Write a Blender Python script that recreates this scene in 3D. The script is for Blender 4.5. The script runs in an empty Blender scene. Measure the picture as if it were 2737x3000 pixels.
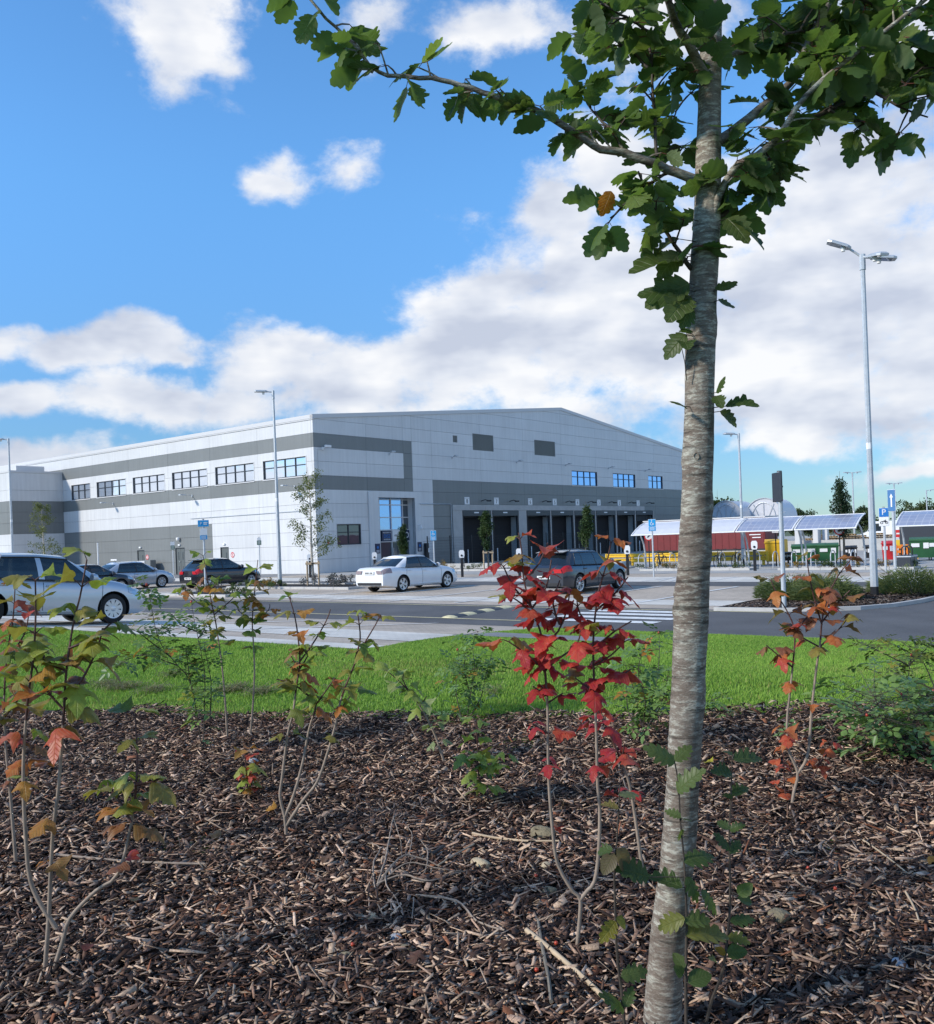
import bpy, bmesh, math, random
import numpy as np
from mathutils import Vector, Matrix, Euler

# ------------------------------------------------------------------ scene, camera, sky, sun
scene = bpy.context.scene
COL = scene.collection
rad = math.radians
EYE = 1.6
ROLL = math.atan(.0365)
FPX, CX, CY = 2700.0, 1368.0, 1577.0          # focal length and principal point, photo pixels

cam_data = bpy.data.cameras.new('camera')
cam_data.sensor_fit = 'HORIZONTAL'
cam_data.sensor_width = 36.0
cam_data.lens = FPX / 2737.0 * 36.0
cam_data.shift_x = 0.0
cam_data.shift_y = (CY - 1500.0) / 2737.0
cam_data.clip_start = 0.05
cam_data.clip_end = 6000.0
cam = bpy.data.objects.new('camera', cam_data)
COL.objects.link(cam)
cam.location = (0, 0, EYE)
cam.rotation_euler = (math.pi / 2, ROLL, 0)
scene.camera = cam

SUN_AZ = Vector((-0.93, -0.36, 0)).normalized()   # towards the sun, on the ground
SUN_EL = rad(31)
SUN_STRENGTH = 3.2
SKY_STRENGTH = 0.145
CLOUD_STRENGTH = 0.74

world = bpy.data.worlds.new('World')
scene.world = world
world.use_nodes = True
wn, wl = world.node_tree.nodes, world.node_tree.links
wn.clear()

def N(nodes, typ, **kw):
    n = nodes.new(typ)
    for k, v in kw.items():
        if k == 'inp':
            for i, val in v.items():
                n.inputs[i].default_value = val
        else:
            setattr(n, k, v)
    return n

def ray(px, py):
    u, v = (px - CX) / FPX, (CY - py) / FPX
    c, s = math.cos(ROLL), math.sin(ROLL)
    return u * c + v * s, -u * s + v * c

def build_sky():
    out = N(wn, 'ShaderNodeOutputWorld')
    sky = N(wn, 'ShaderNodeTexSky', sky_type='NISHITA', sun_disc=False)
    sky.sun_elevation = SUN_EL
    sky.sun_rotation = math.atan2(SUN_AZ.x, SUN_AZ.y)
    sky.altitude = 0.0
    sky.air_density = 1.0
    sky.dust_density = 0.1
    sky.ozone_density = 1.6
    hsv = N(wn, 'ShaderNodeMix', data_type='RGBA', blend_type='MULTIPLY', inp={0: 1.0})
    wl.new(sky.outputs[0], hsv.inputs[6]); 
    tcz = N(wn, 'ShaderNodeTexCoord'); sxz = N(wn, 'ShaderNodeSeparateXYZ'); wl.new(tcz.outputs['Generated'], sxz.inputs[0])
    tint = N(wn, 'ShaderNodeValToRGB'); tint.color_ramp.elements[0].color = (.56, .84, 1.22, 1); tint.color_ramp.elements[1].position = .35; tint.color_ramp.elements[1].color = (.58, .98, 1.27, 1)
    wl.new(sxz.outputs[2], tint.inputs[0]); wl.new(tint.outputs[0], hsv.inputs[7])
    tc = N(wn, 'ShaderNodeTexCoord')
    d = tc.outputs['Generated']
    sz = N(wn, 'ShaderNodeSeparateXYZ'); wl.new(d, sz.inputs[0])
    hz = N(wn, 'ShaderNodeMapRange', interpolation_type='SMOOTHSTEP', inp={'From Min': 0.0, 'From Max': 0.42, 'To Min': SKY_STRENGTH * .50, 'To Max': SKY_STRENGTH})
    wl.new(sz.outputs[2], hz.inputs[0])
    bg = N(wn, 'ShaderNodeBackground')
    wl.new(hsv.outputs[2], bg.inputs[0]); wl.new(hz.outputs[0], bg.inputs[1])
    # clouds lie on a flat layer: the view direction is projected on a plane overhead
    sep = N(wn, 'ShaderNodeSeparateXYZ'); wl.new(d, sep.inputs[0])
    def M(op, a, b=None, c=None, clamp=False):
        n = N(wn, 'ShaderNodeMath', operation=op); n.use_clamp = clamp
        for i, v in enumerate((a, b, c)):
            if v is None: continue
            if isinstance(v, (int, float)): n.inputs[i].default_value = v
            else: wl.new(v, n.inputs[i])
        return n.outputs[0]
    def VM(op, a, b=None, s=None):
        n = N(wn, 'ShaderNodeVectorMath', operation=op)
        for i, v in enumerate((a, b)):
            if v is None: continue
            if isinstance(v, (tuple, list, Vector)): n.inputs[i].default_value = v
            else: wl.new(v, n.inputs[i])
        if s is not None:
            if isinstance(s, (int, float)): n.inputs['Scale'].default_value = s
            else: wl.new(s, n.inputs['Scale'])
        return n
    zc = M('ADD', M('MAXIMUM', sep.outputs[2], 0.0), 0.30)
    plane = VM('SCALE', d, None, M('DIVIDE', 1.0, zc)).outputs[0]
    plane = VM('MULTIPLY', plane, (1.0, 0.8, 1.0)).outputs[0]
    def noise(vec, scale, detail, rough, dist=0.0):
        n = N(wn, 'ShaderNodeTexNoise', inp={'Scale': scale, 'Detail': detail, 'Roughness': rough, 'Distortion': dist})
        wl.new(vec, n.inputs['Vector'])
        return n
    warp = noise(d, 7.0, 4, 0.55)
    wv = VM('SUBTRACT', warp.outputs['Color'], (0.5, 0.5, 0.5)).outputs[0]
    dw = VM('ADD', d, VM('SCALE', wv, None, 0.085).outputs[0]).outputs[0]
    # cumulus heaps: photo position, angular radius (across, up), weight
    heaps = [(540, 60, 190, 150, 1), (640, 170, 90, 60, .8), (760, 505, 130, 75, .62), (800, 440, 70, 50, .5), (1010, 480, 130, 60, .52),
             (270, 1010, 290, 70, 1), (480, 1045, 110, 30, .7), (40, 1150, 140, 50, 1), (60, 1330, 280, 55, .9),
             (620, 1170, 380, 75, 1.0), (900, 1060, 310, 110, 1.1), (1150, 1110, 420, 130, 1.05),
             (1450, 900, 270, 150, 1.1), (1850, 940, 520, 280, 1.1), (2350, 850, 500, 330, 1.25), (2780, 850, 450, 480, 1.25),
             (2450, 1150, 520, 130, 1.05), (1640, 590, 130, 90, 1.0), (1780, 470, 170, 110, .85),
             (2500, 420, 260, 140, .8), (2320, 1290, 200, 40, .75), (2690, 1370, 200, 40, .8),
             (1080, 60, 130, 70, .55), (1450, 70, 220, 80, .6), (2000, 80, 260, 120, .72), (2550, 130, 320, 160, .8)]
    best = None
    for (hx, hy, rx, ry, w) in heaps:
        X, Z = ray(hx, hy)
        c = Vector((X, 1.0, Z)); ln = c.length; c = c / ln
        k = 1.0 / (ln * FPX)
        diff = VM('SUBTRACT', dw, tuple(c)).outputs[0]
        sc = VM('MULTIPLY', diff, (1 / (rx * k), 1 / (max(rx, ry) * k), 1 / (ry * k))).outputs[0]
        dist = VM('LENGTH', sc).outputs['Value']
        v = M('MULTIPLY', M('SUBTRACT', 1.25, dist), w)
        best = v if best is None else M('SMOOTH_MAX', best, v, 0.3)
    best = M('MINIMUM', M('MAXIMUM', best, -1.6), 0.8)
    # outside the part of the sky with heaps the cover goes on at random
    broad = noise(plane, 0.9, 3, 0.5)
    side = M('MULTIPLY', M('SUBTRACT', broad.outputs['Fac'], 0.53), 6.0)
    infront = M('MULTIPLY_ADD', sep.outputs[1], 5.0, -2.9, clamp=True)   # 1 in the sector of the heaps
    mixc = N(wn, 'ShaderNodeMix', data_type='FLOAT')
    wl.new(infront, mixc.inputs[0]); wl.new(side, mixc.inputs[2]); wl.new(best, mixc.inputs[3])
    cover = mixc.outputs[0]
    fine = noise(VM('MULTIPLY', d, (1.0, 1.0, 1.45)).outputs[0], 9.0, 10, 0.62, 0.10)
    dens = M('ADD', cover, M('MULTIPLY', M('SUBTRACT', fine.outputs['Fac'], 0.5), 2.6))
    mr = N(wn, 'ShaderNodeMapRange', interpolation_type='SMOOTHSTEP', inp={'From Min': -0.03, 'From Max': 0.62})
    wl.new(dens, mr.inputs[0])
    # light on the clouds: brighter towards the sun and on top, greyer underneath and where they are deep
    fine1 = noise(VM('MULTIPLY', d, (1.0, 1.0, 1.7)).outputs[0], 6.5, 4, 0.5)
    off = VM('ADD', VM('MULTIPLY', d, (1.0, 1.0, 1.7)).outputs[0], (-0.020, 0.0, 0.035)).outputs[0]
    fine2 = noise(off, 6.5, 4, 0.5)
    rel = M('SUBTRACT', fine1.outputs['Fac'], fine2.outputs['Fac'])
    low = noise(VM('MULTIPLY', d, (2.2, 2.2, 8.0)).outputs[0], 1.9, 5, 0.55)
    shade = M('ADD', M('MULTIPLY', rel, 2.6), M('MULTIPLY_ADD', low.outputs['Fac'], 1.9, -0.35))
    thick = M('SUBTRACT', shade, M('MULTIPLY', M('MAXIMUM', M('SUBTRACT', cover, 0.35), 0.0), 0.22))
    ramp = N(wn, 'ShaderNodeValToRGB')
    cr = ramp.color_ramp
    cr.elements[0].position = 0.10; cr.elements[0].color = (.58, .63, .75, 1)
    cr.elements[1].position = 0.88; cr.elements[1].color = (.98, .985, 1.0, 1)
    e = cr.elements.new(0.46); e.color = (.76, .80, .885, 1)
    wl.new(thick, ramp.inputs[0])
    bgc = N(wn, 'ShaderNodeBackground', inp={'Strength': CLOUD_STRENGTH})
    wl.new(ramp.outputs[0], bgc.inputs[0])
    up = N(wn, 'ShaderNodeMapRange', interpolation_type='SMOOTHSTEP', inp={'From Min': 0.0, 'From Max': 0.05})
    wl.new(sep.outputs[2], up.inputs[0])
    fac = M('MULTIPLY', M('MULTIPLY', mr.outputs[0], up.outputs[0]), 0.96)
    mix = N(wn, 'ShaderNodeMixShader')
    wl.new(fac, mix.inputs[0]); wl.new(bg.outputs[0], mix.inputs[1]); wl.new(bgc.outputs[0], mix.inputs[2])
    wl.new(mix.outputs[0], out.inputs[0])
build_sky()
world.cycles.sampling_method = 'MANUAL'
world.cycles.sample_map_resolution = 512

sun_data = bpy.data.lights.new('sun', 'SUN')
sun_data.energy = SUN_STRENGTH
sun_data.angle = rad(6)
sun_data.color = (1.0, 0.93, 0.82)
sun = bpy.data.objects.new('sun', sun_data)
COL.objects.link(sun)
sdir = Vector((SUN_AZ.x * math.cos(SUN_EL), SUN_AZ.y * math.cos(SUN_EL), math.sin(SUN_EL)))
sun.rotation_euler = sdir.to_track_quat('Z', 'Y').to_euler()
sun.location = sdir * 50

vs = scene.view_settings
vs.view_transform = 'Standard'
vs.look = 'None'
vs.exposure = 0.45
vs.gamma = 1.0
vs.use_curve_mapping = False

# ------------------------------------------------------------------ site frame
# the road and the long wall run along E1, the gable and the parking bays along E2
E2 = Vector((.625, .7806, 0)).normalized()
E1 = Vector((-E2.y, E2.x, 0))
SITE = math.atan2(E2.y, E2.x)                # rotation of local x onto E2

def S(a, b, z=0.0):
    v = E1 * a + E2 * b
    return Vector((v.x, v.y, z))

def at(px, py, depth):
    X, Z = ray(px, py)
    return Vector((X * depth, depth, EYE + Z * depth))

def height(b):
    """ground level across the site: flat bed, low rise of the lawn, fall to the road"""
    b = np.asarray(b, dtype=float)
    t1 = np.clip((b - 4.5) / 3.9, 0, 1)
    up = .2 * t1 * t1 * (3 - 2 * t1)
    t2 = np.clip((b - 8.4) / 8.1, 0, 1)
    return up - .6 * t2

def gz(x, y):
    return float(height(x * E2.x + y * E2.y))

def ground_at(px, py):
    X, Z = ray(px, py)
    d = -EYE / Z
    for _ in range(30):
        d = .5 * d + .5 * (gz(X * d, d) - EYE) / Z
    return Vector((X * d, d, gz(X * d, d)))

ROAD_Z = -0.4

# ------------------------------------------------------------------ object helpers
def tag(o, label=None, cat=None, group=None, kind=None):
    if label: o['label'] = label
    if cat: o['category'] = cat
    if group: o['group'] = group
    if kind: o['kind'] = kind
    return o

def empty(name, loc=(0, 0, 0), rz=0.0):
    o = bpy.data.objects.new(name, None)
    COL.objects.link(o)
    o.location = loc
    o.rotation_euler = (0, 0, rz)
    o.empty_display_size = .2
    return o

def link(name, mesh, parent=None, loc=None, rot=None, scale=None):
    o = bpy.data.objects.new(name, mesh)
    COL.objects.link(o)
    if parent is not None: o.parent = parent
    if loc is not None: o.location = loc
    if rot is not None: o.rotation_euler = rot
    if scale is not None: o.scale = (scale,) * 3 if isinstance(scale, (int, float)) else scale
    return o

def copy_tree(o, parent=None):
    c = o.copy()
    COL.objects.link(c)
    c.parent = parent
    for ch in o.children:
        copy_tree(ch, c)
    return c

class MB:
    """collects shapes into one mesh"""
    def __init__(s):
        s.v, s.f, s.m = [], [], []
    def add(s, verts, faces, mi=0):
        o = len(s.v)
        s.v.extend([tuple(p) for p in verts])
        for f in faces:
            s.f.append(tuple(i + o for i in f)); s.m.append(mi)
        return s
    def box(s, x0, x1, y0, y1, z0, z1, mi=0, M=None):
        vs_ = [(x0, y0, z0), (x1, y0, z0), (x1, y1, z0), (x0, y1, z0), (x0, y0, z1), (x1, y0, z1), (x1, y1, z1), (x0, y1, z1)]
        if M is not None: vs_ = [M @ Vector(p) for p in vs_]
        return s.add(vs_, [(0, 3, 2, 1), (4, 5, 6, 7), (0, 1, 5, 4), (1, 2, 6, 5), (2, 3, 7, 6), (3, 0, 4, 7)], mi)
    def cbox(s, x0, x1, y0, y1, z0, z1, c=.01, mi=0):
        """box with its vertical and top edges chamfered"""
        def ring(z, i):
            return [(x0 + c + i, y0 + i, z), (x1 - c - i, y0 + i, z), (x1 - i, y0 + c + i, z), (x1 - i, y1 - c - i, z),
                    (x1 - c - i, y1 - i, z), (x0 + c + i, y1 - i, z), (x0 + i, y1 - c - i, z), (x0 + i, y0 + c + i, z)]
        R = ring(z0, 0) + ring(z1 - c, 0) + ring(z1, c)
        F = [tuple(range(7, -1, -1)), tuple(range(16, 24))]
        for k in (0, 8):
            for i in range(8):
                j = (i + 1) % 8
                F.append((k + i, k + j, k + 8 + j, k + 8 + i))
        return s.add(R, F, mi)
    def prism(s, poly, axis, t0, t1, mi=0):
        """poly: 2D points; axis 'x','y','z' gives the extrusion direction"""
        def P(p, t):
            return {'x': (t, p[0], p[1]), 'y': (p[0], t, p[1]), 'z': (p[0], p[1], t)}[axis]
        n = len(poly)
        vs_ = [P(p, t0) for p in poly] + [P(p, t1) for p in poly]
        F = [tuple(range(n - 1, -1, -1)), tuple(range(n, 2 * n))]
        F += [(i, (i + 1) % n, n + (i + 1) % n, n + i) for i in range(n)]
        return s.add(vs_, F, mi)
    def tube(s, pts, radii, n=8, cap=True, mi=0, flat=1.0):
        pts = [Vector(p) for p in pts]
        if isinstance(radii, (int, float)): radii = [radii] * len(pts)
        up = None
        base = len(s.v)
        for i, p in enumerate(pts):
            t = (pts[min(i + 1, len(pts) - 1)] - pts[max(i - 1, 0)])
            t = t.normalized() if t.length > 1e-9 else Vector((0, 0, 1))
            if up is None:
                up = Vector((0, 0, 1)) if abs(t.z) < .9 else Vector((1, 0, 0))
            x = up - t * up.dot(t)
            if x.length < 1e-6: x = t.orthogonal()
            x.normalize(); y = t.cross(x); up = x
            for k in range(n):
                a = 2 * math.pi * k / n
                s.v.append(tuple(p + (x * math.cos(a) * flat + y * math.sin(a)) * radii[i]))
        for i in range(len(pts) - 1):
            for k in range(n):
                k2 = (k + 1) % n
                s.f.append((base + i * n + k, base + i * n + k2, base + (i + 1) * n + k2, base + (i + 1) * n + k)); s.m.append(mi)
        if cap:
            s.f.append(tuple(base + k for k in range(n - 1, -1, -1))); s.m.append(mi)
            s.f.append(tuple(base + (len(pts) - 1) * n + k for k in range(n))); s.m.append(mi)
        return s
    def lathe(s, prof, n=16, mi=0, axis='z', origin=(0, 0, 0), close=False):
        ox, oy, oz = origin
        base = len(s.v)
        for (r, h) in prof:
            for k in range(n):
                a = 2 * math.pi * k / n
                c, q = r * math.cos(a), r * math.sin(a)
                s.v.append({'z': (ox + c, oy + q, oz + h), 'y': (ox + c, oy + h, oz + q), 'x': (ox + h, oy + c, oz + q)}[axis])
        rows = len(prof)
        for i in range(rows - 1 + (1 if close else 0)):
            i2 = (i + 1) % rows
            for k in range(n):
                k2 = (k + 1) % n
                q = (base + i * n + k, base + i * n + k2, base + i2 * n + k2, base + i2 * n + k)
                s.f.append(q if axis != 'y' else q[::-1]); s.m.append(mi)
        return s
    def disc(s, c, r, normal, n=16, mi=0):
        nrm = Vector(normal).normalized(); x = nrm.orthogonal().normalized(); y = nrm.cross(x)
        b = [Vector(c) + (x * math.cos(2 * math.pi * k / n) + y * math.sin(2 * math.pi * k / n)) * r for k in range(n)]
        return s.add(b, [tuple(range(n))], mi)
    def mesh(s, name, mats, smooth=None):
        me = bpy.data.meshes.new(name)
        me.from_pydata(s.v, [], s.f)
        if not isinstance(mats, (list, tuple)): mats = [mats]
        for m in mats: me.materials.append(m)
        if len(mats) > 1:
            me.polygons.foreach_set('material_index', s.m)
        if smooth is not None:
            me.polygons.foreach_set('use_smooth', [True] * len(me.polygons))
            if smooth < 180: me.set_sharp_from_angle(angle=rad(smooth))
        me.update()
        return me
    def build(s, name, mats, parent=None, loc=None, rot=None, smooth=None, scale=None):
        return link(name, s.mesh(name, mats, smooth), parent, loc, rot, scale)

# ------------------------------------------------------------------ materials
def new_mat(name):
    m = bpy.data.materials.new(name)
    m.use_nodes = True
    nt = m.node_tree
    b = nt.nodes['Principled BSDF']
    return m, nt.nodes, nt.links, b

def mat(name, col, rough=.6, metal=0.0, var=.0, vscale=4.0, bump=0.0, bscale=60.0, spec=.5, coat=0.0, space='Object',
        detail=4, stretch=None, speck=0.0, sscale=200.0):
    m, n, l, b = new_mat(name)
    b.inputs['Roughness'].default_value = rough
    b.inputs['Metallic'].default_value = metal
    b.inputs['Specular IOR Level'].default_value = spec
    b.inputs['Coat Weight'].default_value = coat
    b.inputs['Coat Roughness'].default_value = .05
    b.inputs['Base Color'].default_value = (*col, 1)
    need = var or bump or speck
    if need:
        if space == 'Position':
            vec = n.new('ShaderNodeNewGeometry').outputs['Position']
        else:
            vec = n.new('ShaderNodeTexCoord').outputs[space]
        if stretch:
            mp = n.new('ShaderNodeMapping'); mp.inputs['Scale'].default_value = stretch
            l.new(vec, mp.inputs[0]); vec = mp.outputs[0]
    colsock = None
    if var:
        t = n.new('ShaderNodeTexNoise'); t.inputs['Scale'].default_value = vscale; t.inputs['Detail'].default_value = detail
        t.inputs['Roughness'].default_value = .6
        l.new(vec, t.inputs['Vector'])
        mr = n.new('ShaderNodeMapRange')
        mr.inputs['From Min'].default_value = .3; mr.inputs['From Max'].default_value = .7
        mr.inputs['To Min'].default_value = 1 - var; mr.inputs['To Max'].default_value = 1 + var
        l.new(t.outputs['Fac'], mr.inputs[0])
        vmx = n.new('ShaderNodeVectorMath'); vmx.operation = 'SCALE'
        vmx.inputs[0].default_value = col
        l.new(mr.outputs[0], vmx.inputs['Scale'])
        colsock = vmx.outputs[0]
    if speck:
        t = n.new('ShaderNodeTexNoise'); t.inputs['Scale'].default_value = sscale; t.inputs['Detail'].default_value = 2
        l.new(vec, t.inputs['Vector'])
        mr = n.new('ShaderNodeMapRange')
        mr.inputs['From Min'].default_value = .35; mr.inputs['From Max'].default_value = .65
        mr.inputs['To Min'].default_value = 1 - speck; mr.inputs['To Max'].default_value = 1 + speck
        l.new(t.outputs['Fac'], mr.inputs[0])
        vmx = n.new('ShaderNodeVectorMath'); vmx.operation = 'SCALE'
        if colsock is not None: l.new(colsock, vmx.inputs[0])
        else: vmx.inputs[0].default_value = col
        l.new(mr.outputs[0], vmx.inputs['Scale'])
        colsock = vmx.outputs[0]
    if colsock is not None: l.new(colsock, b.inputs['Base Color'])
    if bump:
        t = n.new('ShaderNodeTexNoise'); t.inputs['Scale'].default_value = bscale; t.inputs['Detail'].default_value = 6
        l.new(vec, t.inputs['Vector'])
        bp = n.new('ShaderNodeBump'); bp.inputs['Strength'].default_value = bump; bp.inputs['Distance'].default_value = .02
        l.new(t.outputs['Fac'], bp.inputs['Height']); l.new(bp.outputs[0], b.inputs['Normal'])
    return m

M_ = {}
def cladding(name, col):
    m, n, l, b = new_mat(name)
    oi = n.new('ShaderNodeObjectInfo'); tc = n.new('ShaderNodeTexCoord')
    def nz(scale, st, det=4):
        mp = n.new('ShaderNodeMapping'); mp.inputs['Scale'].default_value = st; l.new(tc.outputs['Object'], mp.inputs[0])
        t = n.new('ShaderNodeTexNoise'); t.inputs['Scale'].default_value = scale; t.inputs['Detail'].default_value = det; l.new(mp.outputs[0], t.inputs['Vector']); return t.outputs['Fac']
    def rg(f, lo, hi, a=.3, c=.7):
        r = n.new('ShaderNodeMapRange'); r.inputs['From Min'].default_value = a; r.inputs['From Max'].default_value = c; r.inputs['To Min'].default_value = lo; r.inputs['To Max'].default_value = hi; l.new(f, r.inputs[0]); return r.outputs[0]
    def mul(p, q):
        k = n.new('ShaderNodeMath'); k.operation = 'MULTIPLY'; l.new(p, k.inputs[0]); l.new(q, k.inputs[1]); return k.outputs[0]
    f = mul(mul(rg(oi.outputs['Random'], .965, 1.03, 0, 1), rg(nz(5.0, (1, 1, .06)), .93, 1.04)), mul(rg(nz(.35, (1, 1, 1)), .95, 1.05), rg(nz(60, (1, 1, 1), 2), .96, 1.04)))
    v = n.new('ShaderNodeVectorMath'); v.operation = 'SCALE'; v.inputs[0].default_value = col; l.new(f, v.inputs['Scale']); l.new(v.outputs[0], b.inputs['Base Color'])
    b.inputs['Roughness'].default_value = .42
    bp = n.new('ShaderNodeBump'); bp.inputs['Strength'].default_value = .25; bp.inputs['Distance'].default_value = .05; l.new(nz(.8, (1, 1, 1.6), 2), bp.inputs['Height']); l.new(bp.outputs[0], b.inputs['Normal'])
    return m
M_['white_panel'] = cladding('white_panel', (.62, .625, .63))
M_['grey_panel'] = cladding('grey_panel', (.185, .195, .193))
M_['dark_panel'] = mat('dark_panel', (.085, .10, .115), .5, var=.05, vscale=.6)
M_['joint'] = mat('panel_joint', (.12, .12, .13), .8)
M_['trim'] = mat('white_trim', (.58, .58, .585), .45)
M_['roof'] = mat('roof_sheet', (.42, .44, .47), .5, var=.06)
M_['frame'] = mat('dark_frame', (.025, .03, .04), .4)
M_['blackrub'] = mat('black_rubber', (.012, .012, .014), .75)
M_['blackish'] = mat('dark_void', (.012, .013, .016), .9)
M_['concrete'] = mat('concrete', (.42, .42, .41), .85, var=.10, vscale=1.5, bump=.15, bscale=30, speck=.08, sscale=90)
M_['kerb'] = mat('kerb_concrete', (.46, .45, .43), .85, var=.10, vscale=2.5, speck=.08)
M_['galv'] = mat('galvanised_steel', (.50, .53, .56), .48, metal=.35, var=.10, vscale=9)
M_['steel'] = mat('steel', (.55, .57, .60), .35, metal=.7)
M_['black'] = mat('black_paint', (.015, .015, .017), .45)
M_['door_grey'] = mat('door_grey', (.10, .115, .115), .45)
M_['white'] = mat('white_paint', (.78, .78, .78), .45)
M_['line'] = mat('road_marking_white', (.68, .68, .66), .7, var=.16, vscale=3, space='Position', speck=.12, sscale=20)
M_['yline'] = mat('road_marking_cream', (.66, .58, .34), .7, var=.15, vscale=3, space='Position', speck=.12, sscale=20)
M_['yellow'] = mat('yellow_steel', (.74, .47, .03), .45, var=.08, vscale=3)
M_['red'] = mat('dark_red_curtain', (.145, .008, .011), .55, var=.14, vscale=2)
M_['redbin'] = mat('red_plastic', (.52, .02, .025), .45, var=.06)
M_['greenbin'] = mat('green_plastic', (.022, .10, .035), .45, var=.1)
M_['yellowbin'] = mat('yellow_plastic', (.72, .42, .015), .5, var=.08)
M_['navy'] = mat('navy_sign', (.012, .022, .075), .35)
M_['blue'] = mat('blue_sign', (.02, .17, .50), .4)
M_['skyblue'] = mat('light_blue_sign', (.02, .33, .68), .4)
M_['dullblue'] = mat('dull_blue_sign', (.06, .17, .36), .45)
M_['signred'] = mat('sign_red', (.60, .03, .03), .45)
M_['orange'] = mat('orange_plastic', (.75, .20, .02), .5)
M_['wood'] = mat('stake_wood', (.46, .35, .23), .8, var=.15, vscale=12, stretch=(1, 1, .15))
M_['pallet'] = mat('pallet_wood', (.42, .29, .14), .85, var=.25, vscale=6)
M_['tyre'] = mat('tyre', (.014, .014, .015), .8)
M_['alloy'] = mat('alloy', (.62, .63, .65), .3, metal=.6)
M_['darkalloy'] = mat('dark_alloy', (.03, .03, .035), .4, metal=.3)
M_['plate'] = mat('number_plate_white', (.74, .74, .72), .4)
M_['lamp_glass'] = mat('lamp_glass', (.40, .42, .45), .10, metal=.5, coat=1.0)
M_['tail'] = mat('tail_light_red', (.50, .015, .02), .15)
M_['tail_clear'] = mat('tail_light_smoke', (.30, .24, .25), .2)
M_['canopy'] = mat('white_membrane', (.70, .71, .73), .6)

def glass(name, col, metal=.75, rough=.03):
    m, n, l, b = new_mat(name)
    b.inputs['Base Color'].default_value = (*col, 1)
    b.inputs['Metallic'].default_value = metal
    b.inputs['Roughness'].default_value = rough
    tc = n.new('ShaderNodeTexCoord')
    t = n.new('ShaderNodeTexNoise'); t.inputs['Scale'].default_value = 1.1
    l.new(tc.outputs['Object'], t.inputs['Vector'])
    bp = n.new('ShaderNodeBump'); bp.inputs['Strength'].default_value = .02; bp.inputs['Distance'].default_value = .3
    l.new(t.outputs['Fac'], bp.inputs['Height']); l.new(bp.outputs[0], b.inputs['Normal'])
    return m
M_['glass'] = glass('window_glass', (.88, .93, 1.0), .9)
M_['glass_blue'] = glass('blue_window_glass', (.30, .48, .85), .85)
M_['glass_dark'] = glass('dark_window_glass', (.13, .15, .17), .45)

def car_glass():
    m, n, l, b = new_mat('car_glass')
    out = n['Material Output']
    b.inputs['Base Color'].default_value = (.012, .016, .02, 1)
    b.inputs['Roughness'].default_value = .03
    b.inputs['Specular IOR Level'].default_value = 1.0
    b.inputs['Metallic'].default_value = 0.0
    tr = n.new('ShaderNodeBsdfTransparent'); tr.inputs[0].default_value = (.62, .72, .72, 1)
    mx = n.new('ShaderNodeMixShader'); mx.inputs[0].default_value = .16
    l.new(b.outputs[0], mx.inputs[1]); l.new(tr.outputs[0], mx.inputs[2]); l.new(mx.outputs[0], out.inputs[0])
    return m
M_['car_glass'] = car_glass()

def paint(name, col, metal=.25, rough=.32, flake=.0):
    m = mat(name, col, rough, metal=metal, coat=1.0, var=.03, vscale=3)
    return m
M_['paint_silver'] = paint('silver_car_paint', (.50, .53, .57), .55, .34)
M_['paint_white'] = paint('white_car_paint', (.76, .77, .78), .0, .35)
M_['paint_grey'] = paint('slate_car_paint', (.022, .028, .042), .15, .28)
M_['paint_black'] = paint('black_car_paint', (.010, .010, .016), .1, .2)
M_['paint_dark'] = paint('dark_blue_grey_car_paint', (.022, .027, .04), .2, .28)
M_['car_in'] = mat('car_interior', (.05, .055, .06), .8)
M_['seat'] = mat('car_seat', (.10, .11, .115), .8)
# ------------------------------------------------------------------ ground, lawn, road, paving
def asphalt(name, base, patch=.12):
    m, n, l, b = new_mat(name)
    pos = n.new('ShaderNodeNewGeometry').outputs['Position']
    def nz(scale, detail, st=None):
        v = pos
        if st:
            mp = n.new('ShaderNodeMapping'); mp.inputs['Rotation'].default_value = (0, 0, -SITE); mp.inputs['Scale'].default_value = st
            l.new(pos, mp.inputs[0]); v = mp.outputs[0]
        t = n.new('ShaderNodeTexNoise'); t.inputs['Scale'].default_value = scale; t.inputs['Detail'].default_value = detail
        l.new(v, t.inputs['Vector']); return t.outputs['Fac']
    def rng(f, lo, hi):
        mr = n.new('ShaderNodeMapRange'); mr.inputs['From Min'].default_value = .3; mr.inputs['From Max'].default_value = .7
        mr.inputs['To Min'].default_value = lo; mr.inputs['To Max'].default_value = hi
        l.new(f, mr.inputs[0]); return mr.outputs[0]
    f = n.new('ShaderNodeMath'); f.operation = 'MULTIPLY'
    l.new(rng(nz(.5, 6), 1 - patch, 1 + patch), f.inputs[0]); l.new(rng(nz(45, 2), .78, 1.22), f.inputs[1])
    g = n.new('ShaderNodeMath'); g.operation = 'MULTIPLY'
    l.new(f.outputs[0], g.inputs[0]); l.new(rng(nz(1.0, 3, (1.6, .06, 1)), .90, 1.10), g.inputs[1])
    v = n.new('ShaderNodeVectorMath'); v.operation = 'SCALE'; v.inputs[0].default_value = base
    l.new(g.outputs[0], v.inputs['Scale']); l.new(v.outputs[0], b.inputs['Base Color'])
    b.inputs['Roughness'].default_value = .88
    bp = n.new('ShaderNodeBump'); bp.inputs['Strength'].default_value = .25; bp.inputs['Distance'].default_value = .01
    l.new(nz(60, 3), bp.inputs['Height']); l.new(bp.outputs[0], b.inputs['Normal'])
    return m

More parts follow.
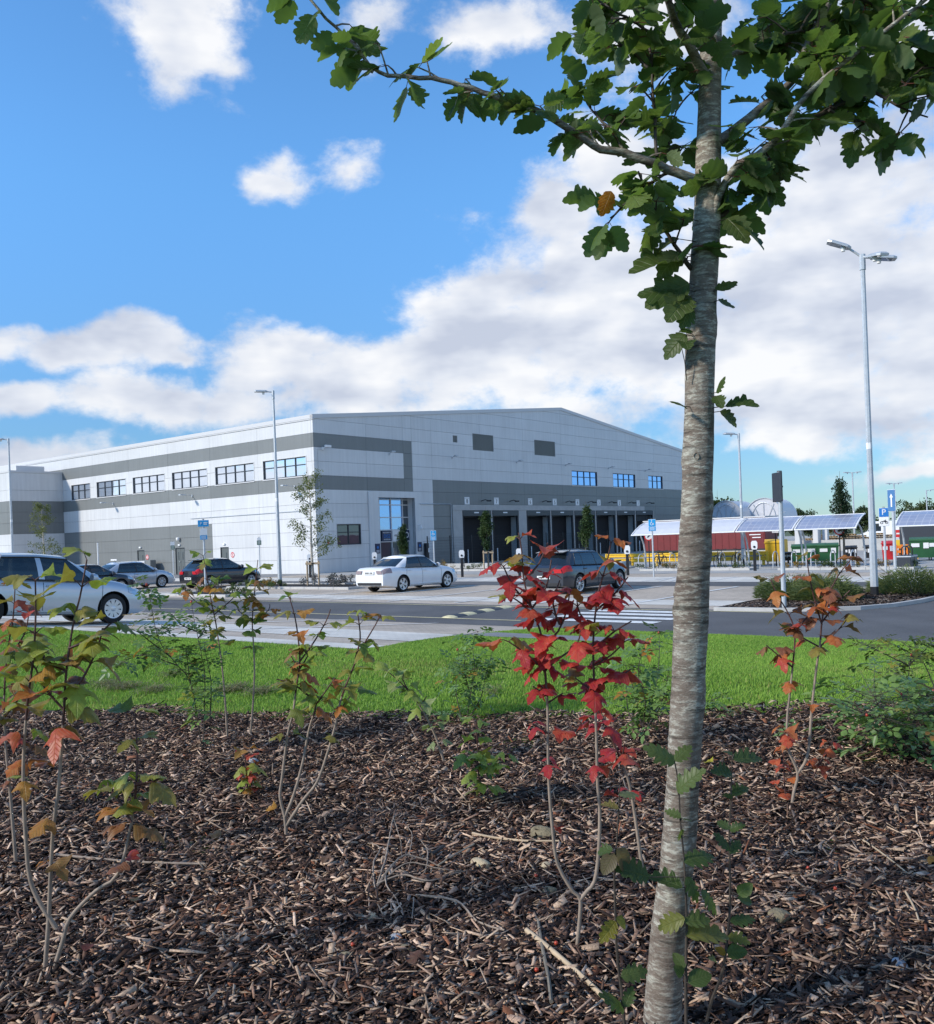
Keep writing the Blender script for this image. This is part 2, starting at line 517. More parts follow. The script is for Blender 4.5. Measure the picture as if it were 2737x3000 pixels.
def blocks(name, c1, c2, mortar, bw=.2, bh=.1, rot=0.0, contrast=1.0):
    """small block paving: courses of blocks with sanded joints"""
    m, n, l, b = new_mat(name)
    pos = n.new('ShaderNodeNewGeometry').outputs['Position']
    mp = n.new('ShaderNodeMapping'); mp.inputs['Rotation'].default_value = (0, 0, -SITE + rot)
    l.new(pos, mp.inputs[0])
    br = n.new('ShaderNodeTexBrick')
    br.inputs['Color1'].default_value = (*c1, 1); br.inputs['Color2'].default_value = (*c2, 1); br.inputs['Mortar'].default_value = (*mortar, 1)
    br.inputs['Scale'].default_value = 1.0; br.inputs['Mortar Size'].default_value = .006
    br.inputs['Brick Width'].default_value = bw; br.inputs['Row Height'].default_value = bh
    l.new(mp.outputs[0], br.inputs['Vector'])
    t = n.new('ShaderNodeTexNoise'); t.inputs['Scale'].default_value = .55; t.inputs['Detail'].default_value = 7; t.inputs['Roughness'].default_value = .65
    l.new(pos, t.inputs['Vector'])
    mr = n.new('ShaderNodeMapRange'); mr.inputs['From Min'].default_value = .3; mr.inputs['From Max'].default_value = .7
    mr.inputs['To Min'].default_value = 1 - .24 * contrast; mr.inputs['To Max'].default_value = 1 + .18 * contrast
    l.new(t.outputs['Fac'], mr.inputs[0])
    v = n.new('ShaderNodeVectorMath'); v.operation = 'SCALE'
    l.new(br.outputs['Color'], v.inputs[0]); l.new(mr.outputs[0], v.inputs['Scale'])
    l.new(v.outputs[0], b.inputs['Base Color'])
    b.inputs['Roughness'].default_value = .85
    bp = n.new('ShaderNodeBump'); bp.inputs['Strength'].default_value = .3; bp.inputs['Distance'].default_value = .004
    l.new(br.outputs['Fac'], bp.inputs['Height']); bp.invert = True
    l.new(bp.outputs[0], b.inputs['Normal'])
    return m

M_['asphalt'] = asphalt('asphalt', (.090, .089, .090), .22)
M_['yard'] = asphalt('yard_concrete', (.37, .36, .335), .12)
M_['pave_pink'] = blocks('buff_block_paving', (.50, .42, .33), (.43, .36, .285), (.30, .25, .20))
M_['pave_light'] = blocks('pale_block_paving', (.68, .64, .565), (.61, .575, .51), (.48, .45, .40))
M_['pave_grey'] = blocks('grey_block_paving', (.24, .24, .24), (.20, .20, .205), (.13, .13, .13))

def lawn_material():
    m, n, l, b = new_mat('lawn_soil')
    pos = n.new('ShaderNodeNewGeometry').outputs['Position']
    t = n.new('ShaderNodeTexNoise'); t.inputs['Scale'].default_value = 1.4; t.inputs['Detail'].default_value = 8
    l.new(pos, t.inputs['Vector'])
    r = n.new('ShaderNodeValToRGB')
    r.color_ramp.elements[0].position = .3; r.color_ramp.elements[0].color = (.075, .15, .02, 1)
    r.color_ramp.elements[1].position = .72; r.color_ramp.elements[1].color = (.12, .22, .032, 1)
    l.new(t.outputs['Fac'], r.inputs[0]); l.new(r.outputs[0], b.inputs['Base Color'])
    b.inputs['Roughness'].default_value = .95
    t2 = n.new('ShaderNodeTexNoise'); t2.inputs['Scale'].default_value = 90; l.new(pos, t2.inputs['Vector'])
    bp = n.new('ShaderNodeBump'); bp.inputs['Strength'].default_value = .8; bp.inputs['Distance'].default_value = .03
    l.new(t2.outputs['Fac'], bp.inputs['Height']); l.new(bp.outputs[0], b.inputs['Normal'])
    return m
M_['lawn'] = lawn_material()
M_['mulch_base'] = mat('mulch_soil', (.020, .014, .011), .95, var=.4, vscale=14, bump=.9, bscale=45, space='Position')
M_['far_ground'] = mat('far_fields', (.085, .11, .045), .95, var=.35, vscale=.02, space='Position')

def sheet(name, pts_rows, material, kind='structure'):
    """rows of equally many points -> one grid sheet"""
    nr, nc = len(pts_rows), len(pts_rows[0])
    me = bpy.data.meshes.new(name)
    me.from_pydata([tuple(p) for r in pts_rows for p in r], [],
                   [(i * nc + j, i * nc + j + 1, (i + 1) * nc + j + 1, (i + 1) * nc + j) for i in range(nr - 1) for j in range(nc - 1)])
    me.materials.append(material)
    me.update()
    # faces must look up
    if len(me.polygons) and me.polygons[0].normal.z < 0:
        me.flip_normals()
    o = link(name, me)
    if kind: o['kind'] = kind
    return o

def ab_sheet(name, a0, a1, b0, b1, dz, material, na=2, nb=None, afun=None, kind='structure'):
    """sheet over a..a, b..b following the ground level, dz above it; afun(b) replaces a0"""
    nb = nb or max(2, int(abs(b1 - b0) / 0.7) + 1)
    rows = []
    for b in np.linspace(b0, b1, nb):
        s0 = afun(b) if afun else a0
        z = float(height(b)) + dz
        rows.append([S(s0 + (a1 - s0) * t, b, z) for t in np.linspace(0, 1, na)])
    return sheet(name, rows, material, kind)

# far ground: one sheet out to the horizon
gs = sorted(set([-3000, -1500, -700, -300, -150, -80, -40, 40, 80, 150, 300, 700, 1500, 3000] + list(np.arange(-20, 21, 2.0)) ))
sheet('ground', [[S(a, b, float(height(b)) - .035) for a in [-3000, -600, -200, -60, -20, 0, 20, 60, 200, 600, 3000]]
                 for b in [-3000, -600, -100, -20, 0, 3, 4.5, 5.2, 5.9, 6.6, 7.3, 8, 8.4, 16.5, 17, 30, 100, 300, 900, 3000]], M_['far_ground'])
sheet('yard', [[S(a, b, ROAD_Z - .004) for a in (-140, -60, 0, 46, 120)] for b in (21.3, 60, 120, 190)], M_['yard'])

EDGE_B = [4.0, 8.4, 8.9, 9.8, 11.8, 13.8, 15.8, 16.2, 16.6]
EDGE_A = [200, 200, 8.7, 9.2, 10.0, 10.6, 11.0, 11.2, 11.3]
def lawn_edge(b):            # the paving begins at this a
    return float(np.interp(b, EDGE_B[2:], EDGE_A[2:]))

# lawn sheet (the mulch bed lies on it)
bs = list(np.linspace(-9, 16.9, 66))
sheet('lawn', [[S(a, b, float(height(b))) for a in (-60, -20, 0, 10, 20, 60)] for b in bs], M_['lawn'])

ab_sheet('road', -70, 130, 16.5, 21.55, .016, M_['asphalt'], na=6)
ab_sheet('side_road', -2.5, 7.3, 21.0, 41.0, .012, M_['asphalt'])
# near bays: buff blocks with a pale strip across
ab_sheet('parking_bays', 0, 80, 8.4, 16.52, .012, M_['pave_pink'], na=10, nb=14, afun=lambda b: lawn_edge(max(b, 8.9)))
ab_sheet('pale_strip', 0, 80, 10.3, 12.5, .018, M_['pave_light'], na=8, nb=5, afun=lawn_edge)
ab_sheet('grey_strip', 0, 80, 8.45, 9.2, .018, M_['pave_light'], na=8, nb=3, afun=lambda b: lawn_edge(max(b, 8.9)))
ab_sheet('footpath', 7.2, 10.35, 12.4, 13.7, .022, M_['pave_grey'], na=3, nb=4)
# far bays
ab_sheet('parking_bays', 7.4, 90, 21.5, 30.6, .004, M_['pave_pink'], na=6)
ab_sheet('pale_strip', 8.0, 90, 22.7, 24.4, .010, M_['pave_light'], na=6)
ab_sheet('parking_lane', 5.2, 90, 30.6, 33.2, .006, M_['asphalt'], na=6)
ab_sheet('pale_strip', 5.2, 90, 33.2, 36.6, .004, M_['pave_light'], na=6)
ab_sheet('footpath', 5.2, 46, 36.6, 39.6, .004, M_['pave_pink'], na=6)
ab_sheet('footpath', 46, 110, 36.6, 41.8, .004, M_['pave_grey'], na=4)
ab_sheet('footpath', 6, 46, 39.6, 43.2, .008, M_['yard'], na=6)

# ---- painted markings: one thing per line
def marking(name, a0, a1, b0, b1, material, label, group, dz):
    n = max(2, int(abs(b1 - b0) / 1.2) + 1)
    rows = [[S(a0, b, float(height(b)) + dz), S(a1, b, float(height(b)) + dz)] for b in np.linspace(b0, b1, n)]
    o = sheet(name, rows, material, None)
    tag(o, label, 'road marking', group)
    return o
for b0, lab in ((17.6, 'cream line along the road edge beside the near parking bays'), (21.05, 'cream line along the road edge beside the far parking bays')):
    marking('edge_line', 12.6 if b0 < 18 else 7.6, 130, b0, b0 + .10, M_['yline'], lab, 'cream lines along the road', .024)
for a in np.arange(17.1, 60, 2.95):
    marking('bay_line', a, a + .14, 9.0, 16.5, M_['line'], 'white line between near parking bays', 'white lines of the near parking bays', .028)
marking('bay_line', 14.15, 14.26, 9.0, 16.5, M_['line'], 'white line between near parking bays', 'white lines of the near parking bays', .028)
for a in np.arange(12.45, 66, 2.85):
    if 28.3 < a < 37.2:
        continue
    marking('bay_line', a, a + .14, 22.0, 30.4, M_['line'], 'white line between far parking bays', 'white lines of the far parking bays', .018)
for a in np.arange(9.6, 44, 2.7):
    marking('bay_line', a, a + .10, 33.3, 36.5, M_['line'], 'white line of the accessible bays before the footpath', 'white lines of the accessible bays', .014)
for a in np.arange(10.4, 40, 5.4):
    for k in range(3):
        aa = a + .25 + k * .5
        p = [S(aa, 33.5 + .0, ROAD_Z + .018), S(aa + .1, 33.5, ROAD_Z + .018), S(aa + .75, 36.2, ROAD_Z + .018), S(aa + .65, 36.2, ROAD_Z + .018)]
        o = sheet('hatch_line', [[p[0], p[1]], [p[3], p[2]]], M_['line'], None)
        tag(o, 'slanted white hatch line in an accessible bay', 'road marking', 'hatch lines of the accessible bays')
for k, b in enumerate((18.1, 18.95, 19.8, 20.55)):
    marking('crossing_bar', 9.3, 12.4, b - .22, b + .22, M_['line'], 'white bar of the zebra crossing beside the speed bump', 'zebra crossing bars', .026)

# white kerb line that turns from the road into the side road
curve = [(9.4, 21.3), (7.9, 21.4), (7.0, 21.7), (6.3, 22.3), (5.8, 23.2), (5.5, 24.6), (5.35, 26.4), (5.3, 30.5)]
kb = MB()
L, Rr = [], []
for i, (a, b) in enumerate(curve):
    p = S(a, b); q0 = S(*curve[max(i - 1, 0)]); q1 = S(*curve[min(i + 1, len(curve) - 1)])
    t = (q1 - q0).normalized(); nn = Vector((-t.y, t.x, 0))
    L.append(p - nn * .06); Rr.append(p + nn * .06)
vsv = []
for i in range(len(curve)):
    for p, z in ((L[i], ROAD_Z - .02), (L[i], ROAD_Z + .10), (Rr[i], ROAD_Z + .10), (Rr[i], ROAD_Z - .02)):
        vsv.append((p.x, p.y, z))
fs = []
for i in range(len(curve) - 1):
    for k in range(3):
        fs.append((i * 4 + k, (i + 1) * 4 + k, (i + 1) * 4 + k + 1, i * 4 + k + 1))
kb.add(vsv, fs)
tag(kb.build('kerb', M_['kerb']), 'pale kerb curving round the planted island into the side road', 'kerb')

# planted island with bark at the corner
isl = [(9.6, 21.62), (7.95, 21.55), (7.1, 21.8), (6.42, 22.4), (5.92, 23.3), (5.62, 24.6), (5.47, 26.4), (5.47, 29.2), (6.6, 29.6), (8.3, 27.5), (9.6, 24.5)]
me = bpy.data.meshes.new('planting_island')
me.from_pydata([tuple(S(a, b, ROAD_Z + .05)) for a, b in isl] + [tuple(S(7.2, 25.2, ROAD_Z + .16))], [], [(i, (i + 1) % len(isl), len(isl)) for i in range(len(isl))])
me.materials.append(M_['mulch_base']); me.update()
link('planting_island', me)['kind'] = 'structure'

# ---- kerbed planters: edging stones and soil
def planter(name, a0, a1, b0, b1, label):
    e = empty(name, S((a0 + a1) / 2, (b0 + b1) / 2, ROAD_Z), SITE)
    tag(e, label, 'planter', 'kerbed planting beds')
    hx, hy = (b1 - b0) / 2, (a1 - a0) / 2          # local x = b, local y = a
    w = .13
    n = max(1, int(round((a1 - a0) / .92)))
    st = (a1 - a0) / n
    stone = MB().cbox(0, w, .004, st - .004, -.05, .11, .012).mesh('kerb_stone', M_['kerb'])
    for k in range(n):
        for x in (-hx, hx - w):
            link('kerb_stone', stone, e, (x, -hy + k * st, 0))
    m2 = max(1, int(round((b1 - b0 - 2 * w) / .92)))
    st2 = (b1 - b0 - 2 * w) / m2
    stone2 = MB().cbox(.004, st2 - .004, 0, w, -.05, .11, .012).mesh('kerb_stone', M_['kerb'])
    for k in range(m2):
        for y in (-hy, hy - w):
            link('kerb_stone', stone2, e, (-hx + w + k * st2, y, 0))
    MB().box(-hx + w, hx - w, -hy + w, hy - w, -.04, .06).build('soil', M_['mulch_base'], e)
    return e
planter('planter', 28.4, 36.8, 27.3, 30.1, 'kerbed bed with the slim birch and staked lamp in the far bays')
planter('planter', 30.4, 34.6, 22.5, 24.6, 'short kerbed bed beside the road under the parking sign')
planter('planter', 25.0, 43.4, 43.9, 46.2, 'long kerbed bed with staked trees before the loading docks')
planter('planter', 16.8, 22.6, 42.2, 43.4, 'kerbed bed before the cycle racks with low green planting')
planter('planter', 9.6, 15.4, 42.0, 43.3, 'kerbed bed under the motorcycle parking sign')
# ------------------------------------------------------------------ warehouse
PH = .94                                   # panel height
def rect_minus(r, holes):
    """split rectangle (s0,s1,z0,z1) round the holes"""
    s0, s1, z0, z1 = r
    hs = [h for h in holes if h[0] < s1 - 1e-6 and h[1] > s0 + 1e-6 and h[2] < z1 - 1e-6 and h[3] > z0 + 1e-6]
    if not hs: return [r]
    ss = sorted({s0, s1} | {min(max(v, s0), s1) for h in hs for v in h[:2]})
    out = []
    for i in range(len(ss) - 1):
        a, b = ss[i], ss[i + 1]
        if b - a < 1e-6: continue
        cuts = sorted([(max(h[2], z0), min(h[3], z1)) for h in hs if h[0] < (a + b) / 2 < h[1]])
        z = z0
        for c0, c1 in cuts:
            if c0 > z + 1e-6: out.append((a, b, z, c0))
            z = max(z, c1)
        if z < z1 - 1e-6: out.append((a, b, z, z1))
    return out

def clip_poly(poly, line):
    """keep the part of poly below line z = z0 + k*s"""
    z0, k = line
    out = []
    for i in range(len(poly)):
        p, q = poly[i], poly[(i + 1) % len(poly)]
        dp, dq = p[1] - (z0 + k * p[0]), q[1] - (z0 + k * q[0])
        if dp <= 0: out.append(p)
        if dp * dq < 0:
            t = dp / (dp - dq); out.append((p[0] + (q[0] - p[0]) * t, p[1] + (q[1] - p[1]) * t))
    return out

class Plane:
    """a wall plane: maps (s, depth, z) to building coordinates; depth > 0 goes into the wall"""
    def __init__(s, kind, off): s.kind, s.off = kind, off
    def P(s, u, d, z):
        return (s.off + d, u, z) if s.kind == 'L' else (u, s.off + d, z)
    def prism(s, mb, poly, d0, d1, mi=0):
        n = len(poly)
        vs_ = [s.P(p[0], d0, p[1]) for p in poly] + [s.P(p[0], d1, p[1]) for p in poly]
        F = [tuple(range(n)), tuple(range(2 * n - 1, n - 1, -1))] + [(i, n + i, n + (i + 1) % n, (i + 1) % n) for i in range(n)]
        if s.kind == 'L': F = [f[::-1] for f in F]
        mb.add(vs_, F, mi)
        return mb
    def rect(s, mb, s0, s1, z0, z1, d0, d1, mi=0):
        return s.prism(mb, [(s0, z0), (s1, z0), (s1, z1), (s0, z1)], d0, d1, mi)

B = empty('warehouse', S(46.1, 41.6, ROAD_Z), SITE)
tag(B, 'large pale grey warehouse with slate bands, gable front and numbered loading docks', 'warehouse')
LW, RW, AF, AS = Plane('L', 0.0), Plane('R', 0.0), Plane('L', -4.7), Plane('R', 33.0)
EAVE, APEX, HALF, WID, LEN = 10.6, 13.72, 30.5, 61.0, 78.0
def roof_line(side):
    k = (APEX - EAVE) / HALF
    return (EAVE, k) if side == 0 else (APEX + k * HALF, -k)

def clad(plane, s_edges, z_edges, holes, colour, clips=(), gap=.0075, t=.14):
    for i in range(len(s_edges) - 1):
        for j in range(len(z_edges) - 1):
            s0, s1, z0, z1 = s_edges[i], s_edges[i + 1], z_edges[j], z_edges[j + 1]
            groups = {}
            g0, g1 = gap, gap
            for (a, b, c, d) in rect_minus((s0 + g0, s1 - g1, z0 + g0, z1 - g1), holes):
                poly = [(a, c), (b, c), (b, d), (a, d)]
                for ln in clips: poly = clip_poly(poly, ln) if len(poly) > 2 else poly
                if len(poly) < 3: continue
                area = abs(sum(poly[k][0] * poly[(k + 1) % len(poly)][1] - poly[(k + 1) % len(poly)][0] * poly[k][1] for k in range(len(poly)))) / 2
                if area < .01: continue
                key = (colour((a + b) / 2, (z0 + z1) / 2), 0)
                # a piece cut off by an opening is a panel of its own
                while key in groups and not any(a <= q[1] + .001 and b >= q[0] - .001 and c <= q[3] + .001 and d >= q[2] - .001 for q in groups[key][1]):
                    key = (key[0], key[1] + 1)
                groups.setdefault(key, (MB(), []))
                plane.prism(groups[key][0], poly, 0, t); groups[key][1].append((a, b, c, d))
            for key, (mb, _) in groups.items():
                mb.build('panel', M_[key[0]], B)

def backing(plane, s0, s1, z0, z1, holes, clips=(), d=.15, t=.1):
    mb = MB()
    for (a, b, c, e) in rect_minus((s0, s1, z0, z1), holes):
        poly = [(a, c), (b, c), (b, e), (a, e)]
        for ln in clips: poly = clip_poly(poly, ln) if len(poly) > 2 else poly
        if len(poly) > 2: plane.prism(mb, poly, d, d + t)
    return mb.build('wall', M_['joint'], B)

# openings ---------------------------------------------------------------
L_WIN = [(28.4, 31.5, 3), (22.84, 27.3, 4), (17.3, 21.75, 4), (11.8, 16.25, 4), (6.3, 10.76, 4), (.8, 5.26, 4)]
WZ0, WZ1 = 6.60, 7.90
L_holes = [(a, b, WZ0, WZ1) for a, b, n in L_WIN]
L_DOORS = [(20.45, 21.5, 2.0), (14.95, 16.2, 2.08), (9.5, 10.5, 2.0)]
L_holes += [(a, b, 0, z) for a, b, z in L_DOORS]
R_WIN = [(32.0, 36.6, 4), (39.7, 44.3, 4), (47.2, 50.5, 3)]
RZ0, RZ1 = 6.60, 7.98
R_holes = [(a, b, RZ0, RZ1) for a, b, n in R_WIN]
R_holes += [(1.84, 4.14, 1.85, 3.28)]
ENT = (6.0, 9.85, 0, 5.15)
R_holes += [ENT]
DOCKS = [(15.5, 19.0), (19.43, 22.92), (24.37, 27.82), (28.27, 31.73), (32.17, 35.66), (36.11, 39.62), (40.13, 43.62), (44.09, 47.65)]
DZ = 4.2
R_holes += [(14.2, 47.7, 0, 4.68)]
LOUV = [(14.65, 15.21, 9.62, 10.16), (17.16, 19.96, 9.14, 10.48), (25.98, 29.33, 9.16, 10.5)]
R_holes += LOUV

zrows = [PH * k for k in range(12)]; zrows[-1] = 10.34
zl = [PH * k for k in range(11)] + [10.28]
def col_left(s, z):
    k = int(z / PH)
    if k == 9 or k == 6: return 'grey_panel'
    if s > 11.4 and k < 4: return 'grey_panel'
    return 'white_panel'
clad(LW, [0, .2, 5.85, 11.4, 16.8, 22.35, 27.85, 33.0, 38.5, 44, 49.5, 55, 60.5, 66, 71.5, LEN], zl, L_holes, col_left)
backing(LW, 0.15, LEN, 0, 10.3, L_holes)
def col_right(s, z):
    k = int(z / PH)
    if s < 9.75:
        if k in (9, 6): return 'grey_panel'
        if k in (7, 8) and s > 8.8: return 'grey_panel'
    if s > 12.0 and k < 7: return 'grey_panel'
    return 'white_panel'
clips = (lambda a, b: ((a[0] - .2, a[1]), (b[0] - .2, b[1])))(roof_line(0), roof_line(1))
rs = [0, 4.93, 9.75, 12.0, 18.1, 24.2, 30.3, 36.4, 42.5, 48.6, 54.7, WID]
# the slate frame ends inside a panel column: give it its own joint
rs = sorted(rs + [8.8])
clad(RW, rs, [PH * k for k in range(16)], R_holes, col_right, clips)
backing(RW, .25, WID - .1, 0, 14.2, R_holes, clips)
# annex
def col_annex(s, z):
    k = int(z / PH)
    return 'grey_panel' if k in (4, 5, 6) else 'white_panel'
za = [PH * k for k in range(10)] + [9.02]
za = [PH * k for k in range(9)] + [9.02]
clad(AS, [-4.7, .0], za, [], col_annex)
backing(AS, -4.6, .0, 0, 9.0, [])
clad(AF, [33.0, 33.5, 39, 44.5, 50, 55.5, 61], za, [], col_annex)
backing(AF, 33.2, 61, 0, 9.0, [])
mb = MB()
mb.box(-4.74, .0, 32.96, 61, 9.02, 9.2)
mb.build('parapet', M_['trim'], B)
mb = MB(); mb.box(-3.4, -.9, 34.4, 38, 9.2, 9.75); mb.build('roof_unit', M_['trim'], B)

# roof -------------------------------------------------------------------
k = (APEX - EAVE) / HALF
mb = MB()
mb.add([(0.1, .1, EAVE - .05), (HALF, .1, APEX - .05), (WID - .1, .1, EAVE - .05), (0.1, LEN, EAVE - .05), (HALF, LEN, APEX - .05), (WID - .1, LEN, EAVE - .05)],
       [(0, 3, 4, 1), (1, 4, 5, 2)])
rf = mb.build('roof', M_['roof'], B)
mb = MB()
mb.box(-.05, .12, -.05, LEN, 10.28, 10.36)
mb.box(-.07, .12, -.07, LEN, 10.362, 10.62)
mb.build('eaves_flashing', M_['trim'], rf)
mb = MB()
for side, (x0, x1) in enumerate(((-.07, HALF), (HALF, WID + .05))):
    z0, kk = roof_line(side)
    mb.add([(x0, -.068, z0 + kk * x0 - .24), (x1, -.068, z0 + kk * x1 - .24), (x1, -.068, z0 + kk * x1 + .03), (x0, -.068, z0 + kk * x0 + .03),
            (x0, .2, z0 + kk * x0 - .24), (x1, .2, z0 + kk * x1 - .24), (x1, .2, z0 + kk * x1 + .03), (x0, .2, z0 + kk * x0 + .03)],
           [(0, 1, 2, 3), (4, 7, 6, 5), (3, 2, 6, 7), (0, 4, 5, 1), (1, 5, 6, 2), (0, 3, 7, 4)])
mb.build('verge_flashing', M_['trim'], rf)
# far sides close the volume
mb = MB(); mb.box(WID - .1, WID, .3, LEN, 0, EAVE - .1); mb.box(.2, WID - .1, LEN - .1, LEN, 0, EAVE - .1); mb.build('wall', M_['grey_panel'], B)

# windows ----------------------------------------------------------------
def window(plane, s0, s1, z0, z1, cols, rowsplit, glassm, depth=.10, sill=True, fw=.055):
    mb = MB()
    fr = lambda a, b, c, d: plane.rect(mb, a, b, c, d, .03, depth + .03)
    fr(s0, s0 + fw, z0, z1); fr(s1 - fw, s1, z0, z1)
    fr(s0 + fw, s1 - fw, z0, z0 + fw); fr(s0 + fw, s1 - fw, z1 - fw, z1)
    cs = [s0 + fw + (s1 - s0 - 2 * fw) * i / cols for i in range(cols + 1)] if isinstance(cols, int) else cols
    zr = [z0 + fw] + [z0 + fw + (z1 - z0 - 2 * fw) * r for r in rowsplit] + [z1 - fw]
    h = .03
    for c in cs[1:-1]: plane.rect(mb, c - h, c + h, z0 + fw, z1 - fw, .045, depth + .02)
    for z in zr[1:-1]: plane.rect(mb, s0 + fw, s1 - fw, z - h, z + h, .047, depth + .018)
    w = mb.build('window', M_['frame'], B)
    for i in range(len(cs) - 1):
        for j in range(len(zr) - 1):
            p = MB(); plane.rect(p, cs[i], cs[i + 1], zr[j], zr[j + 1], depth + .001 * ((i + j) % 2), depth + .012)
            p.build('pane', M_[glassm], w)
    if sill:
        p = MB(); plane.rect(p, s0 - .06, s1 + .06, z0 - .07, z0, -.05, depth + .03); p.build('sill', M_['trim'], w)
    p = MB()
    plane.rect(p, s0 - .05, s1 + .05, z1, z1 + .05, -.02, .13)
    plane.rect(p, s1, s1 + .05, z0, z1, -.018, .13); plane.rect(p, s0 - .05, s0, z0, z1, -.018, .13)
    p.build('surround', M_['trim'], w)
    return w
for (a, b, n) in L_WIN: window(LW, a, b, WZ0, WZ1, n, [.6], 'glass')
for (a, b, n) in R_WIN: window(RW, a, b, RZ0, RZ1, n, [.6], 'glass_blue')
window(RW, 1.84, 4.14, 1.85, 3.28, 2, [.62], 'glass_dark', fw=.075)

# louvres ----------------------------------------------------------------
for (a, b, c, d) in LOUV:
    mb = MB(); RW.rect(mb, a, b, c, d, .10, .13); lv = mb.build('louvre', M_['grey_panel'], B)
    n = int((d - c) / .085)
    mb = MB()
    for i in range(n):
        z = c + (i + .5) * (d - c) / n
        RW.prism(mb, [(a + .01, z - .03), (b - .01, z - .03), (b - .01, z + .012), (a + .01, z + .012)], .02, .09)
    mb.build('blades', M_['grey_panel'], lv)

# doors in the long wall -------------------------------------------------
for i, (a, b, z) in enumerate(L_DOORS):
    mb = MB(); LW.rect(mb, a + .05, b - .05, 0.01, z - .05, .06, .11); dr = mb.build('door', M_['door_grey'], B)
    mb = MB()
    LW.rect(mb, a, a + .05, 0, z, .0, .15); LW.rect(mb, b - .05, b, 0, z, .0, .15); LW.rect(mb, a + .05, b - .05, z - .05, z, .0, .15)
    mb.build('door_frame', M_['frame'], dr)
    mb = MB()
    if i == 1:
        for c in (a + .35, b - .35):
            LW.rect(mb, c - .06, c + .06, 1.15, 1.75, .05, .06); LW.rect(mb, c - .06, c + .06, .35, .65, .05, .06)
    else:
        LW.rect(mb, a + .3, a + .42, .95, 1.6, .05, .06)
    mb.build('vision_panel', M_['glass_dark'], dr)
    mb = MB(); c = b - .16 if i != 1 else (a + b) / 2 + .08
    LW.rect(mb, c - .05, c + .05, .98, 1.03, .0, .05); mb.build('handle', M_['steel'], dr)
    if i == 1:
        mb = MB(); LW.rect(mb, (a + b) / 2 - .008, (a + b) / 2 + .008, .01, z - .05, .055, .06); mb.build('meeting_stile', M_['black'], dr)
    mb = MB(); LW.rect(mb, (a + b) / 2 - .12, (a + b) / 2 + .12, z + .16, z + .27, -.10, 0); mb.build('door_light', M_['white'], B)
for s_ in (20.05, 9.05):
    mb = MB().lathe([(0, 0), (.20, 0), (.20, .01), (0, .01)], 20, axis='x', origin=(-.012, s_, 1.42)); o = mb.build('wall_sign', M_['white'], B)
    mb = MB().lathe([(.15, 0), (.20, 0), (.20, .012), (.15, .012)], 20, axis='x', origin=(-.026, s_, 1.42), close=True); mb.build('ring', M_['signred'], o)
    mb = MB(); mb.box(-.022, -.014, s_ - .03, s_ + .03, 1.3, 1.54); mb.build('bar', M_['signred'], o)
mb = MB().lathe([(0, 0), (.12, .02), (.15, .14), (.13, .24), (0, .26)], 14, origin=(-.13, 15.6, 2.62)); mb.build('alarm_box', M_['white'], B)
mb = MB(); LW.rect(mb, 24.6, 25.5, 1.2, 1.33, -.02, 0); mb.build('wall_plate', M_['white'], B)
mb = MB(); mb.cbox(-.95, -.35, 19.0, 20.1, 0, 1.15, .02); mb.build('meter_cabinet', M_['trim'], B)
mb = MB(); mb.cbox(-.9, -.4, 18.25, 18.98, 0, 1.2, .02); mb.build('meter_cabinet', M_['grey_panel'], B)
mb = MB()
mb.tube([(-.05, 14.0, 4.25), (-.05, 1.5, 4.25)], .02, 6); mb.build('conduit', M_['galv'], B)

# floodlights on brackets --------------------------------------------------
def flood_mesh():
    mb = MB()
    mb.tube([(0, 0, 0), (-.25, 0, .06), (-.8, 0, .08)], .025, 6)
    mb.box(-.06, 0, -.06, .06, -.08, .1)
    mb.cbox(-1.15, -.7, -.14, .14, .04, .13, .02)
    return mb.mesh('wall_light', M_['galv'])
fm = flood_mesh()
for s_, z in ((24.8, 6.05), (13.7, 6.05), (2.0, 6.0)):
    link('wall_light', fm, B, (0, s_, z - .1))
for s_, z in ((14.15, 8.47), (22.86, 8.47), (30.66, 8.52), (38.53, 8.52), (46.28, 8.54)):
    link('wall_light', fm, B, (s_ + .3, 0, z - .1), (0, 0, rad(60)))
link('wall_light', fm, B, (7.3, 0, 8.32), (0, 0, rad(60)))
mbk = MB(); mbk.tube([(0, 0, 0), (0, -.35, .10), (0, -.6, .02)], .035, 6); mbk.cbox(-.1, .1, -.85, -.45, -.06, .05, .02)
bk = mbk.mesh('dock_light', M_['black'])
for (a, b) in DOCKS:
    link('dock_light', bk, B, (a + 2.5, 0, 5.0), (0, 0, rad(35)))
# cameras
mb = MB(); mb.box(-.06, .06, -.12, 0, -.1, .1); mb.tube([(0, -.1, 0), (.1, -.3, .12)], .03, 6); mb.cbox(-.02, .5, -.42, -.26, .06, .22, .02)
mb.build('security_camera', M_['white'], B, (.75, 0, 8.38), (0, 0, 0))
mb = MB(); mb.tube([(.35, -.02, 8.3), (.35, -.02, 2.2)], .015, 6); mb.tube([(.35, -.02, 8.3), (.75, -.02, 8.3)], .015, 6); mb.build('conduit', M_['trim'], B)
mb = MB(); mb.tube([(10.15, 0, 3.1), (10.15, -.3, 3.15), (10.15, -.32, 3.0)], .03, 6); mb.lathe([(0, .12), (.09, .1), (.10, 0), (.07, -.08), (0, -.1)], 12, origin=(10.15, -.32, 2.88)); mb.build('security_camera', M_['white'], B)

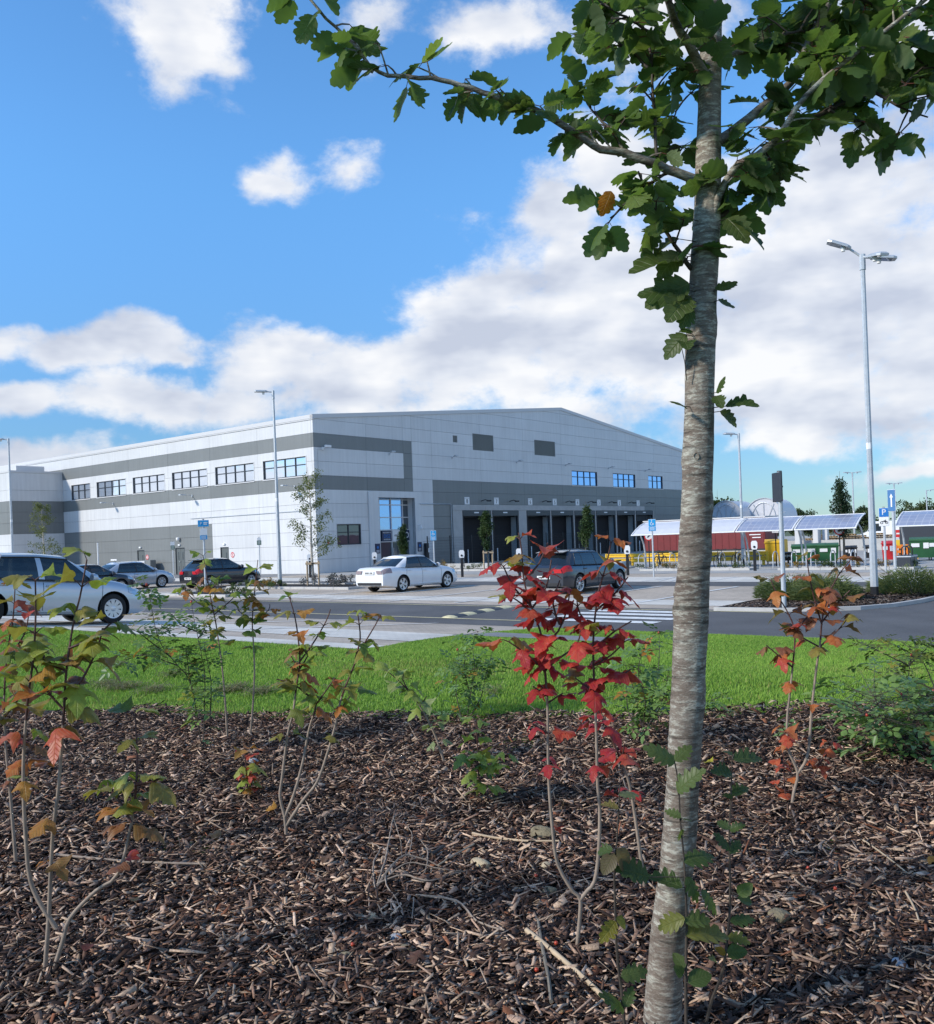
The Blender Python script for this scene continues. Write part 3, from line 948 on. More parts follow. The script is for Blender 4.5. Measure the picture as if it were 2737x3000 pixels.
# entrance -----------------------------------------------------------------
def text(body, size, material, parent, M, name='lettering', extrude=.004, align='CENTER', sx=1.0):
    cu = bpy.data.curves.new('t', 'FONT')
    cu.body = body; cu.size = size; cu.align_x = align; cu.align_y = 'CENTER'; cu.extrude = extrude; cu.resolution_u = 3
    ob = bpy.data.objects.new('t', cu)
    me = bpy.data.meshes.new_from_object(ob)
    bpy.data.objects.remove(ob); bpy.data.curves.remove(cu)
    me.name = name
    me.materials.clear(); me.materials.append(material)
    if sx != 1.0: me.transform(Matrix.Scale(sx, 4, (1, 0, 0)))
    me.transform(M)
    return link(name, me, parent)
FACE_R = Matrix.Rotation(rad(90), 4, 'X')                     # text standing on the gable plane, read from outside
def on_right(x, d, z): return Matrix.Translation((x, d, z)) @ FACE_R
s0, s1, _, z1 = ENT
D = .67
mb = MB()
mb.box(s0 - .02, s0, 0, D, 0, z1); mb.box(s1, s1 + .02, 0, D, 0, z1); mb.box(s0, s1, 0, D, z1, z1 + .02)
mb.build('entrance_reveal', M_['white_panel'], B)
mb = MB(); mb.box(4.93, 5.35, -.10, -.002, 0, 5.55); mb.build('pilaster', M_['white_panel'], B)
mb = MB(); mb.box(5.36, 10.6, -.03, -.001, 5.16, 5.58); mb.box(5.36, 5.98, -.03, -.001, 0, 5.16); mb.box(9.87, 10.6, -.03, -.001, 0, 5.16); mb.build('entrance_surround', M_['white_panel'], B)
cols = [6.0, 6.67, 7.92, 9.17, 9.85]; rows_ = [0, 1.96, 2.82, 3.74, 4.66, 5.05, 5.15]
mb = MB()
for c in cols: mb.box(max(c - .035, s0), min(c + .035, s1), D - .06, D + .06, 0, z1)
for z in rows_[1:-1]: mb.box(s0 + .036, s1 - .036, D - .058, D + .058, z - .035, z + .035)
cw = mb.build('entrance_glazing', M_['trim'], B)
for i in range(len(cols) - 1):
    for j in range(len(rows_) - 1):
        p = MB(); p.box(cols[i] + .03, cols[i + 1] - .03, D + .02, D + .03, rows_[j] + .03 if j else .02, rows_[j + 1] - .03)
        p.build('pane', M_['glass_dark' if (j == 0 or i == 3) else 'glass_blue'], cw)
sg = MB().box(6.83, 7.86, D - .085, D - .065, 2.0, 2.78).build('sign_panel', M_['navy'], cw)
text('WELCOME TO', .13, M_['white'], cw, on_right(7.36, D - .09, 2.62))
text('DIS2', .36, M_['blue'], cw, on_right(7.36, D - .09, 2.36))
text('RECEPTION', .13, M_['white'], cw, on_right(7.36, D - .09, 2.12))
MB().box(7.97, 9.12, D - .085, D - .065, 2.0, 2.78).build('sign_panel', M_['white'], cw)
mbx = MB(); [mbx.box(8.15 + .07 * q, 8.20 + .07 * q, D - .092, D - .087, 2.38, 2.44 + .04 * (q % 2)) for q in range(6)]; mbx.box(8.15, 8.55, D - .092, D - .087, 2.32, 2.335); mbx.build('small_print', M_['frame'], cw)
MB().box(9.22, 9.80, D - .085, D - .065, 2.0, 2.78).build('sign_panel', M_['navy'], cw)
mb = MB().lathe([(.16, 0), (.22, 0), (.22, .01), (.16, .01)], 20, axis='y', origin=(9.5, D - .10, 2.42), close=True); mb.build('ring_emblem', M_['white'], cw)
for c in (7.85, 7.99):
    MB().tube([(c, D - .12, .7), (c, D - .12, 1.5)], .018, 6).build('door_handle', M_['steel'], cw)
for c0, c1 in ((5.45, 5.93), (9.98, 10.42)):
    o = MB().box(c0, c1, -.07, -.035, 1.15, 1.85).build('notice', M_['navy'], B)
    cc = (c0 + c1) / 2
    MB().lathe([(0, 0), (.1, 0), (.1, .01), (0, .01)], 16, axis='y', origin=(cc, -.085, 1.58)).build('disc', M_['blue'], o)
    mbx = MB(); [mbx.box(c0 + .08, c1 - .08, -.078, -.071, 1.22 + .07 * q, 1.25 + .07 * q) for q in range(3)]; mbx.build('text_lines', M_['white'], o)
MB().box(10.6, 10.9, -.35, -.12, 0, 1.75).build('entry_totem', M_['black'], B)
MB().box(10.68, 10.92, -.42, -.36, 1.05, 1.35).build('intercom', M_['white'], B)
mb = MB(); mb.lathe([(0, 0), (.07, 0), (.07, .05), (0, .05)], 12, axis='y', origin=(1.0, -.05, 2.05)); mb.build('fire_bell', M_['signred'], B)
mb = MB(); mb.tube([(10.4, -.06, 4.72), (14.05, -.06, 4.72), (14.05, -.06, .2)], .035, 8); mb.build('rainwater_pipe', M_['galv'], B)

# loading docks ------------------------------------------------------------
DEP = .62
mb = MB(); mb.box(14.2, 45.9, -.12, .35, 4.24, 4.68); mb.build('dock_lintel', M_['concrete'], B)
edges = [14.2] + [v for d in DOCKS for v in d] + [47.95]
for i in range(0, len(edges), 2):
    a, b = edges[i], edges[i + 1]
    if b - a < .05: continue
    mb = MB(); mb.box(a + (.0 if i == 0 else .10), b - .10 if i + 2 < len(edges) else b, -.10, .30, 0, 4.235); mb.build('dock_pier', M_['concrete'], B)
for i, (a, b) in enumerate(DOCKS):
    n = 8 - i
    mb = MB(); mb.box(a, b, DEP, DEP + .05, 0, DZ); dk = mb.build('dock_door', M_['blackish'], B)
    mb = MB(); mb.box(a - .09, a + .02, -.14, .45, 0, DZ); mb.box(b - .16, b + .09, -.13, -.02, 0, DZ - .4); mb.build('dock_seal', M_['blackrub'], dk)
    mb = MB(); mb.box(b - .04, b + .06, .0, DEP, 0, DZ - .5); mb.build('reveal', M_['concrete'], dk)
    mb = MB(); mb.box(a + .02, b, DEP - .01, DEP, DZ - .5, DZ); mb.box(a - .1, b + .1, -.16, -.10, DZ - .42, DZ + .02); mb.build('dock_header', M_['frame'], dk)
    mb = MB(); mb.box((a + b) / 2 - .42, (a + b) / 2 + .18, -.166, -.162, DZ - .2, DZ - .1); mb.build('header_label', M_['white'], dk)
    mb = MB(); mb.box(a + .02, a + .08, .46, DEP - .05, 0, DZ - .5); mb.build('reveal', M_['frame'], dk)
    mb = MB(); mb.tube([(a + .3, -.2, 0), (a + .3, -.2, 1.1)], .045, 8); mb.build('guide_post', M_['white'], dk)
    sgn = MB().box(a + .32, a + .94, -.03, 0, 4.70, 5.30).build('dock_number_sign', M_['white'], B)
    fr = MB(); fr.box(a + .35, a + .91, -.034, -.031, 4.73, 4.75); fr.box(a + .35, a + .91, -.034, -.031, 5.2, 5.22); fr.build('border', M_['frame'], sgn)
    text(str(n), .46, M_['black'], sgn, on_right(a + .63, -.036, 4.96))
    if n == 1:
        mb = MB()
        for q in range(7): mb.box(a + .05, b - .1, .15, .2, 3.15 + q * .09, 3.2 + q * .09)
        mb.build('shutter_slats', M_['frame'], dk)
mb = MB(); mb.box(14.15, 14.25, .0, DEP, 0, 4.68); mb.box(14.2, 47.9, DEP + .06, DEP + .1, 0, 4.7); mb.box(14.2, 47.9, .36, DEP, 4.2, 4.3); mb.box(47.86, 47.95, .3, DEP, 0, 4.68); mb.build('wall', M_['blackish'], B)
mb = MB(); mb.box(45.9, 47.9, -.08, .14, 4.25, 4.68); mb.build('panel', M_['grey_panel'], B)
# ------------------------------------------------------------------ cars
def smooth_interp(xs, pts, passes=2):
    px, pz = zip(*pts)
    fine = np.linspace(px[0], px[-1], 200)
    v = np.interp(fine, px, pz)
    for _ in range(passes):
        k = np.ones(7) / 7
        v = np.convolve(np.pad(v, 3, mode='edge'), k, 'valid')
    return np.interp(xs, fine, v)

def wheel_parts(style, r, rim_r, w):
    tm = MB().lathe([(rim_r, -w * .46), (rim_r + .02, -w * .5), (r - .03, -w * .5), (r - .008, -w * .42), (r, -w * .3), (r, w * .3), (r - .008, w * .42), (r - .03, w * .5), (rim_r + .02, w * .5), (rim_r, w * .46)],
                    28, axis='y').mesh('tyre', M_['tyre'], 40)
    rm = MB()
    rm.lathe([(rim_r + .004, -w * .5), (rim_r + .004, w * .42), (rim_r - .02, w * .3), (rim_r - .03, -w * .36), (rim_r - .02, -w * .47), (rim_r + .004, -w * .5)], 28, axis='y', mi=0)
    rm.lathe([(0, w * .1), (rim_r - .02, w * .1)], 24, axis='y', mi=1)                      # dark drum behind the spokes
    rm.lathe([(0, -w * .47), (.05, -w * .47), (.07, -w * .40), (.07, 0)], 14, axis='y', mi=0)
    n, wd0, wd1 = {'cap': (9, .045, .062), 'five': (5, .055, .085), 'turbine': (8, .028, .062), 'multi': (5, .02, .07)}[style]
    for k in range(n):
        a = 2 * math.pi * k / n + .3
        ca, sa = math.cos(a), math.sin(a)
        def pt(rr, t, y): return (rr * ca - t * sa, y, rr * sa + t * ca)
        skew = .05 if style == 'turbine' else 0
        split = [(-.5, .5)] if style != 'multi' else [(-.62, -.22), (.22, .62)]
        for (q0, q1) in split:
            y0, y1 = -w * .44, -w * .46
            vs_ = [pt(.05, q0 * wd0 * 1.2, y0), pt(.05, q1 * wd0 * 1.2, y0), pt(rim_r - .012, q1 * wd1 * 1.6 + skew, y1), pt(rim_r - .012, q0 * wd1 * 1.6 + skew, y1)]
            vs_ += [(p[0], p[1] + .05, p[2]) for p in vs_]
            rm.add(vs_, [(0, 1, 2, 3), (7, 6, 5, 4), (0, 4, 5, 1), (1, 5, 6, 2), (2, 6, 7, 3), (3, 7, 4, 0)], 0)
    return tm, rm.mesh('rim', [M_['alloy'], M_['blackish']], 40)

def car(name, label, sp, loc, rz, paint_m):
    root = empty(name, loc, rz)
    tag(root, label, 'car', 'cars parked in the bays')
    Lc, Wc, H, wb, fo, r = sp['L'], sp['W'], sp['H'], sp['wb'], sp['fo'], sp['r']
    xr, xf = Lc - fo - wb, Lc - fo                       # axle positions from the rear
    x0 = -(xr + xf) / 2                                  # local origin between the axles
    hw = Wc / 2
    xs = np.unique(np.concatenate([[0, .02, .06, .12, .2, .3], np.linspace(.4, Lc - .4, 40), [Lc - .3, Lc - .2, Lc - .12, Lc - .06, Lc - .02, Lc]]))
    deck = smooth_interp(xs, sp['deck'], 1)
    def plan(x):
        f = max(0, (x - (Lc - .75)) / .75); g = max(0, (.55 - x) / .55)
        return hw * (1 - .30 * f ** 2.6 - .16 * g ** 2.6)
    def zbot(x):
        f = max(0, (x - (Lc - .5)) / .5); g = max(0, (.6 - x) / .6)
        return .185 + .07 * f + .10 * g
    # half section: fraction of half width, fraction of height
    sec = [(0, 0), (.60, 0), (.90, .0), (.965, .045), (.985, .14), (.992, .28), (1.0, .45), (.997, .58), (.985, .70), (.965, .80), (.935, .89), (.88, .955), (.78, .99), (.45, 1.01), (0, 1.015)]
    G = []
    for x, zt in zip(xs, deck):
        zb = zbot(x); w = plan(x)
        row = []
        for fy, fz in sec:
            xx = x
            # bumpers bulge: pull the upper and lower points of the end sections inwards
            if x > Lc - .35: xx = x - .10 * (abs(fz - .38)) ** 1.5 * (x - (Lc - .35)) / .35
            if x < .30: xx = x + .07 * (abs(fz - .45)) ** 1.5 * (.30 - x) / .30
            row.append(Vector((xx + x0, w * fy, zb + (zt - zb) * fz)))
        G.append(row)
    nS, nP = len(G), len(sec)
    mb = MB()
    verts = []
    for row in G:
        verts += [p for p in row] + [Vector((p.x, -p.y, p.z)) for p in row[1:-1]]
    per = nP + nP - 2
    def idx(i, j): return i * per + j                     # right half is j, left half mirrored
    loop = list(range(nP)) + [nP + (nP - 3 - k) for k in range(nP - 2)]
    faces = []
    for i in range(nS - 1):
        for k in range(per):
            a, b2 = loop[k], loop[(k + 1) % per]
            faces.append((idx(i, a), idx(i + 1, a), idx(i + 1, b2), idx(i, b2)))
    faces.append(tuple(idx(0, k) for k in loop))
    faces.append(tuple(idx(nS - 1, k) for k in loop[::-1]))
    mb.add(verts, faces)
    me = mb.mesh('body', [paint_m, M_['blackish']], None)
    body = bpy.data.objects.new('body', me); COL.objects.link(body)
    bmx = bmesh.new(); bmx.from_mesh(me); bmesh.ops.recalc_face_normals(bmx, faces=bmx.faces); bmx.to_mesh(me); bmx.free()
    cut = MB()
    ra = r + .055
    for ax in (xr, xf):
        for sgn in (-1, 1):
            ring0 = [(ax + x0 + ra * math.cos(t), sgn * (hw - .30), r + ra * math.sin(t)) for t in np.linspace(0, 2 * math.pi, 28, endpoint=False)]
            ring1 = [(p[0], sgn * (hw + .2), p[2]) for p in ring0]
            n = len(ring0)
            F = [tuple(range(n)), tuple(range(2 * n - 1, n - 1, -1))] + [(i, n + i, n + (i + 1) % n, (i + 1) % n) for i in range(n)]
            cut.add(ring0 + ring1, F, 1)
    cme = cut.mesh('cutter', [paint_m, M_['blackish']], None)
    bmx = bmesh.new(); bmx.from_mesh(cme); bmesh.ops.recalc_face_normals(bmx, faces=bmx.faces); bmx.to_mesh(cme); bmx.free()
    cob = bpy.data.objects.new('cutter', cme); COL.objects.link(cob)
    md = body.modifiers.new('cut', 'BOOLEAN'); md.operation = 'DIFFERENCE'; md.object = cob; md.solver = 'EXACT'
    dg = bpy.context.evaluated_depsgraph_get()
    res = bpy.data.meshes.new_from_object(body.evaluated_get(dg))
    body.modifiers.clear(); body.data = res
    bpy.data.objects.remove(cob); bpy.data.meshes.remove(cme); bpy.data.meshes.remove(me)
    res.polygons.foreach_set('use_smooth', [True] * len(res.polygons)); res.set_sharp_from_angle(angle=rad(38))
    body.parent = root

    # patches of the skin that are parts of their own, a few mm proud
    def patch(pname, m, xsel, jsel, sides=(1, -1), off=.005, shift=None):
        ii = [i for i in range(nS - 1) if xsel(xs[i], xs[i + 1])]
        out = []
        for sgn in sides:
            p = MB()
            for i in ii:
                for j in jsel:
                    q = [G[i][j], G[i + 1][j], G[i + 1][j + 1], G[i][j + 1]]
                    nrm = (q[1] - q[0]).cross(q[3] - q[0])
                    if nrm.length < 1e-9: nrm = (q[2] - q[1]).cross(q[3] - q[1])
                    nrm = nrm.normalized()
                    if nrm.y < 0 and j < nP - 3: nrm = -nrm
                    q = [(v + nrm * off) for v in q]
                    q = [Vector((v.x, v.y * sgn, v.z)) for v in q]
                    if sgn < 0: q = q[::-1]
                    p.add(q, [(0, 1, 2, 3)])
            if p.f:
                out.append(p.build(pname, m, root, smooth=60))
        return out
    fx = sp.get('head', .62)
    patch('headlight', M_['lamp_glass'], lambda a, b: a > Lc - fx and b < Lc - .05, sp.get('headj', (8, 9, 10)))
    patch('tail_light', M_[sp.get('tailm', 'tail')], lambda a, b: b < sp.get('tail', .38) and a >= 0, sp.get('tailj', (7, 8, 9)))
    # rear face lamps
    wr = plan(0)
    zr0, zr1 = zbot(0), deck[0]
    zt0, zt1 = zr0 + (zr1 - zr0) * sec[sp.get('tailj', (7, 8, 9))[0]][1], zr0 + (zr1 - zr0) * sec[sp.get('tailj', (7, 8, 9))[-1] + 1][1]
    for sgn in (1, -1):
        MB().prism([(sgn * wr * .96, zt0 + .02), (sgn * wr * .58, zt0 + .02), (sgn * wr * .52, zt1 - .01), (sgn * wr * .90, zt1 - .01)][::sgn], 'x', x0 - .012, x0 + .06).build('tail_light', M_[sp.get('tailm', 'tail')], root)
    zp = zr0 + (zr1 - zr0) * sp.get('plate', .62)
    pl = MB().box(x0 - .016, x0 + .05, -.26, .26, zp - .055, zp + .055).build('number_plate', M_['plate'], root)
    mbx = MB(); [mbx.box(x0 - .019, x0 - .016, yy - .02, yy + .02, zp - .03, zp + .03) for yy in (-.17, -.11, -.02, .05, .11, .17)]; mbx.build('plate_marks', M_['frame'], pl)
    MB().box(x0 - .006, x0 + .1, -wr * .86, wr * .86, zr0 + .02, zr0 + .12).build('bumper_trim', M_['black'], root)
    # grille at the front
    MB().box(Lc + x0 - .10, Lc + x0 + .004, -.45, .45, .34, .46).build('grille', M_['black'], root)

    # greenhouse ---------------------------------------------------------
    xb_r, xt_r, xt_f, xb_f = sp['gh']                     # belt rear, roof rear, roof front, belt front (from rear)
    zb_ = lambda x: float(np.interp(x, xs, deck)) - .035
    zroof = H
    sides = sp['side']                                    # list of (fraction along belt from front, kind) edges
    # half loop from the front centre to the rear centre: (belt point, roof point, kind of the face that follows)
    loop_pts = []
    wB, wT = hw * .925, hw * .70
    def add(fb, yb, ft, yt, kind):
        loop_pts.append((fb, yb, ft, yt, kind))
    add(xb_f + .10, 0, xt_f + .06, 0, 'windscreen')
    add(xb_f + .07, wB * .45, xt_f + .045, wT * .45, 'windscreen')
    add(xb_f - .04, wB * .84, xt_f - .01, wT * .86, 'pillar')
    add(xb_f - .16, wB * .97, xt_f - .08, wT * .965, 'pillar')
    for (fb, ft, kind) in sides:
        add(fb, wB, ft, wT, kind)
    add(xb_r + .20, wB * .95, xt_r + .10, wT * .95, 'pillar')
    add(xb_r + .10, wB * .86, xt_r + .03, wT * .84, 'rear_window')
    add(xb_r + .02, wB * .45, xt_r - .03, wT * .45, 'rear_window')
    add(xb_r, 0, xt_r - .04, 0, 'end')
    rows = []
    for t in (0, .33, .66, .9, 1.0):
        row = []
        for (fb, yb, ft, yt, kd) in loop_pts:
            bul = .030 * math.sin(math.pi * min(t, 1) * .9)
            x = fb + (ft - fb) * t + (bul * .7 if fb > (xb_r + xb_f) / 2 else -bul * .7) * (1 if kd in ('windscreen', 'rear_window', 'end') else 0)
            y = yb + (yt - yb) * t + bul * (1 if yb > 0 else 0) * (yb / wB)
            zlo = zb_(min(max(fb, 0), Lc))
            zc = zroof - .055 - (.05 if kd in ('windscreen',) else 0.02 if kd in ('rear_window', 'end') else 0)
            zc -= .020 * abs((ft - (xt_r + xt_f) / 2) / ((xt_f - xt_r) / 2)) ** 2 * 1.6
            z = zlo + (zc - zlo) * t
            row.append(Vector((x + x0, y, z)))
        rows.append(row)
    nL = len(loop_pts)
    shell = MB()
    def both(p):
        return p, [Vector((v.x, -v.y, v.z)) for v in p][::-1]
    wins = {}
    for i in range(nL - 1):
        kd = loop_pts[i][4]
        for tI in range(4):
            q = [rows[tI][i], rows[tI][i + 1], rows[tI + 1][i + 1], rows[tI + 1][i]][::-1]
            isglass = kd.startswith('w') or kd in ('rear_window',)
            if kd == 'windscreen' or kd == 'rear_window':
                tgt = wins.setdefault(kd, MB()) if tI < 3 else shell
                for p in both(q): tgt.add(p, [(0, 1, 2, 3)])
            elif kd.startswith('win'):
                if tI < 3:
                    r_, l_ = both(q)
                    wins.setdefault((kd, i, 1), MB()).add(r_, [(0, 1, 2, 3)]); wins.setdefault((kd, i, -1), MB()).add(l_, [(0, 1, 2, 3)])
                else:
                    for p in both(q): shell.add(p, [(0, 1, 2, 3)])
            elif kd == 'bpillar':
                tgt = wins.setdefault('door_pillar', MB()) if tI < 3 else shell
                for p in both(q): tgt.add(p, [(0, 1, 2, 3)])
            else:
                for p in both(q): shell.add(p, [(0, 1, 2, 3)])
    top = rows[-1]
    xc = (xt_r + xt_f) / 2 + x0; hl = (xt_f - xt_r) / 2 + .05
    def crown(v, f):
        return Vector((v.x, v.y * f, v.z + (zroof - v.z) * (1 - f ** 2) * (1 - .25 * min(1, abs((v.x - xc) / hl)) ** 2) * .9))
    for i in range(nL - 1):
        for f0, f1 in ((1, .66), (.66, .33), (.33, 0)):
            q = [crown(top[i], f0), crown(top[i + 1], f0), crown(top[i + 1], f1), crown(top[i], f1)][::-1]
            for p in both(q): shell.add(p, [(0, 1, 2, 3)])
    rme = shell.mesh('roof', paint_m, None)
    bmx = bmesh.new(); bmx.from_mesh(rme); bmesh.ops.remove_doubles(bmx, verts=bmx.verts, dist=.0005); bmesh.ops.dissolve_degenerate(bmx, edges=bmx.edges, dist=.0005)
    bmesh.ops.recalc_face_normals(bmx, faces=bmx.faces); bmx.to_mesh(rme); bmx.free()
    rme.polygons.foreach_set('use_smooth', [True] * len(rme.polygons)); rme.set_sharp_from_angle(angle=rad(45))
    link('roof', rme, root)
    for key, w in wins.items():
        nm = {'windscreen': 'windscreen', 'rear_window': 'rear_window', 'door_pillar': 'door_pillar'}.get(key if isinstance(key, str) else '', 'side_window')
        w.build(nm, M_['black'] if nm == 'door_pillar' else M_['car_glass'], root, smooth=60)
    # black edge of the side glass
    if sp.get('trim', True):
        for sgn in (1, -1):
            pts = []
            for i in range(nL - 1):
                if loop_pts[i][4].startswith('win') or loop_pts[i][4] == 'bpillar':
                    for t in ((i, i + 1)):
                        v = rows[0][t]; pts.append(Vector((v.x, (v.y + .006) * sgn, v.z + .005)))
            tp = []
            for i in range(nL - 1):
                if loop_pts[i][4].startswith('win') or loop_pts[i][4] == 'bpillar':
                    for t in ((i, i + 1)):
                        v = rows[3][t]; tp.append(Vector((v.x, (v.y + .006) * sgn, v.z)))
            p = MB(); p.tube(pts, .012, 5); p.tube(tp, .013, 5); p.tube([pts[0], (pts[0] + tp[0]) / 2 + Vector((0, .012 * sgn, 0)), tp[0]], .012, 5); p.tube([pts[-1], (pts[-1] + tp[-1]) / 2 + Vector((0, .012 * sgn, 0)), tp[-1]], .012, 5)
            p.build('window_trim', M_['black'], root)
    # interior
    fl = MB(); fl.box(x0 + xb_r + .3, x0 + xb_f - .05, -hw * .8, hw * .8, .55, .72)
    fl.box(x0 + xb_f - .35, x0 + xb_f, -hw * .8, hw * .8, .7, zb_(xb_f) - .02); fl.build('interior', M_['car_in'], root)
    xs_f = xb_f - 1.25
    for xx, ys, hs in ((xs_f, (-.36, .36), 1.0), (xs_f - .78, (-.4, 0, .4), .72)):
        for yy in ys:
            sm = MB(); M4 = Matrix.Translation((x0 + xx, yy, .7)) @ Matrix.Rotation(rad(-14), 4, 'Y')
            sm.box(-.06, .06, -.22, .22, 0, .48 * hs, M=M4); sm.box(-.045, .045, -.12, .12, .51 * hs, .66 * hs, M=M4)
            sm.build('seat', M_['seat'], root)
    # steering wheel
    sw = MB(); cW = Vector((x0 + xb_f - .62, -.36, .92)); ring = [cW + Vector((.06 * math.sin(t) , .18 * math.cos(t), .17 * math.sin(t))) for t in np.linspace(0, 2 * math.pi, 14)]
    sw.tube(ring, .014, 5); sw.build('steering_wheel', M_['black'], root)
    # mirrors, handles, seams
    for sgn in (1, -1):
        c = Vector((x0 + xb_f - .42, sgn * (hw + .02), zb_(xb_f - .4) + .09))
        mm = MB(); mm.lathe([(0, .10), (.06, .085), (.085, .03), (.085, -.03), (0, -.035)], 12, axis='x', origin=tuple(c)); mm.tube([c, c - Vector((0, sgn * .14, .06))], .022, 6)
        mo = mm.build('door_mirror', paint_m, root, smooth=45)
        MB().disc(c + Vector((-.037, 0, 0)), .07, (-1, 0, 0), 12).build('mirror_glass', M_['lamp_glass'], mo)
        def side_pt(x, fz):
            i = int(np.searchsorted(xs, x)); i = min(max(i, 1), nS - 1)
            t = (x - xs[i - 1]) / (xs[i] - xs[i - 1])
            zf = [p[1] for p in sec[3:11]]
            jj = [np.interp(fz, zf, range(3, 11))][0]; j = int(jj); u = jj - j
            A = G[i - 1][j].lerp(G[i - 1][min(j + 1, nP - 1)], u); Bv = G[i][j].lerp(G[i][min(j + 1, nP - 1)], u)
            v = A.lerp(Bv, t)
            return Vector((v.x, v.y * sgn, v.z))
        for xh in sp['handles']:
            hb = MB(); p0, p1 = side_pt(xh - .09, .80), side_pt(xh + .09, .80)
            o = Vector((0, .022 * sgn, 0)); hb.tube([p0, p0 + o, p1 + o, p1], .013, 6); hb.build('door_handle', paint_m if sp.get('hpaint', True) else M_['black'], root)
        for (xa, xb2) in sp['seams']:
            sb = MB(); o = Vector((0, .0015 * sgn, 0))
            sb.tube([side_pt(xa + (xb2 - xa) * t, .14 + .75 * t) + o for t in np.linspace(0, 1, 8)], .006, 4); sb.build('door_seam', M_['black'], root)
        sk = MB(); o = Vector((0, .002 * sgn, 0))
        sk.tube([side_pt(x, .12) + o for x in np.linspace(xr + r + .12, xf - r - .12, 8)], .028, 6, flat=.6); sk.build('sill_trim', M_[sp.get('sill', 'black')] if sp.get('sill') else paint_m, root)
    if sp.get('rails'):
        for sgn in (1, -1):
            rb = MB(); rb.tube([Vector((x0 + xt_r + .1, sgn * wT * .9, H - .06)), Vector((x0 + xt_r + .25, sgn * wT * .92, H + .02)), Vector((x0 + xt_f - .35, sgn * wT * .92, H + .02)), Vector((x0 + xt_f - .2, sgn * wT * .9, H - .05))], .016, 6); rb.build('roof_rail', M_['black'], root)
    if sp.get('spoiler'):
        MB().prism([(x0 + xt_r - .22, H - .10), (x0 + xt_r + .1, H - .055), (x0 + xt_r + .1, H - .03), (x0 + xt_r - .22, H - .075)], 'y', -wT * .86, wT * .86).build('roof_spoiler', paint_m, root)
    mb = MB(); mb.tube([(x0 + xt_r + .25, 0, H - .03), (x0 + xt_r + .14, 0, H + .07)], .008, 5); mb.build('aerial', M_['black'], root)
    tm, rm = wheel_parts(sp['rim'], r, sp.get('rim_r', r * .66), sp.get('tw', .205))
    for ax in (xr, xf):
        for sgn in (1, -1):
            wo = link('wheel', MB().lathe([(0, -.02), (.045, -.02), (.045, .02), (0, .02)], 10, axis='y').mesh('wheel', M_['darkalloy']), root, (ax + x0, -sgn * (hw - .125), r), (0, .4 * ax, 0 if sgn > 0 else math.pi))
            link('tyre', tm, wo); link('rim', rm, wo)
    return root

def sedan(Lc, H, belt=.96):
    d = [(0, .86), (.06, .95), (.25, .985), (.8, 1.005), (1.0, belt), (Lc - 1.45, belt - .05), (Lc - 1.15, .955), (Lc - .75, .90), (Lc - .4, .80), (Lc - .15, .70), (Lc - .04, .60), (Lc, .55)]
    return d
corolla = dict(L=4.54, W=1.76, H=1.47, wb=2.60, fo=.93, r=.318, rim_r=.205, deck=sedan(4.54, 1.47), gh=(.55, 1.28, 2.62, 3.52),
               side=[(3.16, 2.58, 'win'), (2.12, 2.06, 'pillar'), (2.00, 1.96, 'win'), (1.12, 1.32, 'pillar')],
               rim='cap', handles=(2.22, 1.28), seams=((3.30, 3.36), (2.06, 2.08), (1.02, 1.16)), hpaint=True)
corolla2 = dict(corolla, L=4.62, wb=2.70, fo=.96, H=1.455, deck=sedan(4.62, 1.455, .95), gh=(.52, 1.34, 2.72, 3.66), side=[(3.28, 2.66, 'win'), (2.28, 2.20, 'bpillar'), (2.20, 2.14, 'win'), (1.15, 1.40, 'pillar')], rim='turbine', rim_r=.22)
saab = dict(L=4.64, W=1.76, H=1.44, wb=2.675, fo=.94, r=.318, rim_r=.225, deck=[(0, .88), (.06, .965), (.3, .995), (.75, 1.01), (.95, .985), (3.1, .93), (3.45, .945), (3.9, .88), (4.25, .78), (4.5, .68), (4.6, .6), (4.64, .55)],
            gh=(.62, 1.48, 2.62, 3.50), side=[(3.15, 2.56, 'win'), (2.20, 2.12, 'bpillar'), (2.12, 2.06, 'win'), (1.22, 1.50, 'pillar')],
            rim='five', handles=(2.30, 1.40), seams=((3.28, 3.34), (2.14, 2.16), (1.12, 1.27)), tailm='tail_clear', tail=.42, tailj=(8, 9, 10), plate=.80)
hatch = dict(L=4.02, W=1.72, H=1.49, wb=2.525, fo=.80, r=.305, rim_r=.21, deck=[(0, .84), (.05, .95), (.15, .99), (.5, 1.0), (2.4, .945), (2.75, .97), (3.2, .93), (3.6, .83), (3.85, .72), (3.98, .62), (4.02, .56)],
             gh=(.10, .62, 2.02, 3.02), side=[(2.72, 1.98, 'win'), (1.55, 1.50, 'bpillar'), (1.48, 1.44, 'win'), (.72, .92, 'pillar')],
             rim='multi', handles=(1.65,), seams=((2.75, 2.80), (1.42, 1.46)), tail=.40, tailj=(8, 9, 10, 11), plate=.38, spoiler=True)
focus = dict(L=4.42, W=1.83, H=1.49, wb=2.70, fo=.87, r=.335, rim_r=.235, deck=[(0, .86), (.05, .97), (.15, 1.0), (.5, 1.02), (2.7, .96), (3.05, .985), (3.5, .93), (3.95, .83), (4.25, .72), (4.38, .62), (4.42, .56)],
             gh=(.12, .60, 2.30, 3.34), side=[(3.02, 2.26, 'win'), (2.06, 1.98, 'bpillar'), (1.98, 1.92, 'win'), (1.18, 1.22, 'bpillar'), (1.12, 1.16, 'win'), (.62, .84, 'pillar')],
             rim='multi', handles=(2.10, 1.22), seams=((3.08, 3.14), (2.02, 2.04), (1.0, 1.16)), tail=.45, tailj=(8, 9, 10), plate=.5, rails=True, spoiler=True, sill='black')

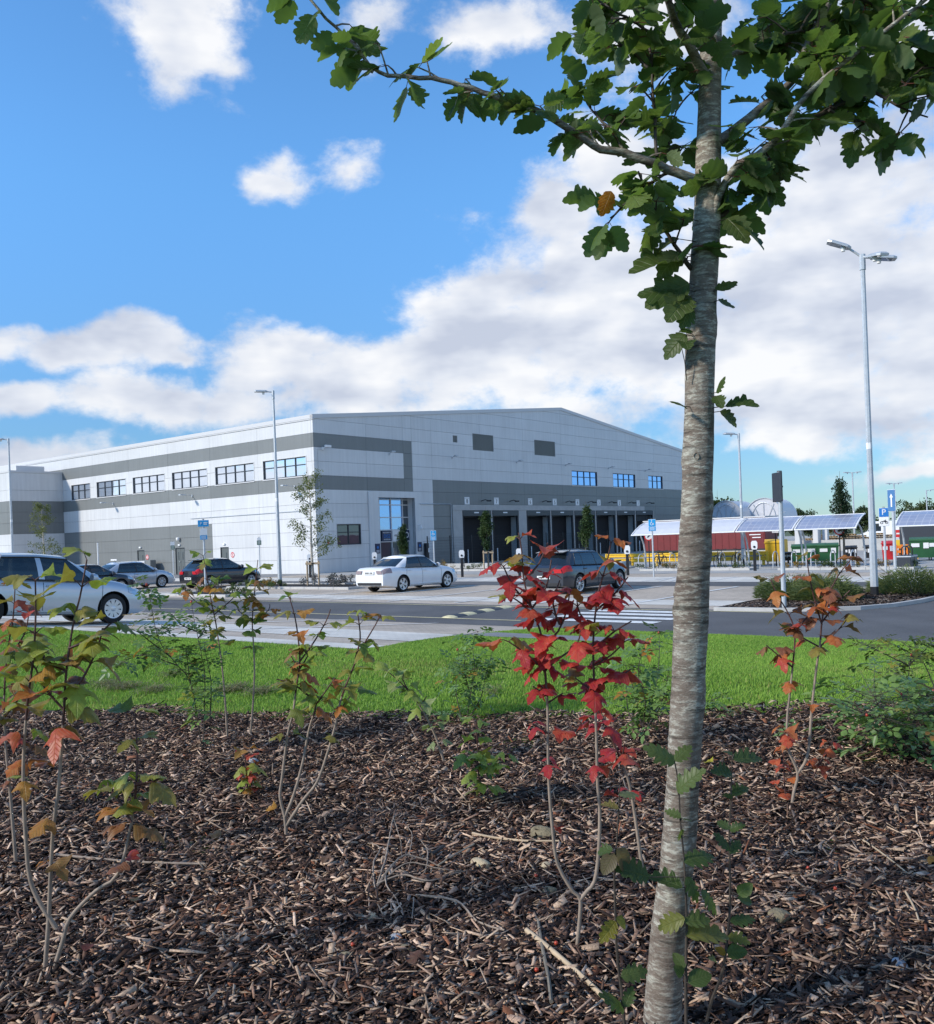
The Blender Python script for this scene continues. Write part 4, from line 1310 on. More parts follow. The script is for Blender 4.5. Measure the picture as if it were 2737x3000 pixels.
def park(spec, a_side, b_rear_axle, z=None):
    """right side of the car at a_side, rear axle at b; the car points along E2"""
    Lc = spec['L']; a_c = a_side + spec['W'] / 2; b_c = b_rear_axle + spec['wb'] / 2
    return S(a_c, b_c, ROAD_Z if z is None else z)
c1 = S(18.25 + .88, 9.35)
car('silver_sedan', 'silver saloon with plain wheel covers beside the lawn edge', corolla, S(19.1, 9.30, float(height(9.3)) + .02), SITE, M_['paint_silver'])
bpy.data.objects['silver_sedan'].rotation_euler = (0, math.atan(.6 / 8.1), SITE)
car('white_sedan', 'white saloon with five spoke alloys parked across the road from the speed bump', saab, park(saab, 24.45, 26.5), SITE, M_['paint_white'])
car('grey_hatchback', 'slate grey hatchback with roof rails behind the red leaved shrub', focus, park(focus, 16.4, 26.5), SITE, M_['paint_grey'])
car('black_hatchback', 'small black three door hatchback parked before the double door', hatch, park(hatch, 38.3, 27.5), SITE, M_['paint_black'])
car('dark_sedan', 'dark blue grey saloon half hidden behind the silver saloon', dict(corolla2, rim='multi'), S(41.25, 22.6, ROAD_Z), SITE, M_['paint_dark'])
car('silver_sedan', 'silver saloon with turbine style wheel covers in the far bays', corolla2, park(corolla2, 42.9, 25.1), SITE, M_['paint_silver'])
# ------------------------------------------------------------------ lamps, signs, posts
def lamp_post(name, pos, h, label, heads, r0=.10, r1=.045, rz=0.0):
    e = empty(name, pos, rz)
    tag(e, label, 'lamp post', 'car park lamp posts')
    mb = MB(); mb.tube([(0, 0, .36), (0, 0, h * .42)], [r0, r0 * .72], 8, cap=False); mb.tube([(0, 0, h * .42), (0, 0, h)], [r0 * .72, r1], 8)
    mb.build('pole', M_['galv'], e)
    MB().tube([(0, 0, -.05), (0, 0, .36)], [r0 * 1.03, r0 * 1.02], 8).build('pole_base', M_['black'], e)
    MB().tube([(0, 0, h * .44), (0, 0, h * .44 + .16)], r0 * .75, 8).build('band', M_['white'], e)
    MB().tube([(0, 0, h - .35), (0, 0, h + .05)], r1 * 1.35, 8).build('bracket_collar', M_['galv'], e)
    for (ang, length, tilt) in heads:
        R = Matrix.Rotation(ang, 4, 'Z')
        mb = MB(); mb.tube([R @ Vector((0, 0, h - .02)), R @ Vector((length, 0, h + length * tilt))], .032, 8); mb.build('arm', M_['galv'], e)
        hd = MB(); M4 = R @ Matrix.Translation((length, 0, h + length * tilt)) @ Matrix.Rotation(-math.atan(tilt) * .6, 4, 'Y')
        pr = [(-.1, -.07), (.0, -.15), (.42, -.17), (.52, -.12), (.52, .12), (.42, .17), (.0, .15), (-.1, .07)]
        hd.add([M4 @ Vector((x, y, -.03)) for x, y in pr] + [M4 @ Vector((x, y, .02)) for x, y in pr] + [M4 @ Vector((x * .8 + .05, y * .6, .06)) for x, y in pr],
               [tuple(range(7, -1, -1)), tuple(range(16, 24))] + [(k * 8 + i, k * 8 + (i + 1) % 8, k * 8 + 8 + (i + 1) % 8, k * 8 + 8 + i) for k in (0, 1) for i in range(8)])
        ho = hd.build('lamp_head', M_['galv'], e)
        g = MB(); g.add([M4 @ Vector(p) for p in ((.04, -.12, -.034), (.42, -.13, -.034), (.42, .13, -.034), (.04, .12, -.034))], [(3, 2, 1, 0)]); g.build('lens', M_['glass_dark'], ho)
        g = MB().lathe([(0, -.13), (.05, -.12), (.06, -.03), (.06, 0)], 10, origin=tuple(M4 @ Vector((.1, 0, -.02)))); g.build('sensor', M_['white'], ho)
    return e
lamp_post('lamp_post', S(6.75, 25.3, ROAD_Z), 8.95, 'tall galvanised lamp post with two heads on the planted island', [(rad(165), .36, .78), (rad(-12), .30, -.22), (rad(-80), .42, -.30)], .105, .06)
lamp_post('lamp_post', S(33.9, 28.2, ROAD_Z), 9.2, 'galvanised lamp post standing in the birch bed', [(rad(185), .35, .05)], .105, .05)
pL = at(40, 1719, 57.0)
lamp_post('lamp_post', (pL.x, pL.y, ROAD_Z), 9.15, 'galvanised lamp post before the warehouse annex', [(rad(185), .35, .05)], .10, .05)
pM = at(2178, 1655, 49.0)
lamp_post('lamp_post', (pM.x, pM.y, ROAD_Z), 7.0, 'lamp post behind the cycle shelters beside the round signs', [(rad(180), .3, .1)], .10, .05)
for i, (px, py, d, lab) in enumerate(((2497, 1385, 95, 'distant twin head lamp post behind the slim dark tree'), (2440, 1466, 150, 'thin distant lamp post over the autumn hedge'),
                         (2619, 1417, 105, 'distant lamp post behind the tall blue sign'), (2714, 1437, 110, 'distant lamp post before the big round tree'))):
    t = at(px, py, d)
    lamp_post('lamp_post', (t.x, t.y, ROAD_Z), t.z - ROAD_Z, lab, [(rad(180), .4, .08), (0, .4, .08)] if i in (0, 2) else [(rad(0), .4, .08)], .11, .06)

def face_cam(p, turn=0.0):
    """rotation about z so that local -y looks at the camera"""
    return math.atan2(-p.x, p.y) + turn
STAND = Matrix.Rotation(rad(90), 4, 'X')
def sign(name, pos, h, label, panels, pole_r=.038, turn=0.0, cat='sign', group=None, pole_m='galv'):
    """panels: (z centre, width, height, material, symbol)"""
    e = empty(name, pos, face_cam(pos, turn))
    tag(e, label, cat, group)
    MB().tube([(0, 0, -.05), (0, 0, h)], pole_r, 10).build('pole', M_[pole_m], e)
    MB().tube([(0, 0, h - .001), (0, 0, h + .02)], pole_r * 1.05, 10).build('cap', M_['black'], e)
    for (zc, w, hh, m, sym) in panels:
        if sym == 'round':
            p = MB().lathe([(0, -.0), (w / 2, 0), (w / 2, .012), (0, .012)], 24, axis='y', origin=(0, -pole_r - .02, zc)); po = p.build('panel', M_[m], e)
            MB().lathe([(w * .40, 0), (w * .5, 0), (w * .5, .008), (w * .40, .008)], 24, axis='y', origin=(0, -pole_r - .034, zc), close=True).build('red_ring', M_['signred'], po)
            q = MB(); Mx = Matrix.Translation((0, -pole_r - .03, zc)) @ Matrix.Rotation(rad(45), 4, 'Y'); q.box(-.03, .03, -.006, 0, -w * .2, w * .2, M=Mx); q.build('symbol', M_['frame'], po)
            continue
        y = -pole_r - .02
        po = MB().box(-w / 2, w / 2, y, y + .012, zc - hh / 2, zc + hh / 2).build('panel', M_[m], e)
        b = MB(); b.box(-w / 2 - .012, w / 2 + .012, y + .012, y + .022, zc - hh / 2 - .012, zc + hh / 2 + .012); b.box(-w * .45, w * .45, y + .022, y + .05, zc - .02, zc + .02); b.build('rear_frame', M_['white' if m != 'frame' else 'frame'], po)
        TM = Matrix.Translation((0, y - .004, zc)) @ STAND
        if sym == 'P': text('P', hh * .95, M_['white'], po, TM, 'letter')
        elif sym == 'Pbox': text('P', hh * .62, M_['white'], po, Matrix.Translation((-w * .22, y - .004, zc)) @ STAND, 'letter'); q = MB(); q.box(w * .02, w * .4, y - .006, y - .001, zc + hh * .05, zc + hh * .2); q.box(w * .02, w * .35, y - .006, y - .001, zc - hh * .2, zc - hh * .05); q.build('text_lines', M_['white'], po)
        elif sym == 'lines':
            q = MB(); [q.box(-w * .36, w * .36, y - .006, y - .001, zc + hh * f - hh * .05, zc + hh * f + hh * .05) for f in (.28, .02, -.26)]; q.build('text_lines', M_['white'], po)
        elif sym == 'wheelchair':
            q = MB(); s_ = min(w, hh) * .42; Y = y - .005
            ring = [(s_ * .45 * math.cos(t) - s_ * .1, Y, zc - s_ * .3 + s_ * .45 * math.sin(t)) for t in np.linspace(rad(100), rad(400), 14)]
            q.tube(ring, s_ * .09, 5); q.tube([(-s_ * .1, Y, zc + s_ * .55), (-s_ * .05, Y, zc - s_ * .1), (s_ * .4, Y, zc - s_ * .1), (s_ * .6, Y, zc - s_ * .65)], s_ * .1, 5)
            q.lathe([(0, 0), (s_ * .16, 0), (s_ * .16, .006), (0, .006)], 12, axis='y', origin=(-s_ * .1, Y, zc + s_ * .85)); q.build('symbol', M_['white'], po)
        elif sym == 'motorcycle':
            q = MB(); Y = y - .005; s_ = w * .5
            for xx in (-.52, .52): q.tube([(s_ * xx + s_ * .26 * math.cos(t), Y, zc - s_ * .25 + s_ * .26 * math.sin(t)) for t in np.linspace(0, 2 * math.pi, 13)], s_ * .07, 5)
            q.prism([(-s_ * .5, zc + s_ * .1), (s_ * .35, zc - s_ * .2), (s_ * .45, zc + s_ * .25), (s_ * .1, zc + s_ * .3), (-s_ * .15, zc + s_ * .15)], 'y', Y - .002, Y + .003); q.tube([(s_ * .5, Y, zc - s_ * .25), (s_ * .3, Y, zc + s_ * .45)], s_ * .06, 5); q.build('symbol', M_['frame'], po)
        elif sym == 'cycle':
            q = MB(); Y = y - .005; s_ = w * .5
            for xx in (-.45, .45): q.tube([(s_ * xx + s_ * .3 * math.cos(t), Y, zc - s_ * .15 + s_ * .3 * math.sin(t)) for t in np.linspace(0, 2 * math.pi, 13)], s_ * .05, 5)
            q.tube([(-s_ * .45, Y, zc - s_ * .15), (-s_ * .1, Y, zc + s_ * .3), (s_ * .3, Y, zc + s_ * .3), (s_ * .45, Y, zc - s_ * .15)], s_ * .05, 5); q.build('symbol', M_['frame'], po)
        elif sym == 'arrow':
            q = MB(); q.box(-w * .09, w * .09, y - .006, y - .001, zc - hh * .3, zc + hh * .16); q.prism([(-w * .24, zc + hh * .14), (w * .24, zc + hh * .14), (0, zc + hh * .32)], 'y', y - .006, y - .001); q.build('symbol', M_['white'], po)
        elif sym == 'bar':
            q = MB(); q.box(-w * .3, w * .3, y - .006, y - .001, zc - hh * .1, zc + hh * .1); q.build('symbol', M_['white'], po)
    return e
G0 = lambda p: Vector((p.x, p.y, ROAD_Z))
sign('direction_sign', G0(S(7.9, 21.9)), 3.32, 'large sign seen edge on with grey back beside the zebra crossing', [(2.95, .62, .68, 'frame', '')], .055, rad(-70), 'sign')
sign('parking_sign', G0(S(35.2, 25.0)), 3.28, 'blue parking sign with smaller panel below over the short kerbed bed', [(3.1, .46, .28, 'skyblue', 'Pbox'), (2.72, .30, .28, 'white', ''), (2.47, .30, .18, 'skyblue', 'lines')], .045)
sign('accessible_bay_sign', G0(S(31.9, 37.0)), 2.48, 'blue wheelchair bay sign beside the reception entrance', [(2.32, .28, .28, 'skyblue', 'wheelchair'), (2.06, .28, .20, 'skyblue', 'lines')], .03, group='accessible bay signs')
sign('accessible_bay_sign', G0(S(19.0, 36.8)), 2.55, 'blue wheelchair bay sign in front of the end cycle shelter', [(2.38, .30, .30, 'skyblue', 'wheelchair'), (2.12, .30, .18, 'skyblue', 'lines')], .035, group='accessible bay signs')
sign('motorcycle_parking_sign', G0(S(9.9, 38.8)), 2.62, 'blue P sign over a white motorcycle panel near the two headed lamp post', [(2.42, .34, .34, 'blue', 'P'), (2.06, .34, .34, 'white', 'motorcycle')], .045)
sign('pedestrian_sign', G0(S(9.35, 38.0)), 3.2, 'tall narrow blue sign with arrow between the shelters', [(2.86, .34, .82, 'dullblue', 'arrow')], .06, rad(-40))
sign('cycle_parking_sign', G0(S(17.2, 46.8)), 2.3, 'small blue and white cycle parking sign under the shelter roof', [(2.1, .30, .2, 'blue', 'P'), (1.85, .30, .28, 'white', 'cycle')], .03, pole_m='black')
for (a, b, lab) in ((24.3, 46.6, 'round red ring sign on black post before the red trailer'), (13.9, 46.4, 'round red ring sign on black post beside the slim dark tree')):
    sign('round_sign', G0(S(a, b)), 2.0, lab, [(1.75, .50, .5, 'white', 'round')], .03, pole_m='black', group='round red ring signs')
t = at(2634, 1563, 62); sign('no_entry_sign', Vector((t.x, t.y, ROAD_Z)), t.z - ROAD_Z + .25, 'red no entry sign on yellow board in the yard', [(t.z - ROAD_Z, .55, .5, 'signred', 'bar'), (t.z - ROAD_Z - .62, .4, .4, 'yellow', '')], .035)
sign('charging_sign', G0(S(56.0, 37.2)), 2.5, 'slim post with small green and white sign beside the double door', [(2.38, .26, .22, 'white', ''), (2.1, .26, .26, 'greenbin', 'lines')], .035, group='green charging signs')
sign('charging_sign', G0(S(46.6, 37.2)), 2.55, 'slim post with small green and white sign before the pale corner wall', [(2.42, .2, .16, 'white', ''), (2.2, .26, .26, 'greenbin', 'lines')], .035, group='green charging signs')
t = at(290, 1720, 60); e = empty('marker_post', (t.x, t.y, ROAD_Z)); MB().tube([(0, 0, 0), (0, 0, 2.6)], .05, 8).build('pole', M_['white'], e); MB().tube([(0, 0, 2.6), (0, 0, 2.63)], .055, 8).build('cap', M_['black'], e)
tag(e, 'plain white post before the slate wall near the annex', 'post')

# charging posts
def charger(pos, label):
    e = empty('charging_post', pos, face_cam(pos))
    tag(e, label, 'charging post', 'car charging posts')
    MB().cbox(-.07, .07, -.06, .06, 0, 1.22, .012).build('post', M_['black'], e)
    hd = MB(); pr = [(-.11, 0), (-.14, .1), (-.14, .32), (-.09, .40), (.09, .40), (.14, .32), (.14, .1), (.11, 0)]
    hd.prism([(x, z + 1.0) for x, z in pr], 'y', -.17, -.03); ho = hd.build('charger_head', M_['white'], e)
    MB().lathe([(0, 0), (.055, 0), (.055, .02), (0, .02)], 12, axis='y', origin=(0, -.19, 1.12)).build('socket', M_['black'], ho)
    MB().tube([(.06, -.1, 1.05), (.15, -.16, .75), (.12, -.14, .5), (.05, -.1, .85)], .014, 6).build('cable', M_['black'], e)
    return e
for a, b, lab in ((41.7, 37.0, 'charging post with white head beside the staked birch'), (36.6, 37.3, 'charging post partly behind the white saloon roof'), (30.1, 37.1, 'charging post in front of the white saloon bonnet'),
                  (26.6, 37.3, 'charging post before dock seven behind the red shrub'), (21.0, 38.1, 'charging post beside the slate hatchback bonnet'), (16.3, 41.6, 'charging post beside the edge on sign')):
    charger(G0(S(a, b)), lab)

# speed bump of bolted segments
e = empty('speed_bump', S(15.2, 19.4, ROAD_Z + .016), SITE + rad(9)); tag(e, 'black and cream rubber speed bump across the road', 'speed bump')
prof = [(-.22, 0), (-.19, .02), (-.08, .052), (.08, .052), (.19, .02), (.22, 0)]
for k in range(6):
    sg = MB().prism(prof, 'x', -1.5 + k * .5 + .004, -1.0 + k * .5 - .004).build('segment', M_['black'] if k % 2 == 0 else M_['yline'], e)
    if k % 2 == 0: q = MB(); q.prism([(-.06, -.08), (.06, 0), (-.06, .08)], 'z', .053, .056); q.build('chevron', M_['frame'], sg, loc=(-1.25 + k * .5, 0, 0))
for x, sg in ((-1.5, -1), (1.5, 1)):
    q = MB(); rings = []
    for t in np.linspace(0, 1, 5): rings.append([(x + sg * .24 * math.sin(t * math.pi / 2), y * math.cos(t * math.pi / 2) ** .5, z * math.cos(t * math.pi / 2)) for y, z in prof])
    for i in range(4):
        for j in range(5): q.add([rings[i][j], rings[i][j + 1], rings[i + 1][j + 1], rings[i + 1][j]], [(0, 1, 2, 3)])
    q.build('end_cap', M_['yline'], e)

# ------------------------------------------------------------------ cycle shelters
def pv_mat():
    m, n, l, b = new_mat('shelter_roof_panel')
    b.inputs['Base Color'].default_value = (.17, .21, .33, 1); b.inputs['Roughness'].default_value = .28; b.inputs['Coat Weight'].default_value = .6
    tc = n.new('ShaderNodeTexCoord'); w = n.new('ShaderNodeTexBrick'); w.offset = 0.0
    w.inputs['Scale'].default_value = 1; w.inputs['Brick Width'].default_value = .31; w.inputs['Row Height'].default_value = .31; w.inputs['Mortar Size'].default_value = .012
    w.inputs['Color1'].default_value = (.27, .30, .39, 1); w.inputs['Color2'].default_value = (.24, .27, .37, 1); w.inputs['Mortar'].default_value = (.42, .44, .50, 1)
    l.new(tc.outputs['Object'], w.inputs['Vector']); l.new(w.outputs['Color'], b.inputs['Base Color'])
    return m
M_['pv'] = pv_mat()
M_['poly'] = mat('pale_roof_panel', (.56, .57, .61), .35, var=.06, vscale=3)
def shelter(a0, a1, b, label, rm):
    e = empty('cycle_shelter', S((a0 + a1) / 2, b, ROAD_Z), SITE)
    tag(e, label, 'cycle shelter', 'cycle shelter bays')
    hy = (a1 - a0) / 2
    arc = [(0, 1.84), (.5, 2.12), (1.0, 2.33), (1.55, 2.48)]
    for i in range(3):
        (x0, z0), (x1, z1) = arc[i], arc[i + 1]
        mb = MB(); mb.add([(x0 + .015, -hy + .06, z0), (x1 - .015, -hy + .06, z1), (x1 - .015, hy - .06, z1), (x0 + .015, hy - .06, z0), (x0 + .015, -hy + .06, z0 - .02), (x1 - .015, -hy + .06, z1 - .02), (x1 - .015, hy - .06, z1 - .02), (x0 + .015, hy - .06, z0 - .02)],
                          [(0, 1, 2, 3), (7, 6, 5, 4), (0, 4, 5, 1), (1, 5, 6, 2), (2, 6, 7, 3), (3, 7, 4, 0)])
        mb.build('roof_panel', M_[rm], e)
    for y in (-hy + .03, hy - .03):
        mb = MB(); mb.tube([(x, y, z + .01) for x, z in arc], .035, 6); mb.build('rafter', M_['white'], e)
        post = [(1.45, y * .98, 0), (1.43, y * .98, .7), (1.28, y * .98, 1.3), (.95, y * .98, 1.8), (.45, y * .98, 2.06)]
        MB().tube(post, [.05, .05, .045, .04, .03], 8).build('curved_post', M_['galv'], e)
    for (x, z) in (arc[0], arc[-1]):
        MB().tube([(x, -hy, z - .01), (x, hy, z - .01)], .032, 6).build('rail', M_['white'], e)
    return e
mods = [24.0, 21.1, 18.2, 15.3, 12.4]
labs = ['cycle shelter bay with pale roof behind the wheelchair sign', 'cycle shelter bay with pale roof hidden by the tree trunk', 'cycle shelter bay with blue roof behind the edge on sign', 'cycle shelter bay with blue roof behind the slim dark tree']
for i in range(4): shelter(mods[i + 1] + .03, mods[i] - .03, 44.0, labs[i], 'poly' if i < 2 else 'pv')
shelter(8.0, 10.8, 44.0, 'cycle shelter bay with blue roof past the tall blue sign', 'pv'); shelter(5.0, 7.9, 44.0, 'last cycle shelter bay with blue roof beside the round tree', 'pv')

# hoop stands
hm = MB()
hoop = [(-.35, 0, 0), (-.35, 0, .55)] + [(.35 * math.cos(t) * 1.0, 0, .55 + .25 * math.sin(t)) for t in np.linspace(math.pi, 0, 7)] + [(.35, 0, .55), (.35, 0, 0)]
hm.tube(hoop, .026, 8); hoopme = hm.mesh('cycle_stand', M_['galv'], 60)
for i, a in enumerate(np.arange(12.9, 24.2, .92)):
    o = link('cycle_stand', hoopme, None, S(a, 45.0, ROAD_Z), (0, 0, SITE))
    tag(o, 'galvanised hoop cycle stand under the shelter roofs', 'cycle stand', 'hoop cycle stands')

def bicycle(a, b, label, colm):
    e = empty('bicycle', S(a, b, ROAD_Z), SITE + rad(4)); tag(e, label, 'bicycle', 'bicycles in the racks')
    for x in (-.52, .52):
        w = MB(); w.tube([(x + .34 * math.cos(t), 0, .34 + .34 * math.sin(t)) for t in np.linspace(0, 2 * math.pi, 22)], .022, 6); wo = w.build('wheel', M_['tyre'], e)
        w = MB(); [w.tube([(x, 0, .34), (x + .32 * math.cos(t), 0, .34 + .32 * math.sin(t))], .004, 3) for t in np.linspace(0, 2 * math.pi, 12, endpoint=False)]; w.build('spokes', M_['steel'], wo)
    f = MB(); bbk, st, ht, rr = (-.08, 0, .30), (-.22, 0, .78), (.33, 0, .80), (-.52, 0, .34)
    for p, q in ((bbk, st), (st, ht), (bbk, (.36, 0, .70)), (bbk, rr), (st, rr), ((.36, 0, .70), (.52, 0, .34)), (ht, (.36, 0, .70))): f.tube([p, q], .02, 6)
    f.build('frame', M_[colm], e)
    MB().tube([(.30, -.28, .98), (.34, -.1, .95), (.33, 0, .93), (.34, .1, .95), (.30, .28, .98)], .014, 6).build('handlebar', M_['black'], e); MB().tube([ht, (.33, 0, .94)], .016, 6).build('stem', M_['black'], e)
    MB().prism([(-.40, -.07), (-.12, -.02), (-.12, .02), (-.40, .07)], 'z', .90, .95).build('saddle', M_['black'], e); MB().tube([st, (-.26, 0, .91)], .014, 6).build('seat_post', M_['black'], e)
    MB().lathe([(0, -.02), (.09, -.02), (.09, .02), (0, .02)], 12, axis='y', origin=bbk).build('chainset', M_['black'], e)
bicycle(22.6, 44.6, 'black bicycle locked beside the wheelchair sign', 'black'); bicycle(19.4, 44.8, 'dark bicycle behind the tree trunk in the racks', 'paint_dark'); bicycle(18.5, 44.9, 'dark bicycle locked next to the lamp post foot', 'black')

# yellow barrier
e = empty('safety_barrier', S(23, 48, ROAD_Z), SITE); tag(e, 'yellow double rail safety barrier behind the cycle racks', 'barrier')
wprof = [(.0, -.11), (-.05, -.085), (-.05, -.05), (.0, -.02), (.0, .02), (-.05, .05), (-.05, .085), (0, .11), (.012, .11), (.012, -.11)]
for k in range(3):
    y0 = -4.8 + k * 3.2
    for zc in (.36, .64): MB().prism([(x, z + zc) for x, z in wprof], 'y', y0 + .005, y0 + 3.195).build('rail', M_['yellow'], e)
for k in range(7): MB().box(.02, .14, -4.7 + k * 1.56, -4.58 + k * 1.56, 0, .74).build('post', M_['yellow'], e)
for y in (-4.86, 4.86): MB().cbox(-.06, .14, y - .06, y + .06, .22, .78, .04).build('end_piece', M_['yellow'], e)
# low concrete dock wall / ramp edge
e = MB().cbox(0, .25, 0, 20, -.02, .34, .02).build('low_wall', M_['concrete'], None, S(26.0, 47.4, ROAD_Z), (0, 0, SITE)); tag(e, 'low pale concrete upstand before the loading docks', 'low wall')

# red trailer
e = empty('trailer', S(28.1, 62.0, ROAD_Z), SITE); tag(e, 'dark red curtain sided trailer standing behind the cycle shelters', 'trailer')
MB().cbox(0, 2.4, -4.6, 4.6, .55, 2.72, .04).build('curtain_body', M_['red'], e)
for k in range(19): MB().box(-.02, .0, -4.5 + k * .5, -4.46 + k * .5, .6, 2.62).build('buckle_strap', M_['red'], e)
MB().box(-.03, 2.43, -4.65, 4.65, 2.72, 2.80).build('roof_rail', M_['trim'], e); MB().box(-.03, 2.43, -4.65, 4.65, .45, .56).build('side_rail', M_['black'], e)
q = MB(); q.box(-.035, -.021, -4.3, -3.5, 1.5, 1.56); q.box(-.035, -.021, -4.3, -3.7, 1.3, 1.36); q.build('lettering_bars', M_['white'], e)
for y in (2.0, 3.2):
    MB().lathe([(0, -.12), (.40, -.12), (.45, -.06), (.45, .06), (.40, .12), (0, .12)], 18, axis='x', origin=(.2, y, .45)).build('wheel', M_['tyre'], e)
MB().cbox(.3, 2.1, -5.4, -4.7, .1, 1.15, .05).build('front_box', M_['yellowbin'], e)

# wheeled bins
def bin_(name, pos, w, d, h, m, label, group, rz=None, lid=None, marks=True):
    e = empty(name, pos, face_cam(pos) if rz is None else rz); tag(e, label, 'bin', group)
    t = .86
    mb = MB(); lo = [(-w / 2 * t, -d / 2 * t), (w / 2 * t, -d / 2 * t), (w / 2 * t, d / 2 * t), (-w / 2 * t, d / 2 * t)]; hi = [(-w / 2, -d / 2), (w / 2, -d / 2), (w / 2, d / 2), (-w / 2, d / 2)]
    mb.add([(x, y, .14) for x, y in lo] + [(x, y, h * .86) for x, y in hi], [(3, 2, 1, 0), (4, 5, 6, 7)] + [(i, (i + 1) % 4, 4 + (i + 1) % 4, 4 + i) for i in range(4)]); mb.build('tub', M_[m], e)
    MB().box(-w / 2 - .03, w / 2 + .03, -d / 2 - .03, d / 2 + .03, h * .84, h * .88).build('rim', M_[m], e)
    MB().prism([(-d / 2 - .02, h * .88), (d / 2 + .02, h * .88), (d / 2, h * .97), (0, h), (-d / 2, h * .93)], 'x', -w / 2, w / 2).build('lid', M_[lid or m], e)
    for x in (-w * .36, w * .36):
        for y in (-d * .33, d * .33): MB().lathe([(0, -.03), (.07, -.03), (.07, .03), (0, .03)], 10, axis='x', origin=(x, y, .07)).build('castor', M_['black'], e)
    if marks:
        q = MB(); q.box(-w * .42, -w * .05, -d / 2 - .015, -d / 2 + .0, h * .58, h * .74); q.build('label_plate', M_['white'], e)
        q = MB(); q.box(w * .12, w * .36, -d / 2 - .015, -d / 2 + .0, h * .52, h * .76); q.build('label_plate', M_['white'], e)
    return e
def bx(px, py, d): p = at(px, py, d); return Vector((p.x, p.y, ROAD_Z))
gb = 'large green wheeled bins'
bin_('wheeled_bin', bx(2348, 1630, 49), .98, .9, 1.05, 'greenbin', 'large green wheeled bin beside the small black bins', gb)
bin_('wheeled_bin', bx(2392, 1630, 48.6), 1.02, .9, 1.08, 'greenbin', 'large green wheeled bin between two other green bins', gb)
bin_('wheeled_bin', bx(2428, 1630, 48.0), 1.0, .9, 1.08, 'greenbin', 'large green wheeled bin beside the yellow rail', gb)
bin_('wheeled_bin', bx(2698, 1620, 48), 1.05, .9, 1.2, 'greenbin', 'large green wheeled bin next to the yellow barriers', gb)
bin_('wheeled_bin', bx(2752, 1620, 47.6), 1.05, .9, 1.2, 'greenbin', 'large green wheeled bin at the end of its pair by the fence', gb)
bin_('wheeled_bin', bx(2603, 1620, 47), .62, .7, 1.1, 'redbin', 'red wheeled bin beside the blue parking post', None)
bin_('wheeled_bin', bx(2269, 1640, 50), .95, .95, 1.35, 'yellowbin', 'tall yellow wheeled bin at the end of the red trailer', None, marks=False)
for i, px in enumerate((2303, 2315, 2327)):
    bin_('small_bin', bx(px, 1632, 50.5), .24, .4, .62, 'black', 'small black bin with white label in a row of three', 'small black bins')
for px, lab in ((2484, 'small black bin behind the slim dark tree'), (2502, 'small black bin next to the yellow rail'), (2540, 'small black bin beside the two headed lamp post')):
    bin_('small_bin', bx(px, 1625, 50), .34, .5, .85, 'black', lab, 'small black bins')
for i, (px, m) in enumerate(((2634, 'orange'), (2662, 'yellowbin'))):
    e = empty('plastic_barrier', bx(px, 1622, 50), face_cam(bx(px, 1622, 50))); tag(e, ['orange slatted plastic barrier in the yard', 'yellow slatted plastic barrier next to the green bins'][i], 'barrier', 'plastic barriers')
    for z in (.1, .35, .6): MB().box(-.42, .42, -.04, .04, z, z + .14).build('slat', M_[m], e)
    for x in (-.42, -.12, .16, .42): MB().box(x - .05, x + .05, -.05, .05, 0, .8).build('upright', M_[m], e)
# twin hooped dark container
e = empty('planter_tub', bx(2659, 1664, 39.6), SITE + rad(90)); tag(e, 'pair of dark grey tubs with tall hoop handles near the blue sign', 'tub')
for y in (-.31, .31):
    t_ = MB().cbox(-.28, .28, y - .28, y + .28, 0, .60, .02).build('tub', M_['frame'], e)
    MB().tube([(-.14, y, .58), (-.14, y, .85)] + [(-.14 + .14 + .14 * math.cos(t), y, .85 + .14 * math.sin(t)) for t in np.linspace(math.pi, 0, 6)] + [(.14, y, .58)], .028, 8).build('hoop_handle', M_['black'], e)
    MB().box(-.285, .285, y - .285, y + .285, .52, .57).build('band', M_['galv'], e)

# mesh fence in front of the docks
def fence(a, b0, b1, label):
    e = empty('mesh_fence', S(a, b0, ROAD_Z), SITE); tag(e, label, 'fence', 'dark mesh fences')
    n = int(round((b1 - b0) / 2.52))
    for k in range(n + 1): MB().box(k * 2.52 - .03, k * 2.52 + .03, -.03, .03, 0, 2.25).build('post', M_['black'], e)
    pm = MB()
    for i in range(24): x = .05 + i * .105; pm.box(x - .0022, x + .0022, -.003, .003, .08, 2.15)
    for i in range(11): z = .1 + i * .2; pm.box(.03, 2.49, .003, .007, z - .0035, z + .0035)
    me = pm.mesh('mesh_panel', M_['black'])
    for k in range(n):
        o = link('mesh_panel', me, e, (k * 2.52, 0, 0)); o['kind'] = 'stuff'
fence(43.0, 49.2, 74.4, 'dark wire mesh fence standing before the loading docks')

